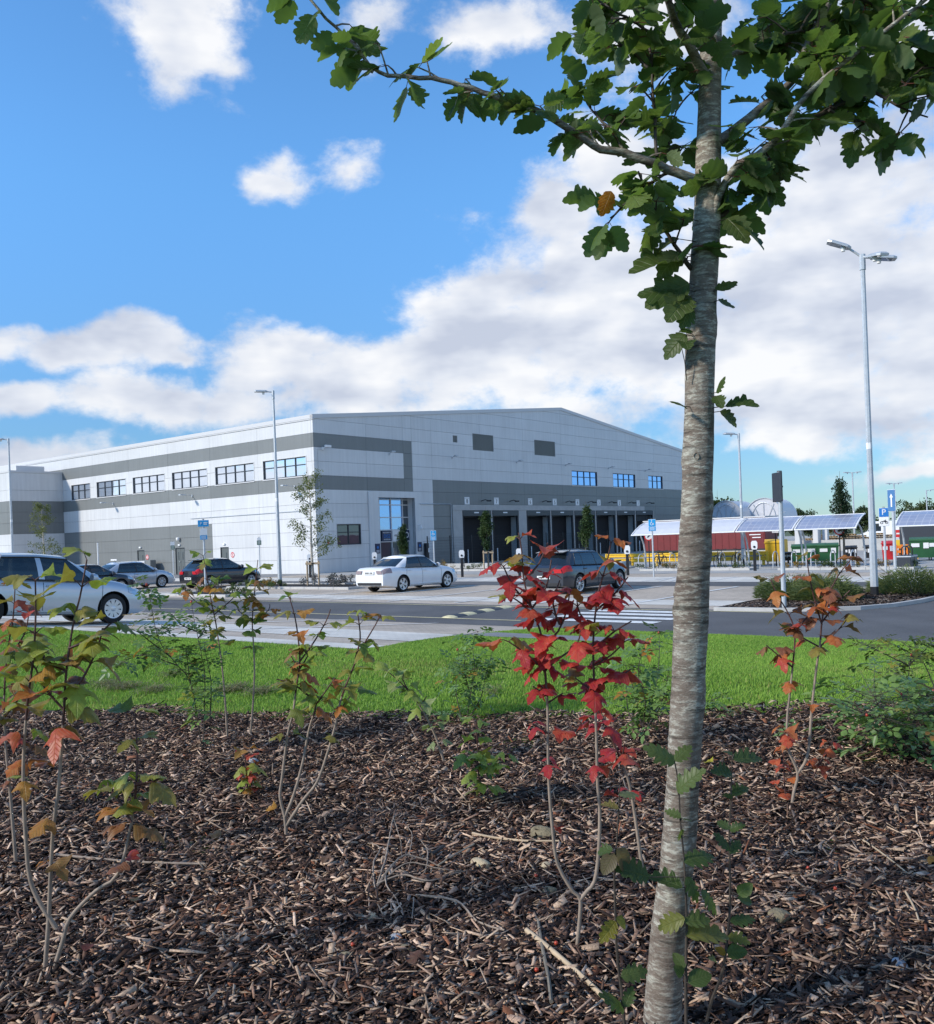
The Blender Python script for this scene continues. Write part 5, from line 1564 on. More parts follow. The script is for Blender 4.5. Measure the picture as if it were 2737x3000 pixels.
# arched canopies behind the trailer
def canopy(px, w, label):
    p = at(px, 1518, 100.0); base = Vector((p.x, p.y, ROAD_Z))
    e = empty('arched_canopy', base, SITE - rad(90)); tag(e, label, 'canopy', 'white arched canopies'); zb = p.z - ROAD_Z
    nseg = 14; L_ = 4.5; hgt = w * .52
    pts = [(-w / 2 * math.cos(t), zb + hgt * math.sin(t)) for t in np.linspace(0, math.pi, nseg + 1)]
    mb = MB(); mb.add([(x, 0, z) for x, z in pts] + [(x, L_, z) for x, z in pts], [(i, i + 1, nseg + 2 + i, nseg + 1 + i) for i in range(nseg)]); mb.build('membrane', M_['canopy'], e, smooth=60)
    q = MB(); q.add([(x, .06, z) for x, z in pts], [tuple(range(nseg + 1))]); q.build('end_panel', M_['poly'], e)
    fr = MB(); fr.tube([(x, 0, z) for x, z in pts], .06, 6); fr.build('arch_frame', M_['galv'], e)
    inner = MB(); inner.tube([(x * .62, -.02, zb + (z - zb) * .78) for x, z in pts], .035, 5); inner.build('arch_frame', M_['galv'], e)
    for f in (-.42, -.2, 0, .2, .42):
        MB().tube([(f * w * .55, -.03, zb), (f * w * 1.35, -.03, zb + hgt * math.sqrt(max(.02, 1 - (f * 2.5) ** 2 * .8)) * .8)], .03, 5).build('brace', M_['galv'], e)
    MB().tube([(-w / 2, 0, zb), (w / 2, 0, zb)], .05, 5).build('tie_beam', M_['galv'], e)
    for x in (-w / 2, w / 2):
        for y in (0, 4.3): MB().box(x - .06, x + .06, y, y + .12, 0, zb).build('post', M_['galv'], e)
canopy(2128, 3.6, 'white arched canopy partly behind the tree trunk'); canopy(2238, 4.2, 'white arched canopy with braced end behind the edge on sign')

# yard clutter far right
t = at(2490, 1590, 78)
for k in range(9):
    px = 2375 + k * 28
    p = bx(px, 1590, 82 - k * .6); e = empty('pallet_stack', p, SITE + rad(90)); tag(e, 'stack of yellowish wooden pallets along the yard wall', 'pallet stack', 'pallet stacks in the yard')
    for j in range(6 + (k * 5) % 3):
        for x in (-.5, -.25, 0, .25, .5): MB().box(x - .07, x + .07, -.4, .4, .11 + j * .15, .135 + j * .15).build('slat', M_['pallet'], e)
        MB().box(-.57, .57, -.4, -.3, .0 + j * .15, .105 + j * .15).build('bearer', M_['pallet'], e)
e = MB().box(-16, 16, -.12, .12, 0, .85).build('yard_wall', M_['concrete'], None, bx(2520, 1600, 70), (0, 0, SITE + rad(90))); tag(e, 'long low grey wall at the back of the bin area', 'wall')
# white van
p = bx(2607, 1575, 92); e = empty('van', p, SITE + rad(90)); tag(e, 'white van far away behind the pallets', 'van')
pv = [(-2.5, .35), (2.5, .35), (2.5, .95), (1.9, 1.2), (1.35, 2.05), (1.1, 2.2), (-2.4, 2.25), (-2.5, 2.1)]
MB().prism(pv, 'y', -.95, .95).build('body', M_['paint_white'], e); MB().prism([(1.84, 1.22), (1.36, 1.98), (.55, 1.98), (.55, 1.22)], 'y', -.96, .96).build('cab_window', M_['car_glass'], e)
MB().prism([(2.0, 1.2), (1.45, 2.03), (1.38, 2.0), (1.9, 1.2)], 'y', -.85, .85).build('windscreen', M_['car_glass'], e)
for x in (-1.5, 1.55):
    for y in (-.86, .86): MB().lathe([(0, -.1), (.33, -.1), (.35, 0), (.33, .1), (0, .1)], 16, axis='y', origin=(x, y, .35)).build('wheel', M_['tyre'], e)
# dark container / gate store at the far right
p = bx(2737, 1588, 60); e = empty('store', p, SITE + rad(90)); tag(e, 'dark grey slatted store behind the green bins', 'store')
MB().box(-1.6, 1.6, 0, 2, 0, 2.3).build('body', M_['frame'], e)
for k in range(12): MB().box(-1.6 + k * .27, -1.42 + k * .27, -.04, 0, .05, 2.28).build('slat', M_['door_grey'], e)
# dock machinery columns left of the pallets
for i, (px, w) in enumerate(((2340, .5), (2395, .8), (2420, .4))):
    p = bx(px, 1600, 72); e = empty('yard_post', p, SITE); tag(e, ['pale steel column in the yard behind the shelter', 'white cabinet in the yard behind the green bins', 'pale steel column beside the white cabinet'][i], 'column')
    MB().cbox(-w / 2, w / 2, -.2, .2, 0, 2.1, .03).build('column', M_['trim'], e); MB().box(-w / 2 - .1, w / 2 + .1, -.3, .3, 0, .15).build('base', M_['black'], e)
# ------------------------------------------------------------------ young and distant trees, planting beds
def leaf_mat(name, c1, c2, trans=.35, rough=.55, scale=3.0, objcol=False, under=None, vein=0.0):
    m, n, l, b = new_mat(name)
    out = n['Material Output']
    tc = n.new('ShaderNodeTexCoord'); oi = n.new('ShaderNodeObjectInfo')
    t = n.new('ShaderNodeTexNoise'); t.noise_dimensions = '4D'; t.inputs['Scale'].default_value = scale; t.inputs['Detail'].default_value = 3
    l.new(tc.outputs['Object'], t.inputs['Vector'])
    mw = n.new('ShaderNodeMath'); mw.operation = 'MULTIPLY'; mw.inputs[1].default_value = 50; l.new(oi.outputs['Random'], mw.inputs[0]); l.new(mw.outputs[0], t.inputs['W'])
    mr = n.new('ShaderNodeMapRange'); mr.inputs['From Min'].default_value = .36; mr.inputs['From Max'].default_value = .66; l.new(t.outputs['Fac'], mr.inputs[0])
    mx = n.new('ShaderNodeMix'); mx.data_type = 'RGBA'
    l.new(mr.outputs[0], mx.inputs[0])
    if objcol:
        l.new(oi.outputs['Color'], mx.inputs[6])
        hs = n.new('ShaderNodeHueSaturation'); hs.inputs['Hue'].default_value = c2[0]; hs.inputs['Saturation'].default_value = c2[1]; hs.inputs['Value'].default_value = c2[2]
        l.new(oi.outputs['Color'], hs.inputs['Color']); l.new(hs.outputs[0], mx.inputs[7])
    else:
        mx.inputs[6].default_value = (*c1, 1); mx.inputs[7].default_value = (*c2, 1)
    col = mx.outputs[2]
    if vein:
        uv = n.new('ShaderNodeUVMap'); sp = n.new('ShaderNodeSeparateXYZ'); l.new(uv.outputs[0], sp.inputs[0])
        ab = n.new('ShaderNodeMath'); ab.operation = 'ABSOLUTE'; l.new(sp.outputs[0], ab.inputs[0])
        sl = n.new('ShaderNodeMath'); sl.operation = 'MULTIPLY_ADD'; sl.inputs[1].default_value = -.9; l.new(ab.outputs[0], sl.inputs[0]); l.new(sp.outputs[1], sl.inputs[2])
        fr = n.new('ShaderNodeMath'); fr.operation = 'PINGPONG'; fr.inputs[1].default_value = .07; l.new(sl.outputs[0], fr.inputs[0])
        v1 = n.new('ShaderNodeMapRange'); v1.inputs['From Min'].default_value = .0; v1.inputs['From Max'].default_value = .016; v1.inputs['To Min'].default_value = 1; v1.inputs['To Max'].default_value = 0; l.new(fr.outputs[0], v1.inputs[0])
        v2 = n.new('ShaderNodeMapRange'); v2.inputs['From Min'].default_value = .0; v2.inputs['From Max'].default_value = .02; v2.inputs['To Min'].default_value = 1; v2.inputs['To Max'].default_value = 0; l.new(ab.outputs[0], v2.inputs[0])
        vm = n.new('ShaderNodeMath'); vm.operation = 'MAXIMUM'; l.new(v1.outputs[0], vm.inputs[0]); l.new(v2.outputs[0], vm.inputs[1])
        vs_ = n.new('ShaderNodeMath'); vs_.operation = 'MULTIPLY'; vs_.inputs[1].default_value = vein; l.new(vm.outputs[0], vs_.inputs[0])
        mv = n.new('ShaderNodeMix'); mv.data_type = 'RGBA'; l.new(vs_.outputs[0], mv.inputs[0]); l.new(col, mv.inputs[6]); mv.inputs[7].default_value = (.30, .34, .16, 1)
        col = mv.outputs[2]
        bp = n.new('ShaderNodeBump'); bp.inputs['Strength'].default_value = .5; bp.inputs['Distance'].default_value = .004; bp.invert = True
        l.new(vm.outputs[0], bp.inputs['Height']); l.new(bp.outputs[0], b.inputs['Normal'])
    top = col
    if under is not None:
        geo = n.new('ShaderNodeNewGeometry')
        mu = n.new('ShaderNodeMix'); mu.data_type = 'RGBA'; mu.inputs[0].default_value = under[3]; l.new(col, mu.inputs[6]); mu.inputs[7].default_value = (*under[:3], 1)
        sd = n.new('ShaderNodeMix'); sd.data_type = 'RGBA'; l.new(geo.outputs['Backfacing'], sd.inputs[0]); l.new(col, sd.inputs[6]); l.new(mu.outputs[2], sd.inputs[7])
        top = sd.outputs[2]
    l.new(top, b.inputs['Base Color'])
    b.inputs['Roughness'].default_value = rough; b.inputs['Specular IOR Level'].default_value = .35
    tr = n.new('ShaderNodeBsdfTranslucent')
    br = n.new('ShaderNodeVectorMath'); br.operation = 'MULTIPLY'; br.inputs[1].default_value = (1.25, 1.3, .8)
    l.new(col, br.inputs[0]); l.new(br.outputs[0], tr.inputs[0])
    ms = n.new('ShaderNodeMixShader'); ms.inputs[0].default_value = trans
    l.new(b.outputs[0], ms.inputs[1]); l.new(tr.outputs[0], ms.inputs[2]); l.new(ms.outputs[0], out.inputs[0])
    return m
M_['leaf_birch'] = leaf_mat('birch_leaves', (.085, .115, .035), (.16, .18, .06), .4, scale=.8)
M_['leaf_column'] = leaf_mat('hornbeam_leaves', (.022, .05, .014), (.05, .085, .022), .25, scale=1.0)
M_['leaf_dark'] = leaf_mat('dark_tree_leaves', (.014, .034, .012), (.032, .06, .02), .2, scale=1.0)
M_['leaf_far'] = leaf_mat('distant_leaves', (.035, .06, .02), (.075, .10, .03), .25, scale=.3)
M_['leaf_autumn'] = leaf_mat('autumn_leaves', (.16, .10, .03), (.09, .10, .03), .25, scale=.3)
M_['leaf_shrub'] = leaf_mat('bed_leaves', (.045, .075, .022), (.085, .12, .035), .25, scale=4)
M_['leaf_grassy'] = leaf_mat('island_shrub_leaves', (.10, .135, .045), (.17, .20, .075), .35, scale=3)
M_['leaf_gold'] = leaf_mat('golden_leaves', (.30, .17, .02), (.16, .12, .02), .25, scale=5)
M_['leaf_lav'] = leaf_mat('lavender_leaves', (.10, .11, .10), (.15, .13, .14), .2, scale=5)
M_['birch_bark'] = mat('birch_bark', (.42, .38, .32), .8, var=.35, vscale=6, stretch=(1, 1, 3))
M_['bark_grey'] = mat('grey_bark', (.16, .14, .11), .85, var=.3, vscale=10, stretch=(1, 1, .4))

def leaf_cloud(rng, centres, radii, n, size, droop=.3, aspect=1.8, flatten=1.0):
    """n small pointed leaves (two triangles folded) scattered in a union of ellipsoids"""
    centres = np.asarray(centres, float); radii = np.asarray(radii, float)
    w = radii ** 2.2; w = w / w.sum()
    k = rng.choice(len(centres), n, p=w)
    d = rng.normal(size=(n, 3)); d /= np.linalg.norm(d, axis=1)[:, None]
    rr = rng.random(n) ** .45
    p = centres[k] + d * (radii[k] * rr)[:, None] * np.array([1, 1, flatten])
    u = rng.normal(size=(n, 3)); u[:, 2] -= droop; u /= np.linalg.norm(u, axis=1)[:, None]
    v = np.cross(u, rng.normal(size=(n, 3))); v /= np.linalg.norm(v, axis=1)[:, None]
    s = size * (.6 + .8 * rng.random(n))
    a = p; b = p + u * (s * .5)[:, None] + v * (s / aspect * .5)[:, None]; c = p + u * s[:, None]; e = p + u * (s * .5)[:, None] - v * (s / aspect * .5)[:, None]
    V = np.stack([a, b, c, e], 1).reshape(-1, 3)
    base = np.arange(n)[:, None] * 4
    F = base + np.array([0, 1, 2, 3])
    return V, F

def np_mesh(name, V, F, material):
    me = bpy.data.meshes.new(name)
    nv, nf, k = len(V), len(F), F.shape[1]
    me.vertices.add(nv); me.vertices.foreach_set('co', np.ascontiguousarray(V, dtype=np.float32).ravel())
    me.loops.add(nf * k); me.loops.foreach_set('vertex_index', np.ascontiguousarray(F, dtype=np.int32).ravel())
    me.polygons.add(nf); me.polygons.foreach_set('loop_start', np.arange(nf, dtype=np.int32) * k)
    me.materials.append(material)
    me.update(calc_edges=True)
    return me

def small_tree(name, pos, h, kind, label, seed, cat='tree', group=None, stakes=False, width=1.0):
    rng = np.random.default_rng(seed); rnd = random.Random(seed)
    e = empty(name, pos); tag(e, label, cat, group)
    trunk = MB()
    lean = (rnd.uniform(-.03, .03), rnd.uniform(-.03, .03))
    pts = [Vector((lean[0] * t * h + .03 * math.sin(t * 7 + seed), lean[1] * t * h, t * h * .95)) for t in np.linspace(0, 1, 9)]
    r0 = .035 + .007 * h
    trunk.tube(pts, [max(r0 * (1 - t * .93), .004) for t in np.linspace(0, 1, 9)], 7)
    cs, rs_ = [], []
    def tip_branch(t, az, ln, up, r):
        p0 = pts[0].lerp(pts[-1], t); p0 = Vector((np.interp(t, np.linspace(0, 1, 9), [q.x for q in pts]), np.interp(t, np.linspace(0, 1, 9), [q.y for q in pts]), t * h * .95))
        d = Vector((math.cos(az), math.sin(az), up)).normalized()
        p1 = p0 + d * ln * .5; p2 = p0 + d * ln + Vector((0, 0, ln * .10 * (1 if kind != 'birch' else -.3)))
        trunk.tube([p0, p1, p2], [r, r * .6, r * .25], 5)
        return p0, p1, p2
    if kind == 'birch':
        for i in range(46):
            t = rnd.uniform(.22, .95); ln = (.9 * (1 - t) + .30) * rnd.uniform(.55, 1.1) * h * .24 * width
            p0, p1, p2 = tip_branch(t, rnd.uniform(0, 6.28), ln, rnd.uniform(.25, .8), .011)
            for q, rr in ((p1, .16), (p1.lerp(p2, .5), .17), (p2, .2)):
                cs.append(q); rs_.append(rr * rnd.uniform(.7, 1.3))
        V, F = leaf_cloud(rng, [tuple(c) for c in cs], rs_, 2900, .085, .5, 1.6, 1.1); cm, bark = 'leaf_birch', 'birch_bark'
    elif kind == 'column':
        t0 = .36
        for i in range(60):
            t = rnd.uniform(t0, .97); prof = math.sin(min(1, (t - t0) / (1 - t0) * 1.02) ** .62 * math.pi) ** .7
            ln = (.12 + .42 * prof) * rnd.uniform(.5, 1.08) * width
            p0, p1, p2 = tip_branch(max(t - .08, .2), rnd.uniform(0, 6.28), ln, rnd.uniform(.8, 1.8), .010)
            for q in (p1, p2): cs.append(q); rs_.append(rnd.uniform(.11, .22) * (.6 + .5 * prof))
        V, F = leaf_cloud(rng, [tuple(c) for c in cs], rs_, 5200, .085, .4, 1.5, 1.2); cm, bark = ('leaf_dark' if 'dark' in label else 'leaf_column'), 'bark_grey'
    else:
        nb = 26
        for i in range(nb):
            t = rnd.uniform(.25, .9); az = rnd.uniform(0, 6.28); ln = h * rnd.uniform(.22, .48) * math.sin(math.pi * min(.95, t + .08)) * width
            p0, p1, p2 = tip_branch(t * .8, az, ln, rnd.uniform(.2, .9), .012 * h)
            for q in (p1, p2): cs.append(q); rs_.append(h * rnd.uniform(.08, .16))
        V, F = leaf_cloud(rng, [tuple(c) for c in cs], rs_, 4200, h * .045, .3, 1.4, .85); cm, bark = ('leaf_autumn' if 'autumn' in label else 'leaf_far'), 'bark_grey'
    trunk.build('trunk', M_[bark], e, smooth=60)
    link('crown', np_mesh('crown', V, F, M_[cm]), e)
    if stakes:
        for x in (-.27, .27):
            MB().tube([(x, -.1, -.05), (x, -.1, 1.15)], .045, 8).build('stake', M_['wood'], e)
        MB().box(-.34, .34, -.16, -.11, .98, 1.08).build('stake_rail', M_['wood'], e); MB().box(-.05, .05, -.2, .08, 1.0, 1.06).build('tree_tie', M_['black'], e)
    return e
zp = ROAD_Z + .05
small_tree('birch_tree', S(32.9, 29.4, zp), 5.9, 'birch', 'slim young birch with pale bark and stakes by the lamp post', 3, group='young birches', stakes=True)
pB = at(128, 1640, 60); small_tree('birch_tree', Vector((pB.x, pB.y, ROAD_Z)), 5.6, 'birch', 'young birch with olive leaves before the shaded annex wall', 11, group='young birches')
cols_ = [(41.6, 3.5, 'young columnar tree standing before the reception glazing'), (34.5, 4.05, 'staked young columnar tree between docks eight and seven'), (27.5, 4.0, 'young columnar tree before dock four'), (20.6, 3.6, 'young columnar tree hidden behind the foreground trunk')]
for i, (a, h, lab) in enumerate(cols_): small_tree('columnar_tree', S(a, 45.1, zp), h, 'column', lab, 20 + i, group='young columnar trees', stakes=(i == 1), width=1.0 if i else .75)
pD = at(2475, 1657, 45); small_tree('columnar_tree', Vector((pD.x, pD.y, ROAD_Z)), 4.85, 'column', 'slim dark evergreen looking tree between shelter bays', 31, group='young columnar trees', width=1.15)
far = [(2100, 1425, 130, 1.0, 'round green tree beside the foreground trunk above the canopies'), (2338, 1470, 120, .9, 'bushy green tree beyond the blue shelter roofs'), (2372, 1488, 120, .5, 'thin sparse tree next to the bushy green tree'),
       (2530, 1460, 125, .9, 'green tree behind the two headed lamp post'), (2690, 1452, 120, 1.75, 'big round dark green tree beyond the last shelter bay'), (2760, 1470, 118, 1.5, 'big round tree at the end of the far hedge'),
       (2432, 1500, 150, .9, 'autumn coloured low tree beyond the shelters'), (2470, 1502, 150, .8, 'autumn tinted bush beyond the slim dark tree'), (2580, 1505, 120, .8, 'dark hedge tree behind the blue parking sign'), (2285, 1508, 140, .8, 'low distant tree behind the braced canopy')]
for i, (px, py, d, wd, lab) in enumerate(far):
    p = at(px, py, d); small_tree('distant_tree', Vector((p.x, p.y, ROAD_Z)), p.z - ROAD_Z, 'round', lab, 50 + i, group='distant trees', width=wd * (1.5 if p.z < 4 else 1.0))

def clump(name, pos, w, h, n, m, label, seed, size=.06, d=None):
    rng = np.random.default_rng(seed); d = d or w
    e = empty(name, pos, SITE); tag(e, label, 'shrub', 'low planting in the beds')
    k = max(3, int(w * 5))
    cs = np.stack([rng.uniform(-d / 2, d / 2, k), rng.uniform(-w / 2, w / 2, k), rng.uniform(.25, .75, k) * h], 1)
    V, F = leaf_cloud(rng, cs, np.full(k, max(.12, h * .36)), n, size, -.5, 2.2, .9)
    V[:, 2] = np.abs(V[:, 2])
    link('foliage', np_mesh('foliage', V, F, M_[m]), e)
    st = MB()
    for i in range(7): st.tube([(0.02 * i, .03 * i - .1, -.02), (float(cs[i % k][0]), float(cs[i % k][1]), float(cs[i % k][2]))], [.008, .003], 4)
    st.build('stems', M_['bark_grey'], e)
    return e
clump('low_shrub', S(36.0, 28.0, zp), 1.6, .35, 900, 'leaf_shrub', 'low green shrub at the far end of the birch bed', 1)
clump('low_shrub', S(34.6, 27.9, zp), 1.4, .42, 900, 'leaf_gold', 'golden brown low shrub beside the lamp post foot', 2)
clump('low_shrub', S(33.6, 27.7, zp), 1.8, .35, 1000, 'leaf_shrub', 'low green shrub between the birch stakes and kerb', 3)
clump('lavender', S(30.6, 28.6, zp), 2.2, .55, 1300, 'leaf_lav', 'grey green lavender behind the white saloon boot', 4, .09)
clump('low_shrub', S(29.4, 28.9, zp), .9, .75, 700, 'leaf_gold', 'golden leaved shrub standing over the lavender', 5)
clump('low_shrub', S(34.0, 23.3, zp), 1.1, .38, 700, 'leaf_shrub', 'low green shrub at the near end of the short bed', 6)
clump('lavender', S(33.0, 23.6, zp), .9, .55, 600, 'leaf_lav', 'grey lavender under the parking sign', 7, .08)
clump('low_shrub', S(31.4, 23.5, zp), 1.2, .40, 800, 'leaf_shrub', 'low green shrub at the road end of the short bed', 8)
for i, a in enumerate((42, 40, 38, 36, 33.2, 31.4, 29.5)):
    clump('low_shrub', S(a, 44.9, zp), 1.7, .42 + .1 * (i % 3), 700, ('leaf_shrub', 'leaf_lav', 'leaf_gold')[i % 3], ['green', 'greyish', 'golden'][i % 3] + ' low shrub in the dock bed ' + ['beside the reception tree', 'past the reception tree', 'midway to the staked tree', 'next to the staked tree', 'just past the staked tree', 'two shrubs past the staked tree', 'near the tree at dock four'][i], 30 + i)
for i, (a, b) in enumerate(((22.0, 42.8), (20.8, 42.8), (19.4, 42.8), (17.6, 42.8), (15.0, 42.6), (13.9, 42.6), (12.7, 42.6), (11.4, 42.6), (10.2, 42.6))):
    clump('low_shrub', S(a, b, zp), 1.3, .36 + .06 * (i % 2), 600, ('leaf_shrub', 'leaf_gold', 'leaf_shrub')[i % 3], ['green', 'russet', 'green'][i % 3] + ' low shrub in the rack bed ' + ['beside the black bicycle', 'next past the black bicycle', 'behind the foreground trunk', 'near the bed corner', 'first past the charging post', 'second past the charging post', 'third past the charging post', 'near the slim dark tree', 'under the motorcycle sign'][i], 60 + i)
def spiky(name, pos, w, h, n, label, seed):
    rng = np.random.default_rng(seed); e = empty(name, pos); tag(e, label, 'shrub', 'feathery shrubs on the island')
    # fine upright sprays leaning outwards
    az = rng.uniform(0, 2 * np.pi, n); t = rng.random(n) ** .6; r = t * w / 2
    lump = .75 + .25 * np.sin(az * 5 + seed) * np.sin(az * 3)
    p0 = np.stack([r * np.cos(az) * .95, r * np.sin(az) * .95, rng.uniform(.02, .85, n) ** .8 * h * (1 - .55 * t ** 2) * lump], 1)
    u = np.stack([np.cos(az) * (.4 + t), np.sin(az) * (.4 + t), rng.uniform(-.1, .9, n)], 1); u /= np.linalg.norm(u, axis=1)[:, None]
    v = np.cross(u, rng.normal(size=(n, 3))); v /= np.linalg.norm(v, axis=1)[:, None]
    s = rng.uniform(.06, .16, n)[:, None]; wd = .013
    V = np.stack([p0 - v * wd, p0 + v * wd, p0 + u * s], 1).reshape(-1, 3); F = np.arange(n * 3).reshape(-1, 3)
    link('foliage', np_mesh('foliage', V, F, M_['leaf_grassy']), e)
    st = MB()
    for i in range(16): st.tube([(0, 0, -.03), (math.cos(i) * w * .2, math.sin(i) * w * .2, h * .45), (math.cos(i) * w * .36, math.sin(i) * w * .36, h * .78)], [.01, .006, .003], 4)
    st.build('stems', M_['bark_grey'], e)
zi = ROAD_Z + .10
spiky('feathery_shrub', S(8.6, 24.4, zi), 1.9, .80, 5200, 'feathery green shrub on the island beside the edge on sign', 1)
spiky('feathery_shrub', S(7.6, 24.0, zi), 1.8, .85, 5200, 'feathery green shrub on the island against the lamp post foot', 2)
spiky('feathery_shrub', S(6.1, 26.6, zi), 2.4, .92, 6500, 'wide feathery shrub on the island past the lamp post', 3)
spiky('feathery_shrub', S(8.4, 25.8, zi), 1.6, .7, 4000, 'smaller feathery shrub at the back of the island', 4)
# ------------------------------------------------------------------ foreground: bark bed, lawn grass, shrubs and the whitebeam
rng0 = np.random.default_rng(7)
EB = E2.x, E2.y
# the edge between bark and lawn, from left to right (x, y)
edge_px = [(-500, 2085), (-150, 2085), (0, 2083), (200, 2083), (400, 2088), (560, 2098), (760, 2105), (960, 2112), (1150, 2110), (1368, 2106), (1560, 2105), (1760, 2110), (1960, 2112), (2100, 2104), (2250, 2096), (2450, 2088), (2600, 2084), (2737, 2082), (2950, 2080), (3400, 2080)]
edge = [ground_at(*p) for p in edge_px]
EX = np.array([p.x for p in edge]); EY = np.array([p.y for p in edge])
def edge_y(x): return np.interp(x, EX, EY)
def bed_h(x, y):
    b = x * EB[0] + y * EB[1]
    return height(b) + .018 * np.sin(x * 1.7 + 1) * np.cos(y * 1.3) + .014 * np.sin(x * 4.1 + y * 2.3) + .01 * np.sin(y * 6.3 - x * 3.1) + .045
rows = []
xs_ = np.linspace(-6.5, 6.5, 90)
for t in np.linspace(0, 1, 70):
    y = .2 + (edge_y(xs_) - .2) * t
    rows.append([(float(x), float(yy), float(bed_h(x, yy)) - .012 - (.06 * max(0, (t - .985) / .015))) for x, yy in zip(xs_, y)])
sheet('mulch_bed', rows, M_['mulch_base'])

def attr_mat(name, rough=.8, trans=0.0, noise=.25, nscale=60, bump=.0):
    """colour from the per-piece attribute, varied along the piece"""
    m, n, l, b = new_mat(name)
    at_ = n.new('ShaderNodeAttribute'); at_.attribute_name = 'tint'
    pos = n.new('ShaderNodeNewGeometry').outputs['Position']
    t = n.new('ShaderNodeTexNoise'); t.inputs['Scale'].default_value = nscale; t.inputs['Detail'].default_value = 4; l.new(pos, t.inputs['Vector'])
    mr = n.new('ShaderNodeMapRange'); mr.inputs['From Min'].default_value = .3; mr.inputs['From Max'].default_value = .7; mr.inputs['To Min'].default_value = 1 - noise; mr.inputs['To Max'].default_value = 1 + noise
    l.new(t.outputs['Fac'], mr.inputs[0])
    v = n.new('ShaderNodeVectorMath'); v.operation = 'SCALE'; l.new(at_.outputs['Color'], v.inputs[0]); l.new(mr.outputs[0], v.inputs['Scale'])
    l.new(v.outputs[0], b.inputs['Base Color']); b.inputs['Roughness'].default_value = rough; b.inputs['Specular IOR Level'].default_value = .25
    if bump:
        bp = n.new('ShaderNodeBump'); bp.inputs['Strength'].default_value = bump; bp.inputs['Distance'].default_value = .003; l.new(t.outputs['Fac'], bp.inputs['Height']); l.new(bp.outputs[0], b.inputs['Normal'])
    if trans:
        tr = n.new('ShaderNodeBsdfTranslucent'); l.new(v.outputs[0], tr.inputs[0]); ms = n.new('ShaderNodeMixShader'); ms.inputs[0].default_value = trans
        l.new(b.outputs[0], ms.inputs[1]); l.new(tr.outputs[0], ms.inputs[2]); l.new(ms.outputs[0], n['Material Output'].inputs[0])
    return m
M_['chip'] = attr_mat('bark_chip', .8, 0, .35, 130, .4)
M_['grass'] = attr_mat('grass_blade', .6, .35, .18, 30)

def set_tint(me, cols, per):
    a = me.attributes.new('tint', 'FLOAT_COLOR', 'POINT')
    c = np.repeat(np.concatenate([cols, np.ones((len(cols), 1))], 1), per, axis=0)
    a.data.foreach_set('color', np.ascontiguousarray(c, dtype=np.float32).ravel())

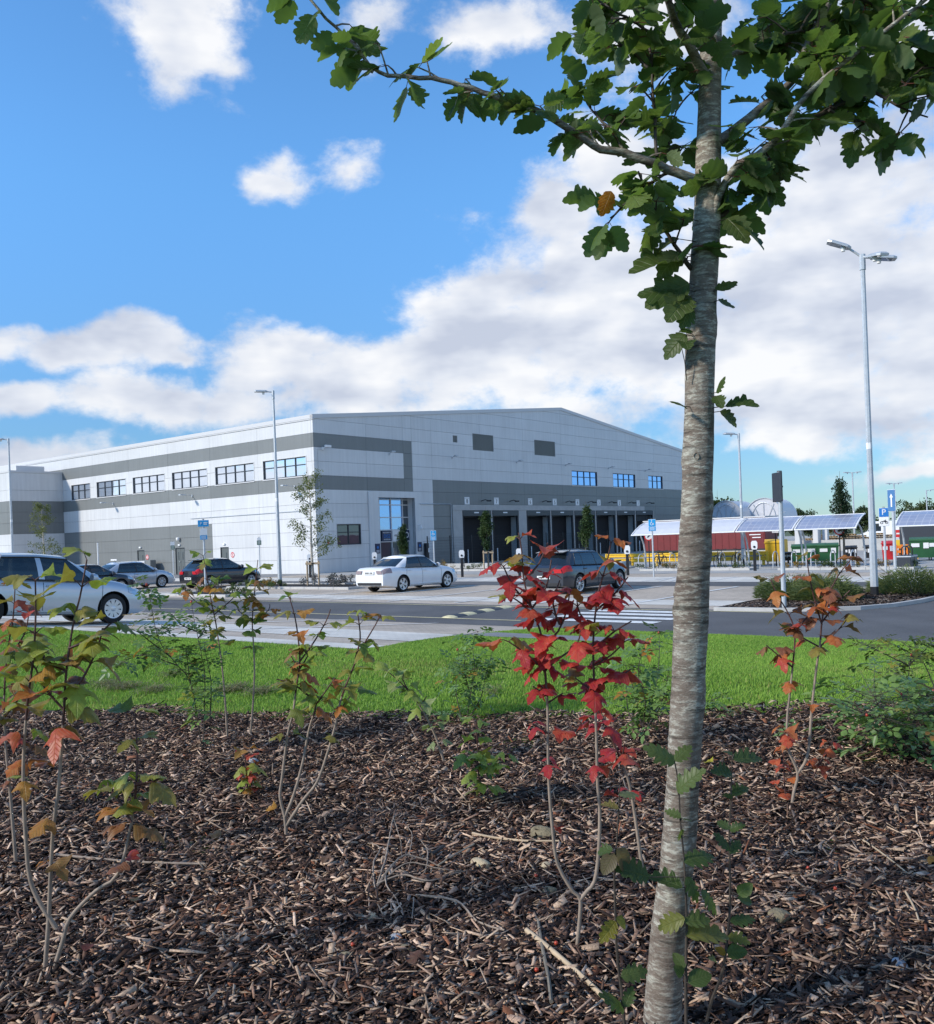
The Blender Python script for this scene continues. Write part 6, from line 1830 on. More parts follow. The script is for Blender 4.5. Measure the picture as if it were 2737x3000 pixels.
def chips(n):
    # more chips near the camera, spread over the bed and a margin on both sides
    y = 2.0 + (9.0 - 2.0) * rng0.random(int(n * 2.4)) ** 1.15
    x = rng0.uniform(-1, 1, len(y)) * (.56 * y + .9)
    ok = (y < edge_y(x) + .03 * rng0.normal(size=len(y)) + .01)
    x, y = x[ok][:n], y[ok][:n]; n = len(x)
    kind = rng0.random(n)
    L = np.where(kind < .38, rng0.uniform(.018, .050, n), np.where(kind < .90, rng0.uniform(.035, .085, n), rng0.uniform(.07, .15, n)))
    W = np.where(kind < .38, L * rng0.uniform(.28, .7, n), np.where(kind < .90, rng0.uniform(.005, .015, n), rng0.uniform(.004, .010, n)))
    big = rng0.random(n) < .022
    L = np.where(big, rng0.uniform(.05, .10, n), L); W = np.where(big, rng0.uniform(.018, .034, n), W)
    T = rng0.uniform(.0010, .0035, n)
    az = rng0.normal(0, 1.0, n) * 1.3 + .25
    tilt = rng0.normal(0, .26, n); roll = rng0.normal(0, .38, n)
    ux, uy, uz = np.cos(az) * np.cos(tilt), np.sin(az) * np.cos(tilt), np.sin(tilt)
    U = np.stack([ux, uy, uz], 1)
    side = np.stack([-np.sin(az), np.cos(az), np.zeros(n)], 1)
    up = np.cross(U, side)
    V_ = side * np.cos(roll)[:, None] + up * np.sin(roll)[:, None]
    Nn = np.cross(U, V_)
    z = bed_h(x, y) + rng0.random(n) ** 1.5 * .026 + np.abs(uz) * L * .25
    P = np.stack([x, y, z], 1)
    verts = np.zeros((n, 8, 3))
    sg = [(-1, -1), (1, -1), (1, 1), (-1, 1)]
    for q, (a, b) in enumerate(sg):
        ja = 1 + rng0.uniform(-.35, .12, n); jb = 1 + rng0.uniform(-.55, .2, n)
        base = P + U * (a * L * .5 * ja)[:, None] + V_ * (b * W * .5 * jb)[:, None]
        bend = (rng0.random(n) * .12 * L)[:, None] * Nn * (1 if a > 0 else -.2)
        verts[:, q] = base + bend; verts[:, q + 4] = base + bend + Nn * T[:, None]
    F0 = np.array([[4, 5, 6, 7], [0, 1, 5, 4], [1, 2, 6, 5], [2, 3, 7, 6], [3, 0, 4, 7]])
    F = (np.arange(n)[:, None, None] * 8 + F0).reshape(-1, 4)
    pal = np.array([(.018, .011, .009), (.038, .023, .018), (.068, .042, .032), (.115, .074, .056), (.19, .13, .10), (.31, .23, .18), (.44, .35, .28), (.18, .080, .045), (.14, .12, .11)])
    pr = np.array([.24, .20, .15, .12, .09, .085, .06, .025, .04])
    c = pal[rng0.choice(len(pal), n, p=pr / pr.sum())] * rng0.uniform(.75, 1.25, n)[:, None]
    # long splinters are the paler, fresher wood
    pale = (kind > .38) & (rng0.random(n) < .18)
    c[pale] = np.array([.42, .335, .255]) * rng0.uniform(.6, 1.1, pale.sum())[:, None]
    # damp and dusty patches
    pt = .5 + .5 * np.sin(x * 2.1 + 1.3 * np.sin(y * 1.7)) * np.cos(y * 2.6 + np.sin(x * 1.9))
    pt2 = .5 + .5 * np.sin(x * 6.7 + 2 * np.sin(y * 5.1)) * np.sin(y * 7.3 + np.sin(x * 4.3))
    c = c * (.74 + .38 * pt + .22 * pt2)[:, None] * np.array([1.12, 1.0, .90]) * 1.04
    me = np_mesh('bark_mulch', verts.reshape(-1, 3), F, M_['chip'])
    set_tint(me, c, 8)
    o = link('bark_mulch', me); tag(o, 'dark brown bark mulch covering the planting bed', 'mulch', kind='stuff')
chips(150000)

def island_chips(n):
    u, v = rng0.uniform(5.5, 9.4, n * 3), rng0.uniform(21.7, 28.5, n * 3)
    poly = np.array(isl); inside = np.zeros(len(u), bool); j = len(poly) - 1
    for i in range(len(poly)):
        xi, yi = poly[i]; xj, yj = poly[j]
        c = ((yi > v) != (yj > v)) & (u < (xj - xi) * (v - yi) / (yj - yi + 1e-12) + xi); inside ^= c; j = i
    u, v = u[inside][:n], v[inside][:n]; n = len(u)
    p = u[:, None] * np.array([E1.x, E1.y]) + v[:, None] * np.array([E2.x, E2.y])
    az = rng0.uniform(0, 6.28, n); L = rng0.uniform(.04, .11, n); W = L * .35
    U = np.stack([np.cos(az), np.sin(az), rng0.normal(0, .2, n)], 1); V_ = np.stack([-np.sin(az), np.cos(az), rng0.normal(0, .3, n)], 1)
    cc = np.array([7.2, 25.2]); dd = np.hypot(u - cc[0], (v - cc[1]) * .55)
    P = np.stack([p[:, 0], p[:, 1], ROAD_Z + .06 + .09 * np.clip(1 - dd / 2.2, 0, 1) + .03 * rng0.random(n)], 1)
    verts = np.stack([P - U * L[:, None] / 2 - V_ * W[:, None] / 2, P + U * L[:, None] / 2 - V_ * W[:, None] / 2, P + U * L[:, None] / 2 + V_ * W[:, None] / 2, P - U * L[:, None] / 2 + V_ * W[:, None] / 2], 1)
    pal = np.array([(.04, .027, .02), (.09, .06, .045), (.16, .12, .09), (.28, .23, .18)])
    me = np_mesh('bark_mulch', verts.reshape(-1, 3), (np.arange(n)[:, None] * 4 + np.arange(4)), M_['chip']); set_tint(me, pal[rng0.choice(4, n, p=[.35, .35, .2, .1])], 4)
    tag(link('bark_mulch', me), 'bark mulch under the feathery shrubs on the island', 'mulch', kind='stuff')
island_chips(9000)

def grass(n):
    y = 5.5 + (20.5 - 5.5) * rng0.random(int(n * 2.6)) ** .95
    x = rng0.uniform(-1, 1, len(y)) * (.56 * y + 1.2)
    b = x * E2.x + y * E2.y; a = x * E1.x + y * E1.y
    ok = (y > edge_y(x) - .02 + .05 * rng0.normal(size=len(y)))
    paved = (b > 8.42) & (a > np.where(b > 8.9, np.interp(b, EDGE_B[2:], EDGE_A[2:]), 8.7) - .02)
    path = (a > 7.18) & (a < 10.4) & (b > 12.38) & (b < 13.72)
    ok &= ~paved & ~path & (b < 16.5)
    x, y = x[ok][:n], y[ok][:n]; n = len(x)
    b = x * E2.x + y * E2.y
    patch = .5 + .5 * np.sin(x * 1.1 + .8 * np.sin(y * .7)) * np.cos(y * .9 + .6 * np.sin(x * .8))
    fine = .5 + .5 * np.sin(x * 5.3 + 2 * np.sin(y * 3.1)) * np.sin(y * 4.7 + np.sin(x * 2.9))
    near_edge = np.clip(1 - (y - edge_y(x)) / .25, 0, 1)
    h = (.020 + .020 * rng0.random(n)) * (1 + .35 * fine) * (1 + .7 * near_edge * rng0.random(n))
    w = .0035 + .0028 * rng0.random(n) + .00016 * y
    az = rng0.uniform(0, 6.28, n); ln = rng0.normal(0, .35, n)
    z = height(b) - .004
    P = np.stack([x, y, z], 1); side = np.stack([np.cos(az), np.sin(az), np.zeros(n)], 1)
    lean = np.stack([-np.sin(az) * ln, np.cos(az) * ln, np.ones(n)], 1)
    T = P + lean * h[:, None] + side * (rng0.normal(0, .3, n) * h)[:, None]
    V = np.stack([P - side * w[:, None], P + side * w[:, None], T], 1).reshape(-1, 3)
    c0 = np.array([.18, .325, .048]); c1 = np.array([.31, .48, .078]); c2 = np.array([.40, .42, .12])
    m = np.clip(.25 + .5 * patch + .25 * rng0.normal(size=n) * .8, 0, 1)[:, None]
    col = c0 * (1 - m) + c1 * m
    worn = .5 + .5 * np.sin(x * .83 + 2.1 + 1.4 * np.sin(y * .6)) * np.sin(y * 1.3 + 1.1 * np.cos(x * .7))
    dry = (rng0.random(n) < .04 + .06 * (fine > .85) + .30 * np.clip((worn - .72) / .28, 0, 1))[:, None]
    col = np.where(dry, c2 * rng0.uniform(.6, 1.1, (n, 1)), col)
    me = np_mesh('grass', V, np.arange(n * 3).reshape(-1, 3), M_['grass']); set_tint(me, col, 3)
    tag(link('grass', me), 'short mown green grass of the lawn', 'grass', kind='stuff')
grass(420000)

# clippings lying on the lawn: thin dry wisps in small heaps
def clippings():
    pts = []
    for (px, py, w, n) in ((310, 2012, 60, 260), (360, 2022, 90, 420), (450, 2030, 60, 280), (700, 2025, 40, 220), (770, 2035, 60, 320), (500, 1985, 60, 160), (660, 2030, 40, 180), (330, 1955, 70, 150), (1010, 2020, 60, 120), (1440, 2035, 40, 90), (560, 2040, 30, 100)):
        c = ground_at(px, py)
        for _ in range(n):
            pts.append((c.x + rng0.normal() * w / 700, c.y + rng0.normal() * .09))
    P = np.array(pts); n = len(P)
    b = P[:, 0] * E2.x + P[:, 1] * E2.y
    p = np.stack([P[:, 0], P[:, 1], height(b) + .035 + .035 * rng0.random(n)], 1)
    az = rng0.uniform(0, 6.28, n); u = np.stack([np.cos(az), np.sin(az), rng0.normal(0, .3, n)], 1) * rng0.uniform(.03, .08, (n, 1)); v = np.stack([-np.sin(az), np.cos(az), np.zeros(n)], 1) * .004
    V = np.stack([p - u - v, p + u, p - u + v], 1).reshape(-1, 3)
    me = np_mesh('grass_clippings', V, np.arange(n * 3).reshape(-1, 3), M_['grass']); set_tint(me, np.array([.27, .25, .12]) * rng0.uniform(.5, 1.2, (n, 1)), 3)
    tag(link('grass_clippings', me), 'dry grass clippings in loose streaks on the lawn', 'clippings', kind='stuff')
clippings()

# ---- leaf shapes -------------------------------------------------------
def leaf_mesh(name, kind, curl, seed, material):
    rnd = random.Random(seed)
    V, F, UV = [], [], []
    if kind in ('whitebeam', 'ovate', 'lobed'):
        n = 9 if kind == 'ovate' else 14
        mid, rgt, lft = [], [], []
        for i in range(n + 1):
            t = i / n
            w = .36 * math.sin(math.pi * min(1, t * .97 + .03) ** .85) ** .75 if kind == 'ovate' else .36 * math.sin(math.pi * min(1, t * .95 + .04) ** .84) ** .72
            tip = i % 3
            if kind == 'whitebeam':
                w *= (.80, 1.02, 1.06)[tip] if 0 < i < n else .22
                dy = (-.005, .012, .035)[tip]
            elif kind == 'lobed':
                w *= (.52, .86, .92)[tip] if 0 < i < n else .2
                dy = (-.01, .02, .05)[tip]
            else:
                w *= 1.0 if 0 < i < n else .15; dy = .02
            wr, wl2 = w * rnd.uniform(.9, 1.08), w * rnd.uniform(.9, 1.08)
            mid.append((0, t)); rgt.append((wr, min(t + dy, 1.0))); lft.append((-wl2, min(t + dy, 1.0)))
        def Z(x, y): return curl[0] * (x * x) * 1.6 + curl[1] * y * y + .03 * math.sin(9 * y + seed) * abs(x) * 2
        for col_ in (mid, rgt, lft):
            for (x, y) in col_: V.append((x, y, Z(x, y))); UV.append((x, y))
        m = n + 1
        for i in range(n):
            F.append((i, m + i, m + i + 1, i + 1)); F.append((i, i + 1, 2 * m + i + 1, 2 * m + i))
    elif kind == 'viburnum':
        # three toothed lobes
        half = [(0, 0), (.13, -.05), (.28, .0), (.40, .09), (.52, .18), (.70, .36), (.48, .38), (.32, .41), (.21, .47), (.28, .60), (.24, .72), (.15, .86)] if seed % 5 in (1, 3) else \
               [(0, 0), (.12, -.07), (.27, -.05), (.38, .03), (.46, .12), (.55, .18), (.59, .28), (.66, .39), (.54, .43), (.45, .47), (.34, .50), (.36, .60), (.42, .68), (.34, .75), (.30, .85), (.17, .90)]
        out = half + [(0, 1.05)] + [(-x, y) for x, y in half[::-1]]
        out = out[:-1]
        out = [(x * rnd.uniform(.92, 1.08), y + rnd.uniform(-.02, .02)) if i else (x, y) for i, (x, y) in enumerate(out)]
        cx, cy = 0, .36
        def Z(x, y): return curl[0] * (x * x) * 1.5 + curl[1] * y * y + .07 * math.sin(7 * x + seed) * math.cos(6 * y) + .02 * math.sin(19 * x + 3 * seed + 11 * y)
        V.append((cx, cy, Z(cx, cy) - .02)); UV.append((cx, cy))
        inner = [(cx + (x - cx) * .52, cy + (y - cy) * .52) for x, y in out]
        for x, y in inner: V.append((x, y, Z(x, y) + .012)); UV.append((x, y))
        for x, y in out: V.append((x, y, Z(x, y))); UV.append((x, y))
        k = len(out)
        for i in range(k):
            j = (i + 1) % k
            F.append((0, 1 + i, 1 + j)); F.append((1 + i, 1 + k + i, 1 + k + j, 1 + j))
    elif kind == 'rose':
        # five leaflets on a stalk
        for (ox, oy, ang, s) in ((0, .62, 0, .42), (.04, .50, -62, .36), (-.04, .50, 62, .36), (.03, .24, -66, .30), (-.03, .24, 66, .30)):
            a = rad(ang); ca, sa = math.cos(a), math.sin(a); b0 = len(V)
            prof = [(0, 0), (.26, .28), (.30, .55), (.16, .85), (0, 1), (-.16, .85), (-.30, .55), (-.26, .28)]
            for (x, y) in prof:
                x, y = x * s * rnd.uniform(.9, 1.1), y * s
                X, Y = ox + x * ca - y * sa * 1.0, oy + x * sa + y * ca
                X = ox + (x * ca - y * sa); V.append((X, Y, curl[0] * abs(x) * 1.2 + curl[1] * Y * Y)); UV.append((x, y))
            F.append((b0, b0 + 1, b0 + 2, b0 + 3, b0 + 4)); F.append((b0, b0 + 4, b0 + 5, b0 + 6, b0 + 7))
        b0 = len(V); [V.append(p) for p in ((-.008, 0, 0), (.008, 0, 0), (.004, .66, curl[1] * .43), (-.004, .66, curl[1] * .43))]; UV += [(0, 0)] * 4; F.append((b0, b0 + 1, b0 + 2, b0 + 3))
    me = bpy.data.meshes.new(name); me.from_pydata(V, [], F); me.materials.append(material)
    uvl = me.uv_layers.new(name='UVMap')
    for lp in me.loops: uvl.data[lp.index].uv = UV[lp.vertex_index]
    me.polygons.foreach_set('use_smooth', [True] * len(me.polygons)); me.update()
    return me
M_['lf_tree'] = leaf_mat('whitebeam_leaf', None, (.49, 1.02, .80), .50, .45, 9, True, (.22, .27, .20, .45), .22)
M_['lf_vib'] = leaf_mat('viburnum_leaf', None, (.515, .97, 1.15), .35, .45, 5, True, (.26, .26, .18, .22), .10)
M_['lf_rose'] = leaf_mat('rose_leaf', None, (.50, 1.0, .75), .25, .4, 8, True)
M_['petiole'] = mat('reddish_petiole', (.12, .035, .025), .6)
M_['stem_grey'] = mat('pale_stem', (.27, .21, .16), .75, var=.25, vscale=40, stretch=(1, 1, .3))
M_['stem_red'] = mat('red_brown_stem', (.085, .035, .028), .6, var=.3, vscale=40)
M_['stem_dark'] = mat('dark_stem', (.05, .038, .028), .7, var=.3, vscale=30)
LEAF = {
    'whitebeam': [leaf_mesh('whitebeam_leaf', 'whitebeam', c, i, M_['lf_tree']) for i, c in enumerate(((.55, -.25), (-.35, -.40), (.8, -.12), (.3, .15), (-.5, -.2)))],
    'lobed': [leaf_mesh('lobed_leaf', 'lobed', c, i, M_['lf_tree']) for i, c in enumerate(((.7, -.3), (-.4, -.35), (1.0, -.15)))],
    'ovate': [leaf_mesh('ovate_leaf', 'ovate', c, i, M_['lf_tree']) for i, c in enumerate(((.5, -.2), (.9, -.05)))],
    'viburnum': [leaf_mesh('viburnum_leaf', 'viburnum', c, i, M_['lf_vib']) for i, c in enumerate(((-.55, -.40), (-.40, -.55), (-.8, -.20), (.45, -.40), (-.45, .15)))],
    'rose': [leaf_mesh('rose_leaf', 'rose', c, i, M_['lf_rose']) for i, c in enumerate(((.3, -.25), (-.2, -.1), (.5, -.4)))],
}
def orient(pos, direction, normal, size):
    y = Vector(direction).normalized(); z = Vector(normal); z = (z - y * z.dot(y))
    z = z.normalized() if z.length > 1e-5 else y.orthogonal().normalized(); x = y.cross(z)
    return Matrix(((x.x * size, y.x * size, z.x * size, pos.x), (x.y * size, y.y * size, z.y * size, pos.y), (x.z * size, y.z * size, z.z * size, pos.z), (0, 0, 0, 1)))
def add_leaf(root, kind, pos, direction, normal, size, col, rnd):
    o = bpy.data.objects.new('leaf', rnd.choice(LEAF[kind])); COL.objects.link(o)
    o.parent = root; o.matrix_local = root_inv[root.name] @ orient(pos, direction, normal, size)
    o.color = (*col, 1)
    return o
root_inv = {}
def plant_root(name, base, label, cat, group=None):
    e = empty(name, base); tag(e, label, cat, group); root_inv[e.name] = Matrix.Translation(-Vector(base)); return e
def spline(pts, step=.04):
    """smooth polyline through pts"""
    P = [Vector(p) for p in pts]; out = []
    for i in range(len(P) - 1):
        p0, p1, p2, p3 = P[max(i - 1, 0)], P[i], P[i + 1], P[min(i + 2, len(P) - 1)]
        n = max(2, int((p2 - p1).length / step))
        for k in range(n):
            t = k / n; out.append(.5 * ((2 * p1) + (-p0 + p2) * t + (2 * p0 - 5 * p1 + 4 * p2 - p3) * t * t + (-p0 + 3 * p1 - 3 * p2 + p3) * t ** 3))
    out.append(P[-1]); return out

def mixc(c0, c1, t): return tuple(a + (b - a) * t for a, b in zip(c0, c1))
RED, CRIM, ORNG, OLIVE, GRN, YGRN, BRN, PALE = (.46, .030, .034), (.36, .018, .034), (.46, .11, .03), (.24, .20, .04), (.11, .18, .04), (.28, .33, .05), (.24, .08, .045), (.22, .26, .12)

def viburnum(label, stems, depth, seed, palette, size=.085, spacing=.085, start=.35, group='young guelder rose shrubs', r0=.009):
    """stems: list of photo polylines (base first); nodes carry opposite leaf pairs"""
    rnd = random.Random(seed)
    b0 = at(*stems[0][0], depth)
    base = Vector((b0.x, b0.y, float(bed_h(b0.x, b0.y)) - .02))
    root = plant_root('guelder_rose', base, label, 'shrub', group)
    zoff = None
    for si, st in enumerate(stems):
        dd = rnd.uniform(-.05, .05) if si else 0.0
        n = len(st)
        pts = []
        for i, (px, py) in enumerate(st):
            p = at(px, py, depth + (dd * i / max(1, n - 1)))
            pts.append(p)
        if si == 0 or st[0] == stems[0][0]: pts[0] = base.copy()
        sp = spline(pts, .03)
        lens = [0]
        for i in range(1, len(sp)): lens.append(lens[-1] + (sp[i] - sp[i - 1]).length)
        tot = lens[-1]
        main = tot > .55
        ra = r0 if main else r0 * .55; rb = r0 * .33
        low, upp = MB(), MB()
        cut = int(len(sp) * (.62 if main else .0))
        rr = [ra + (rb - ra) * (l / tot) for l in lens]
        loc = [p - base for p in sp]
        if cut > 1: low.tube(loc[:cut + 1], rr[:cut + 1], 7); low.build('stem', M_['stem_grey'], root, smooth=60)
        upp.tube(loc[max(cut, 0):], rr[max(cut, 0):], 6)
        # leaf pairs
        s_ = tot * (start if main else .15); az = rnd.uniform(0, 6.28); k = 0
        while s_ <= tot + 1e-6:
            i = min(len(sp) - 1, int(np.searchsorted(lens, s_)))
            p = sp[i]; tg = (sp[min(i + 1, len(sp) - 1)] - sp[max(i - 1, 0)]).normalized()
            f = s_ / tot
            az += math.pi / 2 + rnd.uniform(-.3, .3)
            for sd in (0, math.pi):
                if rnd.random() < (.28 if f < .55 and main else .04): continue
                a = az + sd + rnd.uniform(-.25, .25)
                hor = Vector((math.cos(a), math.sin(a), 0))
                pet = (hor * .85 + tg * rnd.uniform(.35, .9)).normalized() * size * rnd.uniform(.28, .45)
                q = p + pet
                upp.tube([p - base, (p + pet * .6 + Vector((0, 0, .003))) - base, q - base], [.0022, .0016, .0013], 4)
                drp = rnd.uniform(-.55, .25) + (.35 if f > .93 else 0)
                d = (hor + Vector((0, 0, drp))).normalized()
                nrm = Vector((rnd.uniform(-.35, .35), rnd.uniform(-.35, .35), 1)) + hor * .2
                sz = size * rnd.uniform(.75, 1.2) * (.8 if f > .96 else 1) * (.75 if f < .5 and main else 1)
                add_leaf(root, 'viburnum', q, d, nrm, sz, palette(f, rnd), rnd)
            s_ += spacing * rnd.uniform(.75, 1.25) * (1.5 if (main and f < .55) else 1.0)
        upp.build('stem', M_['stem_red'], root, smooth=60)
    return root
def pal_red(f, r):
    c = r.choice([RED, CRIM, RED, CRIM, CRIM, RED, CRIM] if f < .9 else [ORNG, OLIVE, ORNG, RED, YGRN]); return mixc(c, r.choice([ORNG, CRIM, RED, CRIM]), r.random() * .35)
def pal_mix(f, r):
    c = r.choice([OLIVE, YGRN, GRN, BRN, OLIVE, ORNG, YGRN]); return mixc(c, r.choice([YGRN, OLIVE, YGRN]), r.random() * .5)
def pal_left(f, r):
    c = r.choice([YGRN, YGRN, OLIVE, GRN, YGRN, OLIVE] if f > .6 else [BRN, OLIVE, YGRN, ORNG, RED, BRN]); return mixc(c, r.choice([YGRN, OLIVE, OLIVE]), r.random() * .5)
def pal_green(f, r): return mixc(r.choice([YGRN, GRN, YGRN, OLIVE]), r.choice([YGRN, GRN]), r.random() * .7)
def pal_brown(f, r): return mixc(r.choice([BRN, RED, OLIVE, BRN, ORNG]), r.choice([BRN, OLIVE]), r.random() * .5)
def pal_right(f, r): return mixc(r.choice([ORNG, BRN, OLIVE, BRN, OLIVE] if f > .4 else [RED, ORNG, RED]), r.choice([BRN, OLIVE, GRN]), r.random() * .5)

viburnum('tall guelder rose with big yellow green leaves before the near silver saloon',
         [[(150, 2935), (130, 2885), (138, 2750), (142, 2690), (154, 2445), (171, 2304), (187, 2080), (194, 1967), (214, 1828), (234, 1748), (254, 1640)],
          [(150, 2935), (182, 2763), (205, 2690), (280, 2610), (345, 2560), (385, 2410), (400, 2280), (400, 2180), (395, 2080)],
          [(165, 2720), (95, 2600), (75, 2450), (68, 2250), (80, 2060), (98, 1920), (104, 1800), (103, 1700)],
          [(187, 2080), (130, 2015), (105, 1960), (70, 1920)], [(190, 2050), (240, 1990), (285, 1900), (300, 1840)], [(194, 1967), (130, 1930), (110, 1880)], [(200, 1900), (270, 1870), (320, 1830)], [(385, 2410), (340, 2330), (300, 2300)], [(395, 2300), (450, 2290), (480, 2270)]],
         3.35, 1, pal_left, .100, .098, .28)
viburnum('young guelder rose with rusty leaves crowded against the tall yellow green one', [[(45, 2460), (30, 2330), (14, 2150), (14, 1986), (28, 1867), (38, 1808), (44, 1715)], [(14, 2100), (60, 2040), (95, 1990)], [(20, 1930), (70, 1860), (85, 1790)], [(14, 2150), (-40, 2080), (-60, 2000)], [(28, 2330), (70, 2240), (100, 2180)]], 4.6, 2, pal_brown, .09, .10, .3)
viburnum('thin tall guelder rose with leaves at the top before the black hatchback', [[(667, 2190), (660, 2066), (650, 1950), (640, 1880), (631, 1820), (620, 1770), (608, 1700), (595, 1629)], [(622, 1790), (570, 1760), (540, 1725)], [(628, 1800), (680, 1755), (705, 1725)], [(612, 1740), (640, 1700)]], 7.3, 3, pal_mix, .10, .09, .5)
viburnum('thin straight guelder rose with tufted top left of the lamp post foot', [[(731, 2185), (738, 2100), (745, 1978), (743, 1900), (739, 1831), (742, 1770), (747, 1720), (755, 1640)], [(741, 1820), (700, 1790), (690, 1760)], [(741, 1815), (785, 1790), (790, 1770)], [(745, 1760), (715, 1735)]], 7.4, 4, pal_mix, .10, .09, .5)
viburnum('short guelder rose seedling with red foot leaves', [[(727, 2325), (722, 2270), (715, 2190)], [(727, 2325), (735, 2290), (750, 2230)]], 5.7, 5, lambda f, r: mixc(r.choice([RED, YGRN, ORNG]), OLIVE, r.random() * .6), .07, .05, .1)
viburnum('three stemmed guelder rose with mixed green and russet leaves in the middle of the bed',
         [[(843, 2490), (838, 2440), (834, 2394), (820, 2335), (826, 2280), (842, 2156), (858, 2089), (868, 2010), (878, 1938), (872, 1860), (862, 1800), (846, 1745)],
          [(834, 2394), (860, 2330), (886, 2236), (905, 2137), (925, 2065), (905, 2020), (878, 1970), (848, 1914)],
          [(838, 2420), (886, 2347), (929, 2291), (961, 2200), (981, 2129), (1001, 2041), (1029, 1970), (1052, 1914), (1076, 1870), (1100, 1830), (1115, 1800)],
          [(925, 2065), (950, 2030), (981, 1986)], [(878, 1938), (920, 1880), (955, 1820), (968, 1785)], [(1040, 1930), (1055, 1870), (1048, 1800)], [(905, 2040), (860, 2005), (810, 1990)], [(990, 2090), (1010, 2060), (1040, 2020)], [(878, 1960), (915, 1900)]],
         4.85, 6, pal_mix, .088, .095, .42)
viburnum('leaning guelder rose with drooping pale green leaves beside the rose bush', [[(1305, 2235), (1280, 2170), (1258, 2120), (1219, 2053), (1175, 2001), (1132, 1965)], [(1258, 2120), (1290, 2110), (1330, 2090)], [(1230, 2070), (1250, 2040)], [(1200, 2030), (1180, 1990), (1185, 1960)]], 6.3, 7, lambda f, r: mixc(PALE, YGRN, r.random()), .10, .085, .2)
viburnum('short bare stemmed guelder rose with lime green leaves at its top', [[(1452, 2388), (1419, 2317), (1403, 2277), (1400, 2210), (1395, 2120)], [(1405, 2270), (1440, 2240), (1475, 2215)], [(1403, 2240), (1370, 2215)]], 5.3, 8, pal_green, .09, .06, .25)
viburnum('tall two stemmed guelder rose with crimson and orange leaves beside the trunk',
         [[(1690, 2848), (1694, 2740), (1700, 2636), (1678, 2612), (1634, 2533), (1620, 2445), (1608, 2300), (1605, 2180), (1604, 2080), (1597, 1969), (1588, 1870), (1557, 1777), (1535, 1701), (1528, 1612), (1519, 1560)],
          [(1700, 2636), (1722, 2608), (1742, 2582), (1754, 2494), (1757, 2371), (1751, 2300), (1746, 2125), (1740, 1991), (1738, 1879), (1745, 1790), (1756, 1723), (1776, 1656), (1790, 1590)],
          [(1597, 1969), (1560, 1930), (1520, 1900), (1490, 1880)], [(1590, 1900), (1635, 1850), (1660, 1790), (1668, 1740)], [(1597, 1960), (1650, 1920), (1690, 1890), (1700, 1850)], [(1570, 1810), (1530, 1770), (1500, 1750)], [(1560, 1780), (1600, 1720), (1615, 1640)],
          [(1740, 1950), (1790, 1920), (1830, 1880)], [(1740, 2010), (1800, 1990), (1850, 1960)], [(1742, 2030), (1690, 1990)], [(1742, 1850), (1700, 1800), (1690, 1760)], [(1604, 2040), (1560, 2010)], [(1604, 2060), (1650, 2030)], [(1606, 2150), (1560, 2120)], [(1640, 1830), (1620, 1770), (1640, 1700)], [(1557, 1777), (1505, 1720), (1475, 1660)], [(1535, 1701), (1580, 1650), (1605, 1590)], [(1745, 1790), (1800, 1740), (1840, 1690)], [(1740, 1900), (1800, 1850), (1850, 1820)]],
         3.45, 9, pal_red, .080, .084, .28, r0=.0078)
viburnum('sparse guelder rose leaning across behind the trunk with a few red leaves', [[(1885, 2420), (1850, 2330), (1820, 2232), (1780, 2138), (1742, 2060), (1730, 1990)], [(1820, 2232), (1830, 2180)]], 4.0, 10, pal_red, .09, .11, .45)
viburnum('forked guelder rose with olive and rust leaves before the side road',
         [[(2319, 2395), (2326, 2320), (2337, 2265), (2310, 2195), (2306, 2113), (2315, 2024), (2328, 1890), (2325, 1835), (2304, 1787), (2277, 1743), (2259, 1700)],
          [(2337, 2265), (2366, 2212), (2379, 2069), (2393, 1948), (2402, 1890), (2408, 1823), (2420, 1752), (2440, 1715), (2460, 1680), (2500, 1630)],
          [(2400, 1895), (2344, 1863), (2310, 1830)], [(2402, 1895), (2460, 1841), (2490, 1800)], [(2322, 1955), (2280, 1920), (2245, 1890)], [(2410, 1820), (2450, 1770), (2490, 1730)], [(2330, 1850), (2370, 1800), (2390, 1770)], [(2408, 1830), (2385, 1750), (2370, 1680), (2365, 1640)], [(2415, 1780), (2440, 1740)], [(2306, 2150), (2290, 2130)], [(2310, 2180), (2350, 2150)]],
         5.1, 11, pal_right, .086, .115, .30)
viburnum('small red leaved guelder rose sprout by the forked one', [[(2305, 2390), (2298, 2290), (2296, 2220), (2290, 2190)], [(2380, 2280), (2420, 2200), (2440, 2170)]], 5.2, 12, lambda f, r: mixc(RED, ORNG, r.random()), .07, .06, .4)

M_['hip'] = mat('rose_hip_skin', (.36, .035, .02), .4)
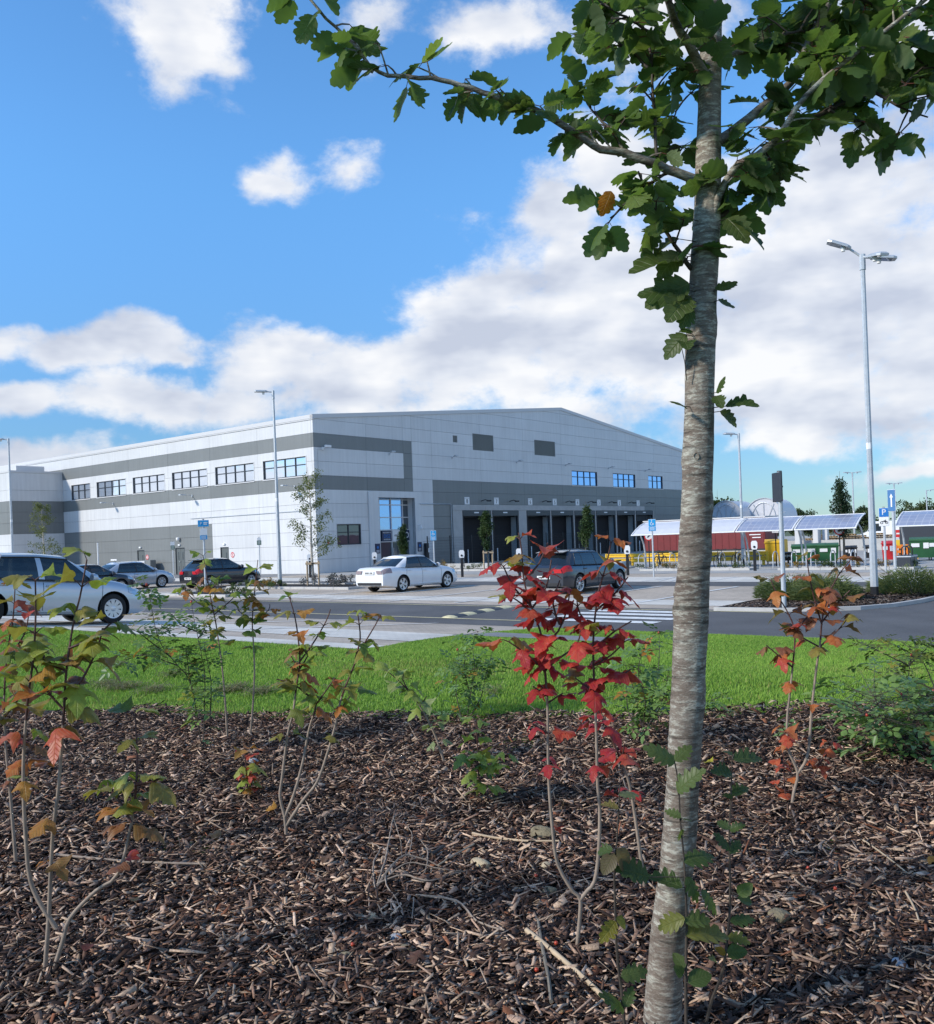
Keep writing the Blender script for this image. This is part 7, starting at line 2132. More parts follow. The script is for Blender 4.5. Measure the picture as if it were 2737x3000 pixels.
# ---- roses ---------------------------------------------------------------
def rose(label, stems, depth, seed, leaves_per_m=26, size=.10, hips=2, dark=True, spread=.0):
    rnd = random.Random(seed)
    b0 = at(*stems[0][0], depth); base = Vector((b0.x, b0.y, float(bed_h(b0.x, b0.y)) - .02 if b0.y < float(edge_y(b0.x)) else gz(b0.x, b0.y) - .02))
    root = plant_root('rose_bush', base, label, 'shrub', 'wild rose bushes')
    tips = []
    for si, st in enumerate(stems):
        dd = rnd.uniform(-.35, .35) * (1 + spread); n = len(st)
        pts = [at(px, py, depth + dd * i / max(1, n - 1)) for i, (px, py) in enumerate(st)]
        if st[0] == stems[0][0]: pts[0] = base.copy()
        sp = spline(pts, .035); mb = MB(); m = len(sp)
        mb.tube([p - base for p in sp], [.0055 * (1 - .75 * i / m) for i in range(m)], 5)
        lens = [0]
        for i in range(1, m): lens.append(lens[-1] + (sp[i] - sp[i - 1]).length)
        cnt = int(lens[-1] * leaves_per_m)
        for k in range(cnt):
            i = min(m - 1, int((.16 + .84 * rnd.random() ** .8) * m)); p = sp[i]
            a = rnd.uniform(0, 6.28); hor = Vector((math.cos(a), math.sin(a), rnd.uniform(-.3, .6))).normalized()
            tw = rnd.uniform(0, .10 + spread * .25); q = p + hor * tw
            if tw > .02: mb.tube([p - base, q - base], [.002, .0012], 4)
            c = mixc((.10, .19, .055), (.21, .32, .085), rnd.random()) if dark else mixc((.16, .19, .03), (.07, .12, .03), rnd.random())
            if rnd.random() < .06: c = mixc(YGRN, ORNG, rnd.random() * .7)
            d = (hor + Vector((rnd.uniform(-.4, .4), rnd.uniform(-.4, .4), rnd.uniform(-.5, .3)))).normalized()
            add_leaf(root, 'rose', q, d, Vector((rnd.uniform(-.5, .5), rnd.uniform(-.5, .5), 1)), size * rnd.uniform(.7, 1.25), c, rnd)
        mb.build('stem', M_['stem_dark'], root, smooth=60)
        tips.append(sp[-1])
    for h_ in range(hips):
        p = tips[h_ % len(tips)] - base
        MB().lathe([(0, -.011), (.008, -.008), (.010, 0), (.007, .009), (.003, .012), (0, .012)], 8, origin=(p.x, p.y, p.z - .01)).build('rose_hip', M_['hip'], root, smooth=80)
rose('wild rose with dark small leaves between the tall yellow shrub and the thin stems', [[(590, 2100), (560, 2010), (520, 1950), (476, 1895), (455, 1840), (448, 1804), (438, 1750), (429, 1709)], [(590, 2100), (600, 1990), (590, 1920), (580, 1870), (567, 1808), (560, 1760)], [(615, 2105), (618, 2000), (605, 1930), (598, 1890)], [(500, 1925), (440, 1880), (400, 1850), (360, 1840)], [(520, 1950), (430, 1920), (380, 1930), (345, 1950)], [(575, 1850), (530, 1830), (505, 1800)], [(560, 2010), (550, 1950), (545, 1900)], [(580, 1870), (600, 1840), (590, 1820)]], 6.9, 21, 42, .125)
rose('slender wild rose with green leaves midway along the lawn edge', [[(1355, 2105), (1335, 2020), (1345, 1950), (1340, 1900)], [(1370, 2100), (1375, 2030), (1390, 1960), (1385, 1890), (1400, 1850)], [(1380, 2095), (1410, 2040), (1425, 1970), (1440, 1920), (1445, 1890)], [(1375, 2030), (1360, 1960), (1365, 1910)], [(1372, 2080), (1385, 2000), (1410, 1930)]], 7.7, 22, 44, .13, 1)
rose('wild rose with arching shoots just left of the trunk', [[(1885, 2160), (1905, 2080), (1925, 1990), (1932, 1902), (1930, 1850)], [(1890, 2155), (1870, 2080), (1850, 2000), (1830, 1940)], [(1880, 2160), (1890, 2060), (1870, 1960), (1900, 1880), (1940, 1850)], [(1885, 2150), (1930, 2080), (1950, 2020)], [(1870, 2150), (1840, 2080), (1835, 2010)], [(1900, 2100), (1940, 2050), (1960, 1960)]], 6.4, 23, 40, .125, 1)
rose('small leafy weed on the lawn edge just past the trunk', [[(2090, 2110), (2095, 2070), (2090, 2050)], [(2090, 2120), (2110, 2090)], [(2085, 2120), (2075, 2090)]], 7.0, 24, 90, .11, 0)
rose('dense low wild rose with glossy dark green leaves beside the forked shrub',
     [[(2690, 2290), (2640, 2200), (2590, 2130), (2540, 2090)], [(2690, 2290), (2680, 2180), (2660, 2090), (2640, 2030)], [(2700, 2290), (2730, 2180), (2740, 2080), (2735, 2020)], [(2700, 2290), (2790, 2200), (2830, 2100)], [(2680, 2290), (2600, 2240), (2540, 2180), (2500, 2150)], [(2680, 2295), (2640, 2270), (2590, 2290), (2560, 2290)], [(2690, 2280), (2630, 2160), (2580, 2080), (2560, 2040)], [(2700, 2285), (2690, 2150), (2710, 2060), (2700, 2030)], [(2690, 2290), (2760, 2240), (2800, 2180)]],
     5.9, 25, 100, .15, 4, True, 1.3)
rose('yellowing branched rose standing behind the dense dark one', [[(2655, 2080), (2660, 2000), (2665, 1950), (2670, 1915)], [(2662, 1950), (2600, 1920), (2550, 1895), (2530, 1890)], [(2665, 1945), (2700, 1915), (2730, 1880)], [(2660, 2000), (2600, 1990), (2570, 1970)], [(2740, 2020), (2715, 1960), (2690, 1920), (2640, 1880)], [(2740, 2000), (2760, 1930), (2740, 1890)]], 7.2, 26, 44, .13, 1, False, .4)

# ---- whitebeam with its trunk close to the camera -------------------------
def bark_mat():
    m, n, l, b = new_mat('whitebeam_bark')
    tc = n.new('ShaderNodeTexCoord')
    def nz(scale, det, st, rough=.6):
        mp = n.new('ShaderNodeMapping'); mp.inputs['Scale'].default_value = st; l.new(tc.outputs['Object'], mp.inputs[0])
        t = n.new('ShaderNodeTexNoise'); t.inputs['Scale'].default_value = scale; t.inputs['Detail'].default_value = det; t.inputs['Roughness'].default_value = rough; l.new(mp.outputs[0], t.inputs['Vector']); return t.outputs['Fac']
    big = nz(6, 5, (1, 1, .8)); band = nz(9, 5, (.5, .5, 2.2)); fleck = nz(42, 7, (.55, .55, 1.9), .72); ring = nz(17, 5, (.25, .25, 3.2)); grain = nz(160, 4, (.7, .7, 1.4))
    r = n.new('ShaderNodeValToRGB'); cr_ = r.color_ramp; cr_.elements[0].position = .34; cr_.elements[0].color = (.105, .078, .062, 1); cr_.elements[1].position = .66; cr_.elements[1].color = (.27, .25, .205, 1)
    e = cr_.elements.new(.50); e.color = (.19, .155, .125, 1)
    def op(o, p, q):
        k = n.new('ShaderNodeMath'); k.operation = o
        for i, v in enumerate((p, q)):
            if isinstance(v, (int, float)): k.inputs[i].default_value = v
            else: l.new(v, k.inputs[i])
        return k.outputs[0]
    l.new(op('ADD', op('MULTIPLY', big, .5), op('MULTIPLY', band, .5)), r.inputs[0])
    def step(f, lo, hi, a=0.0, c=1.0):
        k = n.new('ShaderNodeMapRange'); k.interpolation_type = 'SMOOTHSTEP'; k.inputs['From Min'].default_value = lo; k.inputs['From Max'].default_value = hi; k.inputs['To Min'].default_value = a; k.inputs['To Max'].default_value = c; l.new(f, k.inputs[0]); return k.outputs[0]
    mx = n.new('ShaderNodeMix'); mx.data_type = 'RGBA'; l.new(op('MULTIPLY', step(fleck, .48, .59), step(big, .36, .58, .35, 1.0)), mx.inputs[0]); l.new(r.outputs[0], mx.inputs[6]); mx.inputs[7].default_value = (.42, .405, .34, 1)
    sc = n.new('ShaderNodeVectorMath'); sc.operation = 'SCALE'; l.new(mx.outputs[2], sc.inputs[0]); l.new(op('MULTIPLY', step(ring, .34, .44, .42, 1.0), step(grain, .3, .7, .82, 1.15)), sc.inputs['Scale'])
    l.new(sc.outputs[0], b.inputs['Base Color']); b.inputs['Roughness'].default_value = .85; b.inputs['Specular IOR Level'].default_value = .2
    bp = n.new('ShaderNodeBump'); bp.inputs['Strength'].default_value = .7; bp.inputs['Distance'].default_value = .006; l.new(op('ADD', op('ADD', fleck, op('MULTIPLY', ring, .8)), op('MULTIPLY', grain, .5)), bp.inputs['Height']); l.new(bp.outputs[0], b.inputs['Normal'])
    return m
M_['bark'] = bark_mat()
TD = 2.90
trunk_px = [(1937, 3060, 136), (1939, 3020, 118), (1941, 2985, 109), (1955, 2750, 102), (1988, 2500, 98), (1999, 2300, 95), (2012, 2060, 96), (2020, 1900, 98), (2025, 1800, 98), (2040, 1500, 90), (2049, 1200, 85), (2052, 1000, 85), (2063, 800, 81), (2074, 600, 77), (2077, 400, 70), (2082, 200, 63), (2086, 0, 58), (2092, -300, 50), (2096, -700, 40), (2098, -1100, 26), (2098, -1500, 10)]
tb = at(trunk_px[0][0], trunk_px[0][1], TD)
tbase = Vector((tb.x, tb.y, float(bed_h(tb.x, tb.y)) - .02))
whitebeam = plant_root('whitebeam_tree', tbase, 'young whitebeam with speckled grey trunk and lobed dark green leaves', 'tree')
def trunk_mesh():
    pts = [at(x, y, TD) for x, y, w in trunk_px]; wd = [w / FPX * TD / 2 for x, y, w in trunk_px]
    cum = [0]
    for i in range(1, len(pts)): cum.append(cum[-1] + (pts[i] - pts[i - 1]).length)
    ns, nr = 260, 40; s = np.linspace(0, cum[-1], ns)
    P = np.stack([np.interp(s, cum, [p[k] for p in pts]) for k in range(3)], 1)
    kk = np.ones(9) / 9
    for c in range(3): P[:, c] = np.convolve(np.pad(P[:, c], 4, mode='edge'), kk, 'valid')
    R = np.interp(s, cum, wd)
    rng = np.random.default_rng(5)
    th = np.linspace(0, 2 * np.pi, nr, endpoint=False)
    rad_ = R[:, None] * (1 + .02 * np.sin(3 * th + s[:, None] * 2) + .015 * np.sin(s[:, None] * 21 + 2 * th) + .008 * rng.normal(size=(ns, nr)))
    # healed branch scars and knots: height on the trunk (photo y), angle, size
    for (py, ang, sz, amp) in ((1760, 2.9, .05, .016), (2040, -.55, .05, .010), (1480, .1, .035, .007), (960, .2, .04, .008), (1340, 3.3, .03, .006), (1620, -.5, .03, .006), (690, 1.0, .04, .006), (2480, 2.4, .04, .005)):
        sc_ = float(np.interp(-py, [-p[1] for p in trunk_px], cum)); d2 = ((s[:, None] - sc_) / sz) ** 2 + ((np.angle(np.exp(1j * (th[None] - ang)))) * R[:, None] / sz) ** 2
        rad_ += amp * np.exp(-d2 * 1.4) * (1 - 1.25 * np.exp(-d2 * 7))
    V = np.zeros((ns, nr, 3))
    V[:, :, 0] = P[:, 0:1] + rad_ * np.cos(th); V[:, :, 1] = P[:, 1:2] + rad_ * np.sin(th); V[:, :, 2] = P[:, 2:3]
    V -= np.array(tbase)
    i, j = np.meshgrid(np.arange(ns - 1), np.arange(nr), indexing='ij'); j2 = (j + 1) % nr
    F = np.stack([i * nr + j, i * nr + j2, (i + 1) * nr + j2, (i + 1) * nr + j], -1).reshape(-1, 4)
    me = np_mesh('trunk', V.reshape(-1, 3), F, M_['bark']); me.polygons.foreach_set('use_smooth', [True] * len(me.polygons))
    return link('trunk', me, whitebeam)
trunk_o = trunk_mesh()
# healed branch scars: a raised bark lip round a dark hollow
for (py, phi, sx, sz_) in ((2042, rad(38), 1.0, 1.9), (1762, rad(-62), .9, 1.15), (1480, rad(55), .7, .9), (1340, rad(-20), .5, .7)):
    c0 = at(float(np.interp(py, [p[1] for p in trunk_px][::-1], [p[0] for p in trunk_px][::-1])), py, TD)
    rr0 = float(np.interp(py, [p[1] for p in trunk_px][::-1], [p[2] for p in trunk_px][::-1])) / FPX * TD / 2
    kp = c0 + Vector((math.sin(phi), -math.cos(phi), 0)) * (rr0 + .001) - tbase
    MB().lathe([(.011, .010), (.0125, .001), (.016, -.001), (.021, .003), (.027, .014)], 18, axis='y').build('scar_lip', M_['bark'], whitebeam, loc=kp, rot=(0, 0, phi), scale=(sx, 1.0, sz_), smooth=80)
    MB().lathe([(0, .007), (.0125, .005)], 14, axis='y').build('branch_scar', M_['stem_dark'], whitebeam, loc=kp, rot=(0, 0, phi), scale=(sx, 1.0, sz_))

BR = [  # photo polyline, radius at base / tip (m), depth change along it
    ([(2060, 545), (2036, 526), (1980, 505), (1829, 445), (1761, 436), (1600, 337), (1495, 296), (1294, 235), (1113, 213), (1035, 127), (932, 29), (890, -30)], .017, .0035, -.12, 'B1'),
    ([(1925, 458), (1915, 300), (1903, 136), (1872, 43), (1850, -60)], .006, .003, .05, ''),
    ([(2078, 250), (2060, 215), (2033, 155), (1977, 62), (1950, -20), (1900, -160)], .020, .006, -.35, ''),
    ([(2095, 420), (2113, 408), (2194, 346), (2270, 285), (2336, 216), (2373, 111), (2435, 0), (2490, -120)], .019, .006, .12, ''),
    ([(2095, 170), (2110, 161), (2180, 150), (2299, 99), (2380, 20), (2450, -80)], .014, .004, .3, ''),
    ([(2072, 700), (2080, 660), (2107, 569), (2157, 489), (2243, 439), (2290, 385), (2361, 284), (2478, 179), (2589, 93), (2713, 0), (2800, -80)], .015, .004, -.25, ''),
    ([(2290, 390), (2311, 383), (2429, 322), (2565, 272), (2737, 247), (2850, 210)], .010, .003, .25, ''),
    ([(2100, 635), (2116, 631), (2181, 575), (2215, 510), (2243, 450)], .010, .004, .1, ''),
    ([(2030, 790), (2011, 767), (1959, 693), (1922, 631), (1891, 557), (1870, 500)], .009, .003, -.1, ''),
    ([(2085, 60), (2060, 0), (2000, -60), (1880, -140), (1760, -160)], .013, .004, .35, ''),
    ([(2090, -50), (2140, -130), (2260, -260), (2400, -380)], .014, .004, -.2, ''), ([(2090, -150), (2040, -260), (1900, -420), (1800, -520)], .012, .004, .2, ''), ([(2094, -500), (2150, -650), (2260, -800)], .010, .003, .2, ''), ([(2094, -600), (2040, -760), (1950, -900)], .010, .003, -.1, ''),
    ([(1829, 445), (1790, 380), (1740, 330), (1700, 260)], .006, .002, .25, ''), ([(1903, 200), (1850, 150), (1790, 110), (1720, 60)], .006, .002, .2, ''), ([(1940, 120), (1850, 60), (1760, 10)], .006, .002, -.3, ''),
    ([(1960, 505), (1900, 540), (1840, 590), (1790, 640)], .006, .002, -.1, ''), ([(2243, 439), (2260, 500), (2230, 560)], .005, .002, .1, ''), ([(2336, 216), (2420, 180), (2500, 190)], .006, .002, .2, ''), ([(2429, 322), (2480, 350), (2560, 360)], .005, .002, .1, ''), ([(2478, 179), (2540, 190), (2620, 170)], .005, .002, -.1, ''), ([(2589, 93), (2650, 110), (2730, 90)], .005, .002, .0, ''),
    ([(2299, 99), (2360, 90), (2440, 110)], .005, .002, .2, ''), ([(2565, 272), (2630, 310), (2720, 345)], .005, .002, -.05, ''), ([(2589, 93), (2680, 170), (2790, 215)], .005, .002, .1, ''), ([(2470, -30), (2600, 30), (2780, 60)], .006, .002, .2, ''), ([(2640, 262), (2700, 200), (2780, 170)], .004, .002, .1, ''), ([(2373, 111), (2440, 60), (2520, 40)], .005, .002, .2, ''), ([(1980, 505), (1960, 400), (1985, 310)], .005, .002, .25, ''),
]
rt = random.Random(12)
n_leaf = [0]
extra_V = []
TG = [(.066, .120, .028), (.09, .16, .037), (.125, .205, .046), (.078, .138, .043), (.18, .255, .06)]
def tree_leaf(p, d, nrm, size, col=None, kind='whitebeam'):
    c = col or mixc(rt.choice(TG), rt.choice(TG), rt.random())
    o = add_leaf(whitebeam, kind, p, d, nrm, size, c, rt); n_leaf[0] += 1
    return o
spurs = []
def in_frame(p):
    X, Z = p.x / p.y, (p.z - EYE) / p.y
    return -.56 < X < .56 and Z < .60
for bi, (px, r0, r1, dz, tagn) in enumerate(BR):
    n = len(px)
    pts = [at(x, y, TD + dz * (i / (n - 1)) ** 1.1) for i, (x, y) in enumerate(px)]
    sp = spline(pts, .03); m = len(sp)
    mb = MB(); wob = [Vector((0, 0, 0))] + [Vector((rt.uniform(-1, 1), rt.uniform(-1, 1), rt.uniform(-1, 1))) * .0025 for _ in range(m - 1)]
    mb.tube([p + w - tbase for p, w in zip(sp, wob)], [r0 + (r1 - r0) * (i / m) ** .7 for i in range(m)], 9)
    L = sum((sp[i] - sp[i - 1]).length for i in range(1, m))
    k = int(L / (.048 if tagn else .045))
    for q in range(k):
        f = (.12 if not tagn else .17) + (.88 if not tagn else .83) * (q + rt.random() * .8) / k
        i = min(m - 2, int(f * m)); p = sp[i]; tg = (sp[i + 1] - sp[i]).normalized()
        side = Vector((rt.uniform(-1, 1), rt.uniform(-1, 1), rt.uniform(-.5, 1.0)))
        d = (tg * .5 + side).normalized(); ln = rt.uniform(.02, .09) * (1 if not tagn else 1.1)
        e_ = p + d * ln
        mb.tube([p - tbase, p + d * ln * .5 + Vector((0, 0, .004)) - tbase, e_ - tbase], [.0035, .0028, .0022], 5)
        spurs.append((e_, d, tagn))
    mb.build('branch', M_['bark'] if r0 > .012 else M_['stem_dark'], whitebeam, smooth=60)
pet = MB()
rt.shuffle(spurs)
stuffV, stuffF = [], []
TREE_LIMIT = 300
cands = []
for (p, d, tagn) in spurs:
    for q in range(rt.choice((3, 3, 4, 4)) if not tagn else rt.choice((2, 2, 3))):
        a = rt.uniform(0, 6.28); hor = Vector((math.cos(a), math.sin(a), rt.uniform(-.5, .5)))
        dr = (hor + d * .6 + Vector((0, 0, -.35))).normalized()
        pl = rt.uniform(.012, .028)
        s0 = p + dr * pl
        nr = Vector((rt.uniform(-.8, .8), rt.uniform(-.8, .8), 1.0))
        cands.append((p, s0, (dr + Vector((0, 0, rt.uniform(-.5, .1)))).normalized(), nr, rt.uniform(.066, .112), in_frame(s0)))
vis = [c for c in cands if c[5]]; hid = [c for c in cands if not c[5]]
vis_obj = vis[:TREE_LIMIT - 26]; rest = vis[TREE_LIMIT - 26:] + hid
for (p, s0, dr, nr, sz, _) in cands: pet.tube([p - tbase, s0 - tbase], [.0013, .001], 4)
pet.build('petioles', M_['petiole'], whitebeam)['kind'] = 'stuff'
for c in vis_obj: tree_leaf(c[1], c[2], c[3], c[4])
# rest of the foliage as one part
Vs, Fs = [], []; off = 0
for (p, s0, dr, nr, sz, _) in rest:
    me = rt.choice(LEAF['whitebeam']); Mx = Matrix.Translation(-tbase) @ orient(s0, dr, nr, sz)
    for v in me.vertices: Vs.append(Mx @ v.co)
    for f in me.polygons: Fs.append(tuple(i + off for i in f.vertices))
    off += len(me.vertices)
me = bpy.data.meshes.new('foliage'); me.from_pydata([tuple(v) for v in Vs], [], Fs); M_['lf_tree_far'] = leaf_mat('whitebeam_foliage', (.070, .125, .030), (.12, .19, .045), .50, .45, 5, False, (.22, .27, .20, .45)); me.materials.append(M_['lf_tree_far'])
me.polygons.foreach_set('use_smooth', [True] * len(me.polygons)); me.update()
fo = link('foliage', me, whitebeam); fo['kind'] = 'stuff'
# single leaves low on the trunk: root px, tip px, size, colour
low = [((2030, 880), (1990, 870)), ((2020, 850), (1880, 840)), ((2018, 830), (1895, 890)), ((2015, 870), (1960, 930)), ((2020, 900), (2010, 935)), ((2000, 760), (1850, 780)), ((1990, 740), (1935, 800)), ((2100, 850), (2155, 835)), ((2105, 880), (2145, 905)),
       ((2010, 980), (1945, 1040)), ((2012, 975), (2010, 955)), ((2005, 1000), (2015, 1015)), ((2000, 1190), (1985, 1165)), ((2098, 1160), (2115, 1190)), ((2125, 1190), (2220, 1180)), ((2110, 1205), (2165, 1240)), ((2098, 1150), (2105, 1130)),
       ((2140, 650), (2250, 700)), ((2130, 640), (2190, 690)), ((1990, 700), (1900, 740)), ((2020, 640), (1930, 660))]
pt2 = MB()
for (a, b) in low:
    p0, p1 = at(*a, TD - .05), at(b[0], b[1], TD - .05 + rt.uniform(-.08, .04)); d = p1 - p0; q = p0
    tree_leaf(q, d, Vector((rt.uniform(-.5, .5), -rt.uniform(.3, 1.0), rt.uniform(.4, 1))), max(.06, d.length * 1.05), mixc((.06, .11, .028), (.10, .14, .04), rt.random()))
    tr = min(((at(x, y, TD), w) for x, y, w in trunk_px), key=lambda t: abs(t[0].z - q.z))[0]; tq = Vector((np.interp(q.z, [at(x, y, TD).z for x, y, w in trunk_px], [at(x, y, TD).x for x, y, w in trunk_px]), TD, q.z))
    pt2.tube([tq - tbase + (q - tq) * .3, q - tbase], [.0016, .0012], 4)
pt2.tube([at(2012, 1115, TD - .04) - tbase, at(2006, 1060, TD - .05) - tbase, at(1995, 1010, TD - .05) - tbase], [.0016, .0014, .001], 4)
pt2.build('twigs', M_['stem_dark'], whitebeam)['kind'] = 'stuff'
tree_leaf(at(1790, 560, TD - .2), Vector((-.4, -.1, -1)), Vector((.2, -1, .2)), .07, (.55, .20, .015))

# whitebeam suckers at the foot of the trunk
def sucker(label, stem, depth, nodes, seed):
    rnd = random.Random(seed); b0 = at(*stem[0], depth); base = Vector((b0.x, b0.y, float(bed_h(b0.x, b0.y)) - .02))
    root = plant_root('whitebeam_sucker', base, label, 'sapling', 'suckers at the foot of the whitebeam')
    sp = spline([base] + [at(x, y, depth) for x, y in stem[1:]], .03); m = len(sp)
    mb = MB(); mb.tube([p - base for p in sp], [.0058 * (1 - .7 * i / m) for i in range(m)], 6)
    for (a, b, kind, c) in nodes:
        p0 = at(a[0], a[1], depth - .01); p1 = at(b[0], b[1], depth + rnd.uniform(-.06, .03)); d = p1 - p0
        near = min(sp, key=lambda s_: (s_ - p0).length); mb.tube([near - base, p0 - base], [.0018, .0014], 4)
        add_leaf(root, 'lobed' if kind == 'whitebeam' else kind, p0, d, Vector((rnd.uniform(-.4, .4), -rnd.uniform(.4, 1), rnd.uniform(.5, 1.1))), d.length, c, rnd)
    mb.build('stem', M_['stem_dark'], root, smooth=60)
g1, g2, g3, g4 = (.075, .125, .035), (.12, .17, .05), (.20, .21, .05), (.055, .10, .035)
sucker('whitebeam sucker with lobed leaves growing up the front of the trunk', [(2008, 3010), (2009, 2850), (2012, 2700), (2008, 2600), (2003, 2508), (1993, 2404), (1988, 2300), (1976, 2230)], 2.76,
       [((1976, 2235), (1910, 2180), 'whitebeam', g2), ((1978, 2230), (2025, 2175), 'whitebeam', g2), ((1985, 2320), (2045, 2250), 'whitebeam', g2), ((1995, 2395), (1950, 2370), 'whitebeam', g2), ((1998, 2400), (2025, 2390), 'whitebeam', g2), ((1998, 2430), (2000, 2470), 'whitebeam', g2),
        ((2003, 2525), (2095, 2485), 'whitebeam', g1), ((1998, 2600), (1895, 2555), 'whitebeam', g1), ((1900, 2570), (1810, 2540), 'whitebeam', g4), ((2010, 2570), (2060, 2640), 'whitebeam', g1), ((2055, 2610), (2120, 2670), 'whitebeam', g1), ((2005, 2690), (1920, 2720), 'whitebeam', g3), ((2005, 2700), (2085, 2690), 'whitebeam', g2), ((2010, 2740), (2140, 2720), 'whitebeam', g3), ((2005, 2840), (1975, 2790), 'ovate', g2), ((2000, 2860), (1975, 2830), 'ovate', g1), ((2015, 2880), (2085, 2850), 'ovate', g1)], 1)
sucker('slender whitebeam sucker standing right of the trunk foot', [(2052, 2985), (2085, 2930), (2110, 2870), (2125, 2800), (2137, 2680), (2139, 2612), (2137, 2439), (2142, 2317), (2145, 2210)], 2.84,
       [((2145, 2215), (2115, 2190), 'whitebeam', g4), ((2148, 2225), (2235, 2215), 'whitebeam', g4), ((2142, 2265), (2090, 2255), 'whitebeam', g4), ((2142, 2330), (2195, 2300), 'whitebeam', g1), ((2140, 2340), (2125, 2310), 'whitebeam', g4), ((2137, 2430), (2100, 2400), 'whitebeam', g4), ((2138, 2432), (2180, 2415), 'whitebeam', g1), ((2137, 2490), (2110, 2440), 'whitebeam', g4), ((2138, 2500), (2170, 2460), 'whitebeam', g4), ((2160, 2620), (2205, 2590), 'ovate', g2), ((2160, 2630), (2205, 2645), 'ovate', g1), ((2140, 2700), (2210, 2680), 'whitebeam', g1), ((2132, 2745), (2200, 2760), 'whitebeam', g3), ((2128, 2790), (2190, 2790), 'ovate', g1), ((2125, 2800), (2095, 2775), 'ovate', (.38, .24, .03)), ((2100, 2820), (2080, 2805), 'whitebeam', PALE)], 2)
sucker('whitebeam sucker with a withered leaf left of the trunk foot', [(1835, 3005), (1820, 2900), (1808, 2800), (1803, 2690), (1800, 2560), (1806, 2480), (1812, 2380), (1816, 2300)], 2.74,
       [((1800, 2500), (1765, 2560), 'ovate', (.15, .12, .06)), ((1806, 2485), (1850, 2560), 'ovate', (.17, .13, .07)), ((1795, 2490), (1745, 2495), 'whitebeam', g1), ((1815, 2330), (1875, 2310), 'whitebeam', PALE), ((1812, 2370), (1760, 2350), 'whitebeam', (.24, .20, .06)), ((1803, 2700), (1760, 2760), 'whitebeam', (.24, .22, .03)), ((1803, 2690), (1835, 2720), 'ovate', g3), ((1820, 2860), (1905, 2840), 'whitebeam', g2), ((1828, 2960), (1785, 2900), 'whitebeam', g1), ((1830, 2950), (1855, 2890), 'whitebeam', g1)], 3)

# ---- loose things on the bark ---------------------------------------------
M_['stone'] = mat('earthy_stone', (.20, .165, .10), .9, var=.35, vscale=30, bump=.5, bscale=90)
M_['stone_pale'] = mat('buff_stone', (.42, .34, .22), .85, var=.2, vscale=40, bump=.3, bscale=120)
M_['stone_grey'] = mat('grey_stone', (.30, .31, .33), .8, var=.2, vscale=40, bump=.3, bscale=120)
def stone(px, py, w, m, label, seed, name='stone'):
    g = ground_at(px, py); rnd = np.random.default_rng(seed)
    bm = bmesh.new(); bmesh.ops.create_icosphere(bm, subdivisions=3, radius=1)
    R = w / FPX * g.y / 2
    ph = rnd.uniform(0, 6, 6)
    for v in bm.verts:
        c = v.co.copy(); k = 1 + .14 * math.sin(2.3 * c.x + ph[0]) + .12 * math.sin(3.1 * c.y + ph[1]) * math.cos(2.2 * c.z + ph[2]) + .05 * math.sin(7 * c.x + ph[3]) * math.sin(6 * c.z + ph[4])
        v.co = Vector((c.x * R * 1.05, c.y * R * .85, c.z * R * .62)) * k
    me = bpy.data.meshes.new(name); bm.to_mesh(me); bm.free(); me.materials.append(m); me.polygons.foreach_set('use_smooth', [True] * len(me.polygons))
    o = link(name, me, None, (g.x, g.y, float(bed_h(g.x, g.y)) + R * .42), (0, 0, rnd.uniform(0, 3))); tag(o, label, 'stone', 'stones on the bark'); return o
for i, (px, py, w, m, lab) in enumerate(((1412, 2582, 60, 'stone_pale', 'oval buff stone beside the bare roots'), (1595, 2490, 70, 'stone', 'mossy earth clod behind the red shrub stem'), (1603, 2578, 34, 'stone_pale', 'small flat pale stone near the red shrub fork'), (1612, 2645, 46, 'stone', 'small earthy clod beside the red shrub foot'),
          (1195, 2830, 50, 'stone', 'earthy clod under the bare roots'), (1010, 2838, 50, 'stone', 'earthy clod with a red berry on it'), (1088, 2735, 36, 'stone_pale', 'pale angular stone in the bare roots'), (1650, 2700, 40, 'stone', 'round clod right of the red shrub foot'), (2638, 2890, 58, 'stone_grey', 'pale grey stone on the bark near the frame of sticks'), (2290, 2740, 70, 'stone', 'mossy round clod right of the suckers'), (2690, 2880, 34, 'stone', 'brown pebble next to the pale grey stone'), (745, 2270, 30, 'stone_grey', 'small blue grey stone by the seedling'), (545, 2880, 32, 'stone', 'small clod in the open bark'), (1160, 2790, 40, 'stone_grey', 'grey pebble below the bare roots'), (360, 2905, 38, 'stone', 'dark clod near the tall shrub foot'))):
    stone(px, py, w, M_[m], lab, 100 + i)
def stick(pts, w0, w1, m, label, lift=.012, cat='stick'):
    P = []
    for (px, py) in pts:
        g = ground_at(px, py); P.append(Vector((g.x, g.y, float(bed_h(g.x, g.y)) + .02 + lift)))
    sp = spline(P, .05); d = P[0].y; n = len(sp); base = sp[0].copy()
    rr = [(w0 + (w1 - w0) * i / n) / FPX * d / 2 for i in range(n)]
    o = MB().tube([p - base for p in sp], rr, 6).build('stick', M_[m], None, base, smooth=60); tag(o, label, cat, 'sticks lying on the bark')
stick([(165, 2545), (300, 2555), (440, 2563), (610, 2565)], 9, 6, 'stem_grey', 'long straight stick lying left of the open bark')
stick([(1300, 2525), (1265, 2555), (1270, 2548)], 14, 6, 'stem_dark', 'short charred stick above the buff stone')
stick([(1385, 2480), (1450, 2495), (1540, 2512), (1640, 2520)], 8, 5, 'wood', 'pale split stick behind the red shrub fork')
stick([(1545, 2790), (1600, 2840), (1700, 2920), (1780, 2990)], 16, 13, 'wood', 'thick pale split stick running past the red shrub foot')
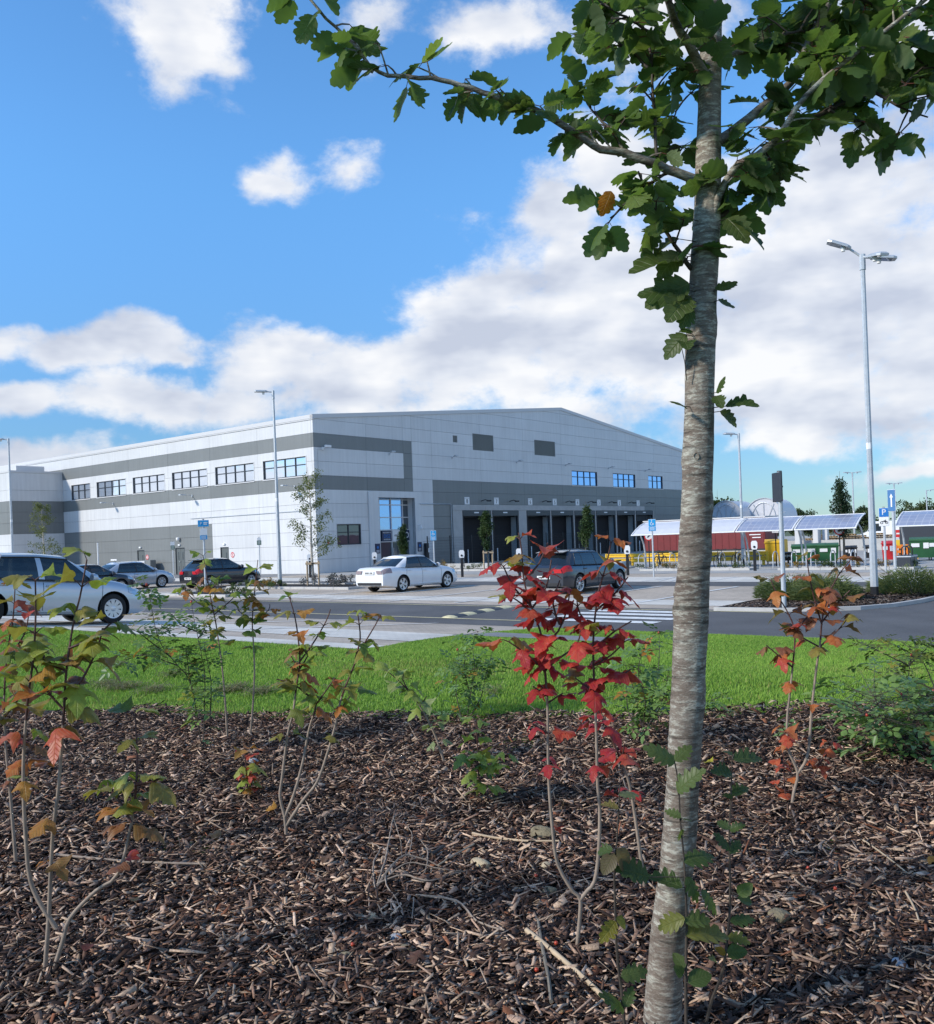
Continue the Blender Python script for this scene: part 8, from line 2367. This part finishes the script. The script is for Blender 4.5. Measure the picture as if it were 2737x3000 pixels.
stick([(1578, 2750), (1590, 2840), (1610, 2940), (1617, 3000)], 9, 11, 'bark_grey', 'grey weathered stick beside the red shrub')
stick([(1390, 2515), (1330, 2560), (1285, 2598)], 6, 5, 'wood', 'thin straw coloured stick over the bare roots')
stick([(2530, 2490), (2590, 2540), (2660, 2600)], 6, 4, 'wood', 'thin pale stick across the open bark at the side')
stick([(2655, 2660), (2680, 2710), (2695, 2760)], 7, 5, 'wood', 'short pale stick near the grey stone')
stick([(1220, 2690), (1340, 2700), (1400, 2760), (1480, 2790)], 8, 5, 'stem_grey', 'knobbly root stick right of the bare roots')
# bare roots of a pulled weed
g0 = ground_at(1100, 2660); root_e = empty('bare_roots', (g0.x, g0.y, float(bed_h(g0.x, g0.y)))); tag(root_e, 'tangle of pale bare roots lying on the bark', 'roots')
rb = Vector(root_e.location); rr_ = random.Random(4)
def rpt(px, py, h): g = ground_at(px, py); return Vector((g.x, g.y, float(bed_h(g.x, g.y)) + h)) - rb
for pl, w in (([(1105, 2660, .02), (1140, 2635, .06), (1185, 2600, .08), (1240, 2595, .06), (1290, 2600, .03)], .006), ([(1105, 2660, .02), (1130, 2610, .07), (1142, 2560, .10), (1155, 2500, .13), (1165, 2480, .12)], .005), ([(1100, 2665, .02), (1097, 2610, .06), (1115, 2565, .08), (1080, 2535, .06)], .005),
              ([(1110, 2655, .03), (1180, 2645, .05), (1260, 2655, .04), (1340, 2620, .03), (1400, 2600, .02)], .005), ([(1120, 2650, .03), (1200, 2620, .07), (1300, 2625, .05), (1380, 2610, .02)], .004), ([(1135, 2630, .05), (1133, 2665, .04), (1160, 2695, .03), (1185, 2730, .02)], .004), ([(1155, 2500, .13), (1175, 2540, .09), (1180, 2570, .04)], .003), ([(1155, 2500, .13), (1180, 2480, .12), (1200, 2470, .10)], .003),
              ([(1255, 2555, .06), (1255, 2600, .05), (1245, 2625, .03)], .004), ([(1255, 2555, .06), (1235, 2530, .07)], .003), ([(1080, 2660, .02), (1085, 2720, .02), (1078, 2770, .01)], .005), ([(1200, 2580, .05), (1210, 2530, .09), (1200, 2500, .1), (1240, 2480, .08)], .003), ([(1150, 2700, .03), (1145, 2750, .01)], .003), ([(1215, 2700, .04), (1205, 2760, .01)], .003)):
    sp = spline([rpt(*q) for q in pl], .02); n = len(sp)
    MB().tube([p + Vector((rr_.uniform(-1, 1), rr_.uniform(-1, 1), rr_.uniform(-1, 1))) * .002 for p in sp], [w * (1 - .6 * i / n) for i in range(n)], 5).build('root', M_['stem_grey'], root_e, smooth=60)
# berries
M_['berry'] = mat('berry_skin', (.40, .05, .02), .4)
for i, (px, py) in enumerate(((1035, 2818), (1632, 2835), (1575, 2918), (1572, 2617), (2370, 2602), (2450, 2670))):
    g = ground_at(px, py); o = MB().lathe([(0, -.008), (.006, -.006), (.0085, 0), (.006, .006), (0, .0075)], 10).build('berry', M_['orange'], None, (g.x, g.y, float(bed_h(g.x, g.y)) + .035), smooth=90)
    o.data.materials[0] = M_['berry']; tag(o, ['red berry on the earthy clod', 'red berry near the thick split stick', 'red berry close to the red shrub foot', 'red berry beside the small flat stone', 'red berry on the open bark right of the suckers', 'red berry lying alone on the right bark'][i], 'berry', 'red berries on the bark')
# fallen leaves
rl = random.Random(9)
for i, (px, py, c, lab) in enumerate(((2725, 2560, (.34, .16, .03), 'orange fallen leaf on the bark near the frame side'), (810, 2410, (.40, .17, .02), 'small orange fallen leaf left of the three stemmed shrub'), (395, 2690, (.12, .10, .05), 'dry brown fallen leaf near the tall shrub'), (2085, 2280, (.40, .34, .04), 'yellow fallen leaf behind the slender sucker'), (960, 2560, (.16, .09, .06), 'brown fallen leaf on the open bark'), (250, 2880, (.20, .06, .04), 'reddish fallen leaf at the tall shrub foot'), (620, 2480, (.24, .14, .07), 'tan fallen leaf on the open bark beside the stick'), (1240, 2870, (.15, .07, .05), 'brown fallen leaf below the bare roots'))):
    g = ground_at(px, py); o = bpy.data.objects.new('fallen_leaf', rl.choice(LEAF['ovate'] + LEAF['viburnum'])); COL.objects.link(o); o.color = (*c, 1)
    o.matrix_world = orient(Vector((g.x, g.y, float(bed_h(g.x, g.y)) + .045)), Vector((rl.uniform(-1, 1), rl.uniform(-1, 1), .05)), Vector((rl.uniform(-.3, .3), -.4, 1)), .065); tag(o, lab, 'leaf', 'fallen leaves on the bark')
